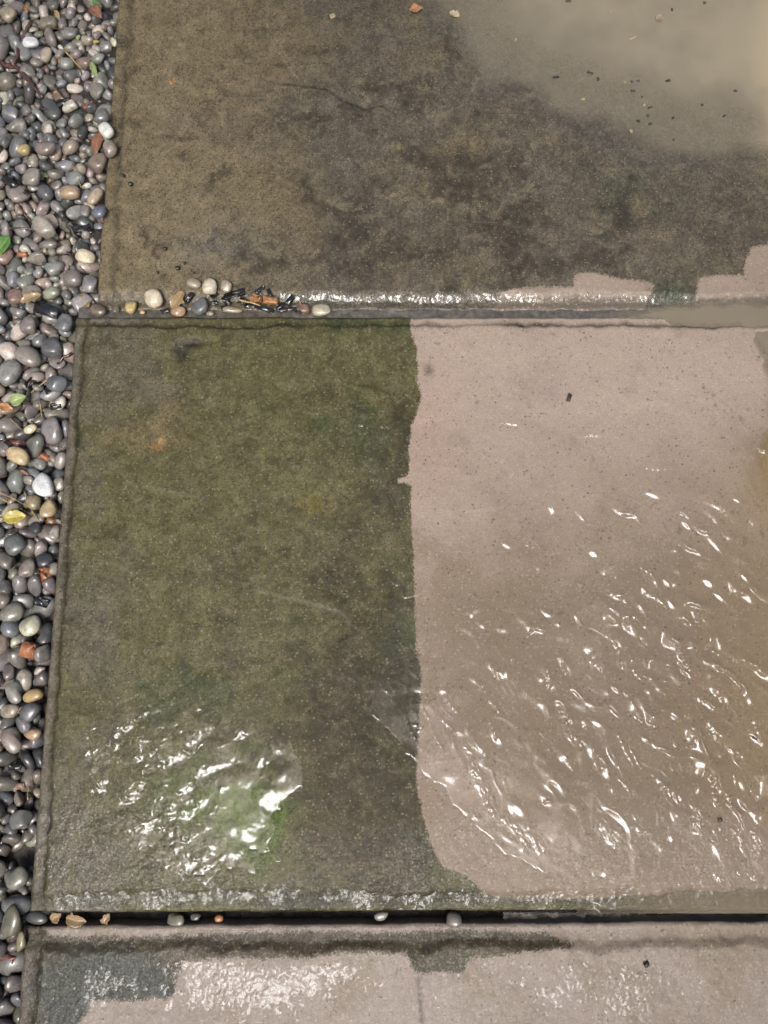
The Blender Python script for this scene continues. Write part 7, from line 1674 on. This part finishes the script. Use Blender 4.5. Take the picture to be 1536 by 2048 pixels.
chunk('bark_chip', 1138, 795, 9, 19, -20, M_CRUMB, 'dark bark chip alone on the washed pink stone', 'bark chip', H=4, z=.002)
chunk('bark_chip', 1293, 1929, 12, 9, 30, M_CRUMB, 'small dark bark chip on the washed lower slab', 'bark chip', H=6, z=.002)
chunk('bark_chip', 1440, 1640, 10, 7, 20, M_CRUMB, 'dark bark chip under the running water at the right', 'bark chip', H=4, z=.002)
chunk('bark_chip', 1510, 1475, 10, 8, -30, M_CRUMB, 'black bark chip under running water near the right border', 'bark chip', H=4, z=.002)
leaf('leaf_scrap', 832, 18, 28, 17, 10, M_ORANGE, 'orange leaf scrap near the top of the upper slab', 'leaf scrap', ragged=.3, z=.003)
leaf('leaf_scrap', 909, 29, 22, 16, -25, M_PALE, 'cream leaf scrap at the tip of the muddy puddle', 'leaf scrap', ragged=.35, z=.004)
leaf('leaf_scrap', 1319, 37, 19, 17, 20, plain('pale_brown', (.36, .27, .19), .5, .5), 'pale brown round scrap floating on the muddy puddle', 'leaf scrap', ragged=.35, z=.004)
chunk('leaf_scrap', 665, 32, 12, 9, 20, M_PALE, 'tiny whitish scrap on the upper slab near the top', 'leaf scrap', H=5, z=.002)
for px, py, L, W, tn, lb in [(1266, 76, 17, 4, 25, 'longest yellow needle floating on the muddy puddle'), (1031, 80, 9, 4, 70, 'yellow needle bit at the left of the muddy puddle'), (1166, 198, 9, 5, 15, 'yellow seed bit near the dark crumbs in the puddle'),
        (1289, 210, 8, 5, 60, 'yellow seed bit right of the dark crumbs in the puddle'), (1262, 263, 7, 7, 0, 'yellow round bit at the lower edge of the puddle'), (1220, 24, 6, 4, 0, 'pale speck floating on the upper part of the puddle'),
        (1250, 164, 6, 4, 0, 'pale speck above the dark crumbs in the puddle')]:
    chunk('seed_bit', px, py, L, W, tn, M_PALE, lb, 'seed bit', H=3.5, z=.0036)
for i, (px, py, L, W, tn) in enumerate([(1112, 155, 18, 7, 10), (1180, 146, 16, 8, -15), (1196, 158, 7, 12, 20), (1264, 164, 8, 7, 0), (1276, 162, 8, 6, 0), (1266, 182, 14, 6, -8), (1336, 162, 14, 8, 20), (1284, 194, 6, 5, 0), (1296, 232, 8, 9, 0),
        (1276, 242, 10, 8, 0), (1300, 248, 12, 7, 25), (1346, 236, 8, 7, 0), (1300, 215, 14, 5, 20), (1409, 6, 9, 9, 0), (1136, 3, 18, 8, 0), (1344, 20, 6, 10, 0), (1470, 182, 10, 6, 0), (1347, 279, 5, 5, 0), (1448, 232, 12, 5, 40), (1404, 210, 8, 7, 0)]):
    chunk('dark_crumb', px, py, L*.75, W*.7, tn, M_CRUMB, 'small dark crumb of debris lying in the muddy puddle', 'crumb', H=3, z=.0032, group='dark crumbs in the muddy puddle')

# ------------------------------------------------------------------ labels of the heap: what a pebble looks like and what it lies next to
for px, py, ph in ((61, 84, 'the white oblong pebble'), (86, 970, 'the large white block-like pebble'), (62, 1252, 'the pale speckled pebble'), (171, 512, 'the cream oval pebble'), (57, 714, 'the smooth grey-brown pebble'),
                   (19, 744, 'the large pale grey oval'), (37, 911, 'the large cream-tan pebble'), (88, 1121, 'the dark slate-coloured oval'), (213, 262, 'the whitish two-tone pebble'), (66, 1391, 'the yellow-tan chip pebble'),
                   (26, 1480, 'the smooth brownish oval'), (42, 1638, 'the grey three-cornered pebble'), (34, 1752, 'the grey wedge-shaped pebble'), (24, 1846, 'the long greenish pebble'), (48, 300, 'the small yellow-tan pebble'),
                   (88, 455, 'the long pale grey-tan pebble'), (31, 1573, 'the long pinkish chip'), (14, 1916, 'the reddish chip by the lower slab'), (15, 28, 'the pale tan corner pebble'), (112, 768, 'the dark shiny pebble'),
                   (199, 425, 'the bluish round pebble')):
    mark(px, py, ph)

def direction(dx, dy):
    a = math.degrees(math.atan2(-dy, dx)) % 360
    return ['right of', 'above and right of', 'above', 'above and left of', 'left of', 'below and left of', 'below', 'below and right of'][int((a+22.5)//45) % 8]

used = {}
for o, px, py, nm, r, fixed in PEBS:
    if fixed:
        used[fixed] = used.get(fixed, 0)+1
        tag(o, fixed, 'pebble', 'wet pebbles')
for o, px, py, nm, r, fixed in sorted([p for p in PEBS if not p[5]], key=lambda p: -p[4]):
    ax = sorted(np.ptp(np.array([v.co[:] for v in o.data.vertices]), axis=0))
    shape = 'rounded' if ax[1]/ax[2] > .86 else ('long' if ax[1]/ax[2] < .72 else 'oval')
    size = 'large' if r > 17 else ('small' if r < 11.5 else 'medium')
    near = sorted(LANDMARKS, key=lambda l: (l[0]-px)**2+(l[1]-py)**2)[:7]
    cand = []
    for q in near: cand.append(f'{size} {nm} {shape} pebble {direction(px-q[0], py-q[1])} {q[2]}')
    for i in range(len(near)):
        for j in range(i):
            cand.append(f'{size} {nm} {shape} pebble between {near[j][2]} and {near[i][2]}')
    lb = next((c for c in cand if c not in used), cand[-1])
    used[lb] = 1
    tag(o, lb, 'pebble', 'wet pebbles')

# ------------------------------------------------------------------ what the water mirrors: canes, and unseen trees added to dim the sky
M_CANE = plain('bamboo_cane', (.10, .075, .04), .5, .2, 60, .3)
for i, (x, y, h, r, lb) in enumerate([(.50, 2.6, 1.90, .016, 'shortest bamboo cane, mirrored as the leftmost streak in the puddle'), (1.04, 2.6, 1.92, .016, 'second bamboo cane from the left, mirrored in the puddle'),
        (1.33, 2.6, 2.33, .019, 'tallest and thickest bamboo cane mirrored in the puddle'), (1.51, 2.6, 2.26, .009, 'thinnest bamboo cane, mirrored as the rightmost streak in the puddle')]):
    zz = np.linspace(-.07, h, 28)
    V, F = tube([(x+.006*math.sin(z*3+i), y, z) for z in zz], [r*(1-.15*z/h)*(1.12 if k % 4 == 0 else 1) for k, z in enumerate(zz)], 10)
    o = capped('bamboo_cane', V, F, 10, M_CANE)
    tag(o, lb, 'bamboo cane', 'bamboo canes behind the paving')

def tree(x, y, h, label, seed, leaves):
    rg = np.random.RandomState(seed)
    root = bpy.data.objects.new('added_shade_tree', None)
    COL.objects.link(root)
    root.location = (x, y, -.07)
    tag(root, label, 'tree')
    P = [(.03*math.sin(k), .03*math.cos(k*1.3), h*k/9) for k in range(10)]
    V, F = tube(P, np.linspace(.13, .05, 10), 12)
    capped('trunk', V, F, 12, M_BARK, root)
    cells = leaves(rg)-np.array([x, y, -.07])
    hub = np.array(P[7])
    for k in range(9):
        tgt = cells[rg.randint(len(cells))]
        mid = (hub+tgt)/2+[0, 0, .2]
        V, F = tube([hub, mid, tgt], [.04, .022, .008], 7)
        capped('limb', V, F, 7, M_BARK, root)
    N = len(cells)
    d1, d2 = rg.normal(size=(N, 3)), rg.normal(size=(N, 3))
    d1 /= np.linalg.norm(d1, axis=1)[:, None]
    d2 -= d1*(d1*d2).sum(1)[:, None]
    d2 /= np.linalg.norm(d2, axis=1)[:, None]
    s = rg.uniform(.05, .10, N)[:, None]
    V = np.stack([cells-d1*s*1.5, cells-d2*s*.8, cells+d1*s*1.5, cells+d2*s*.8], 1).reshape(-1, 3)
    me = raw_mesh('crown', V, np.arange(4*N).reshape(-1, 4), False)
    link('crown', me, M_CROWN, root)

M_CROWN = plain('tree_foliage', (.055, .095, .028), .5, .2, 12, .5)
SD = np.array(sd)
POOL_DIR = np.array([1.19, 2.89, 2.4])/np.linalg.norm([1.19, 2.89, 2.4])                 # and the gap in the leaves above the canes
def canopy(az0, az1):
    def f(rg):
        out = []
        while len(out) < 5200:
            ph, ze = rg.uniform(az0, az1), math.acos(rg.uniform(.10, 1))
            d = np.array([math.sin(ze)*math.sin(ph), math.sin(ze)*math.cos(ph), math.cos(ze)])
            gap = math.degrees(math.acos(np.clip(d@SD, -1, 1)))
            if gap < 19+rg.normal(0, 2.0): continue                             # opening cut in the added leaves to let the sun through
            if math.degrees(math.acos(np.clip(d@POOL_DIR, -1, 1))) < 25+rg.normal(0, 2): continue
            n1 = math.sin(5*ph+2.1*math.sin(4*ze))*math.sin(7*ze+1.3*ph)
            if n1 > .80: continue
            out.append(d*rg.uniform(3.0, 4.4)+np.array([0, .25, 0]))
        return np.array(out)
    return f
tree(-2.7, .9, 3.6, 'unseen leafy tree added on the gravel side to shade the paving', 31, canopy(math.pi, 2*math.pi))
tree(2.9, .5, 3.8, 'unseen leafy tree added on the far right to dim the sky', 32, canopy(0, math.pi))
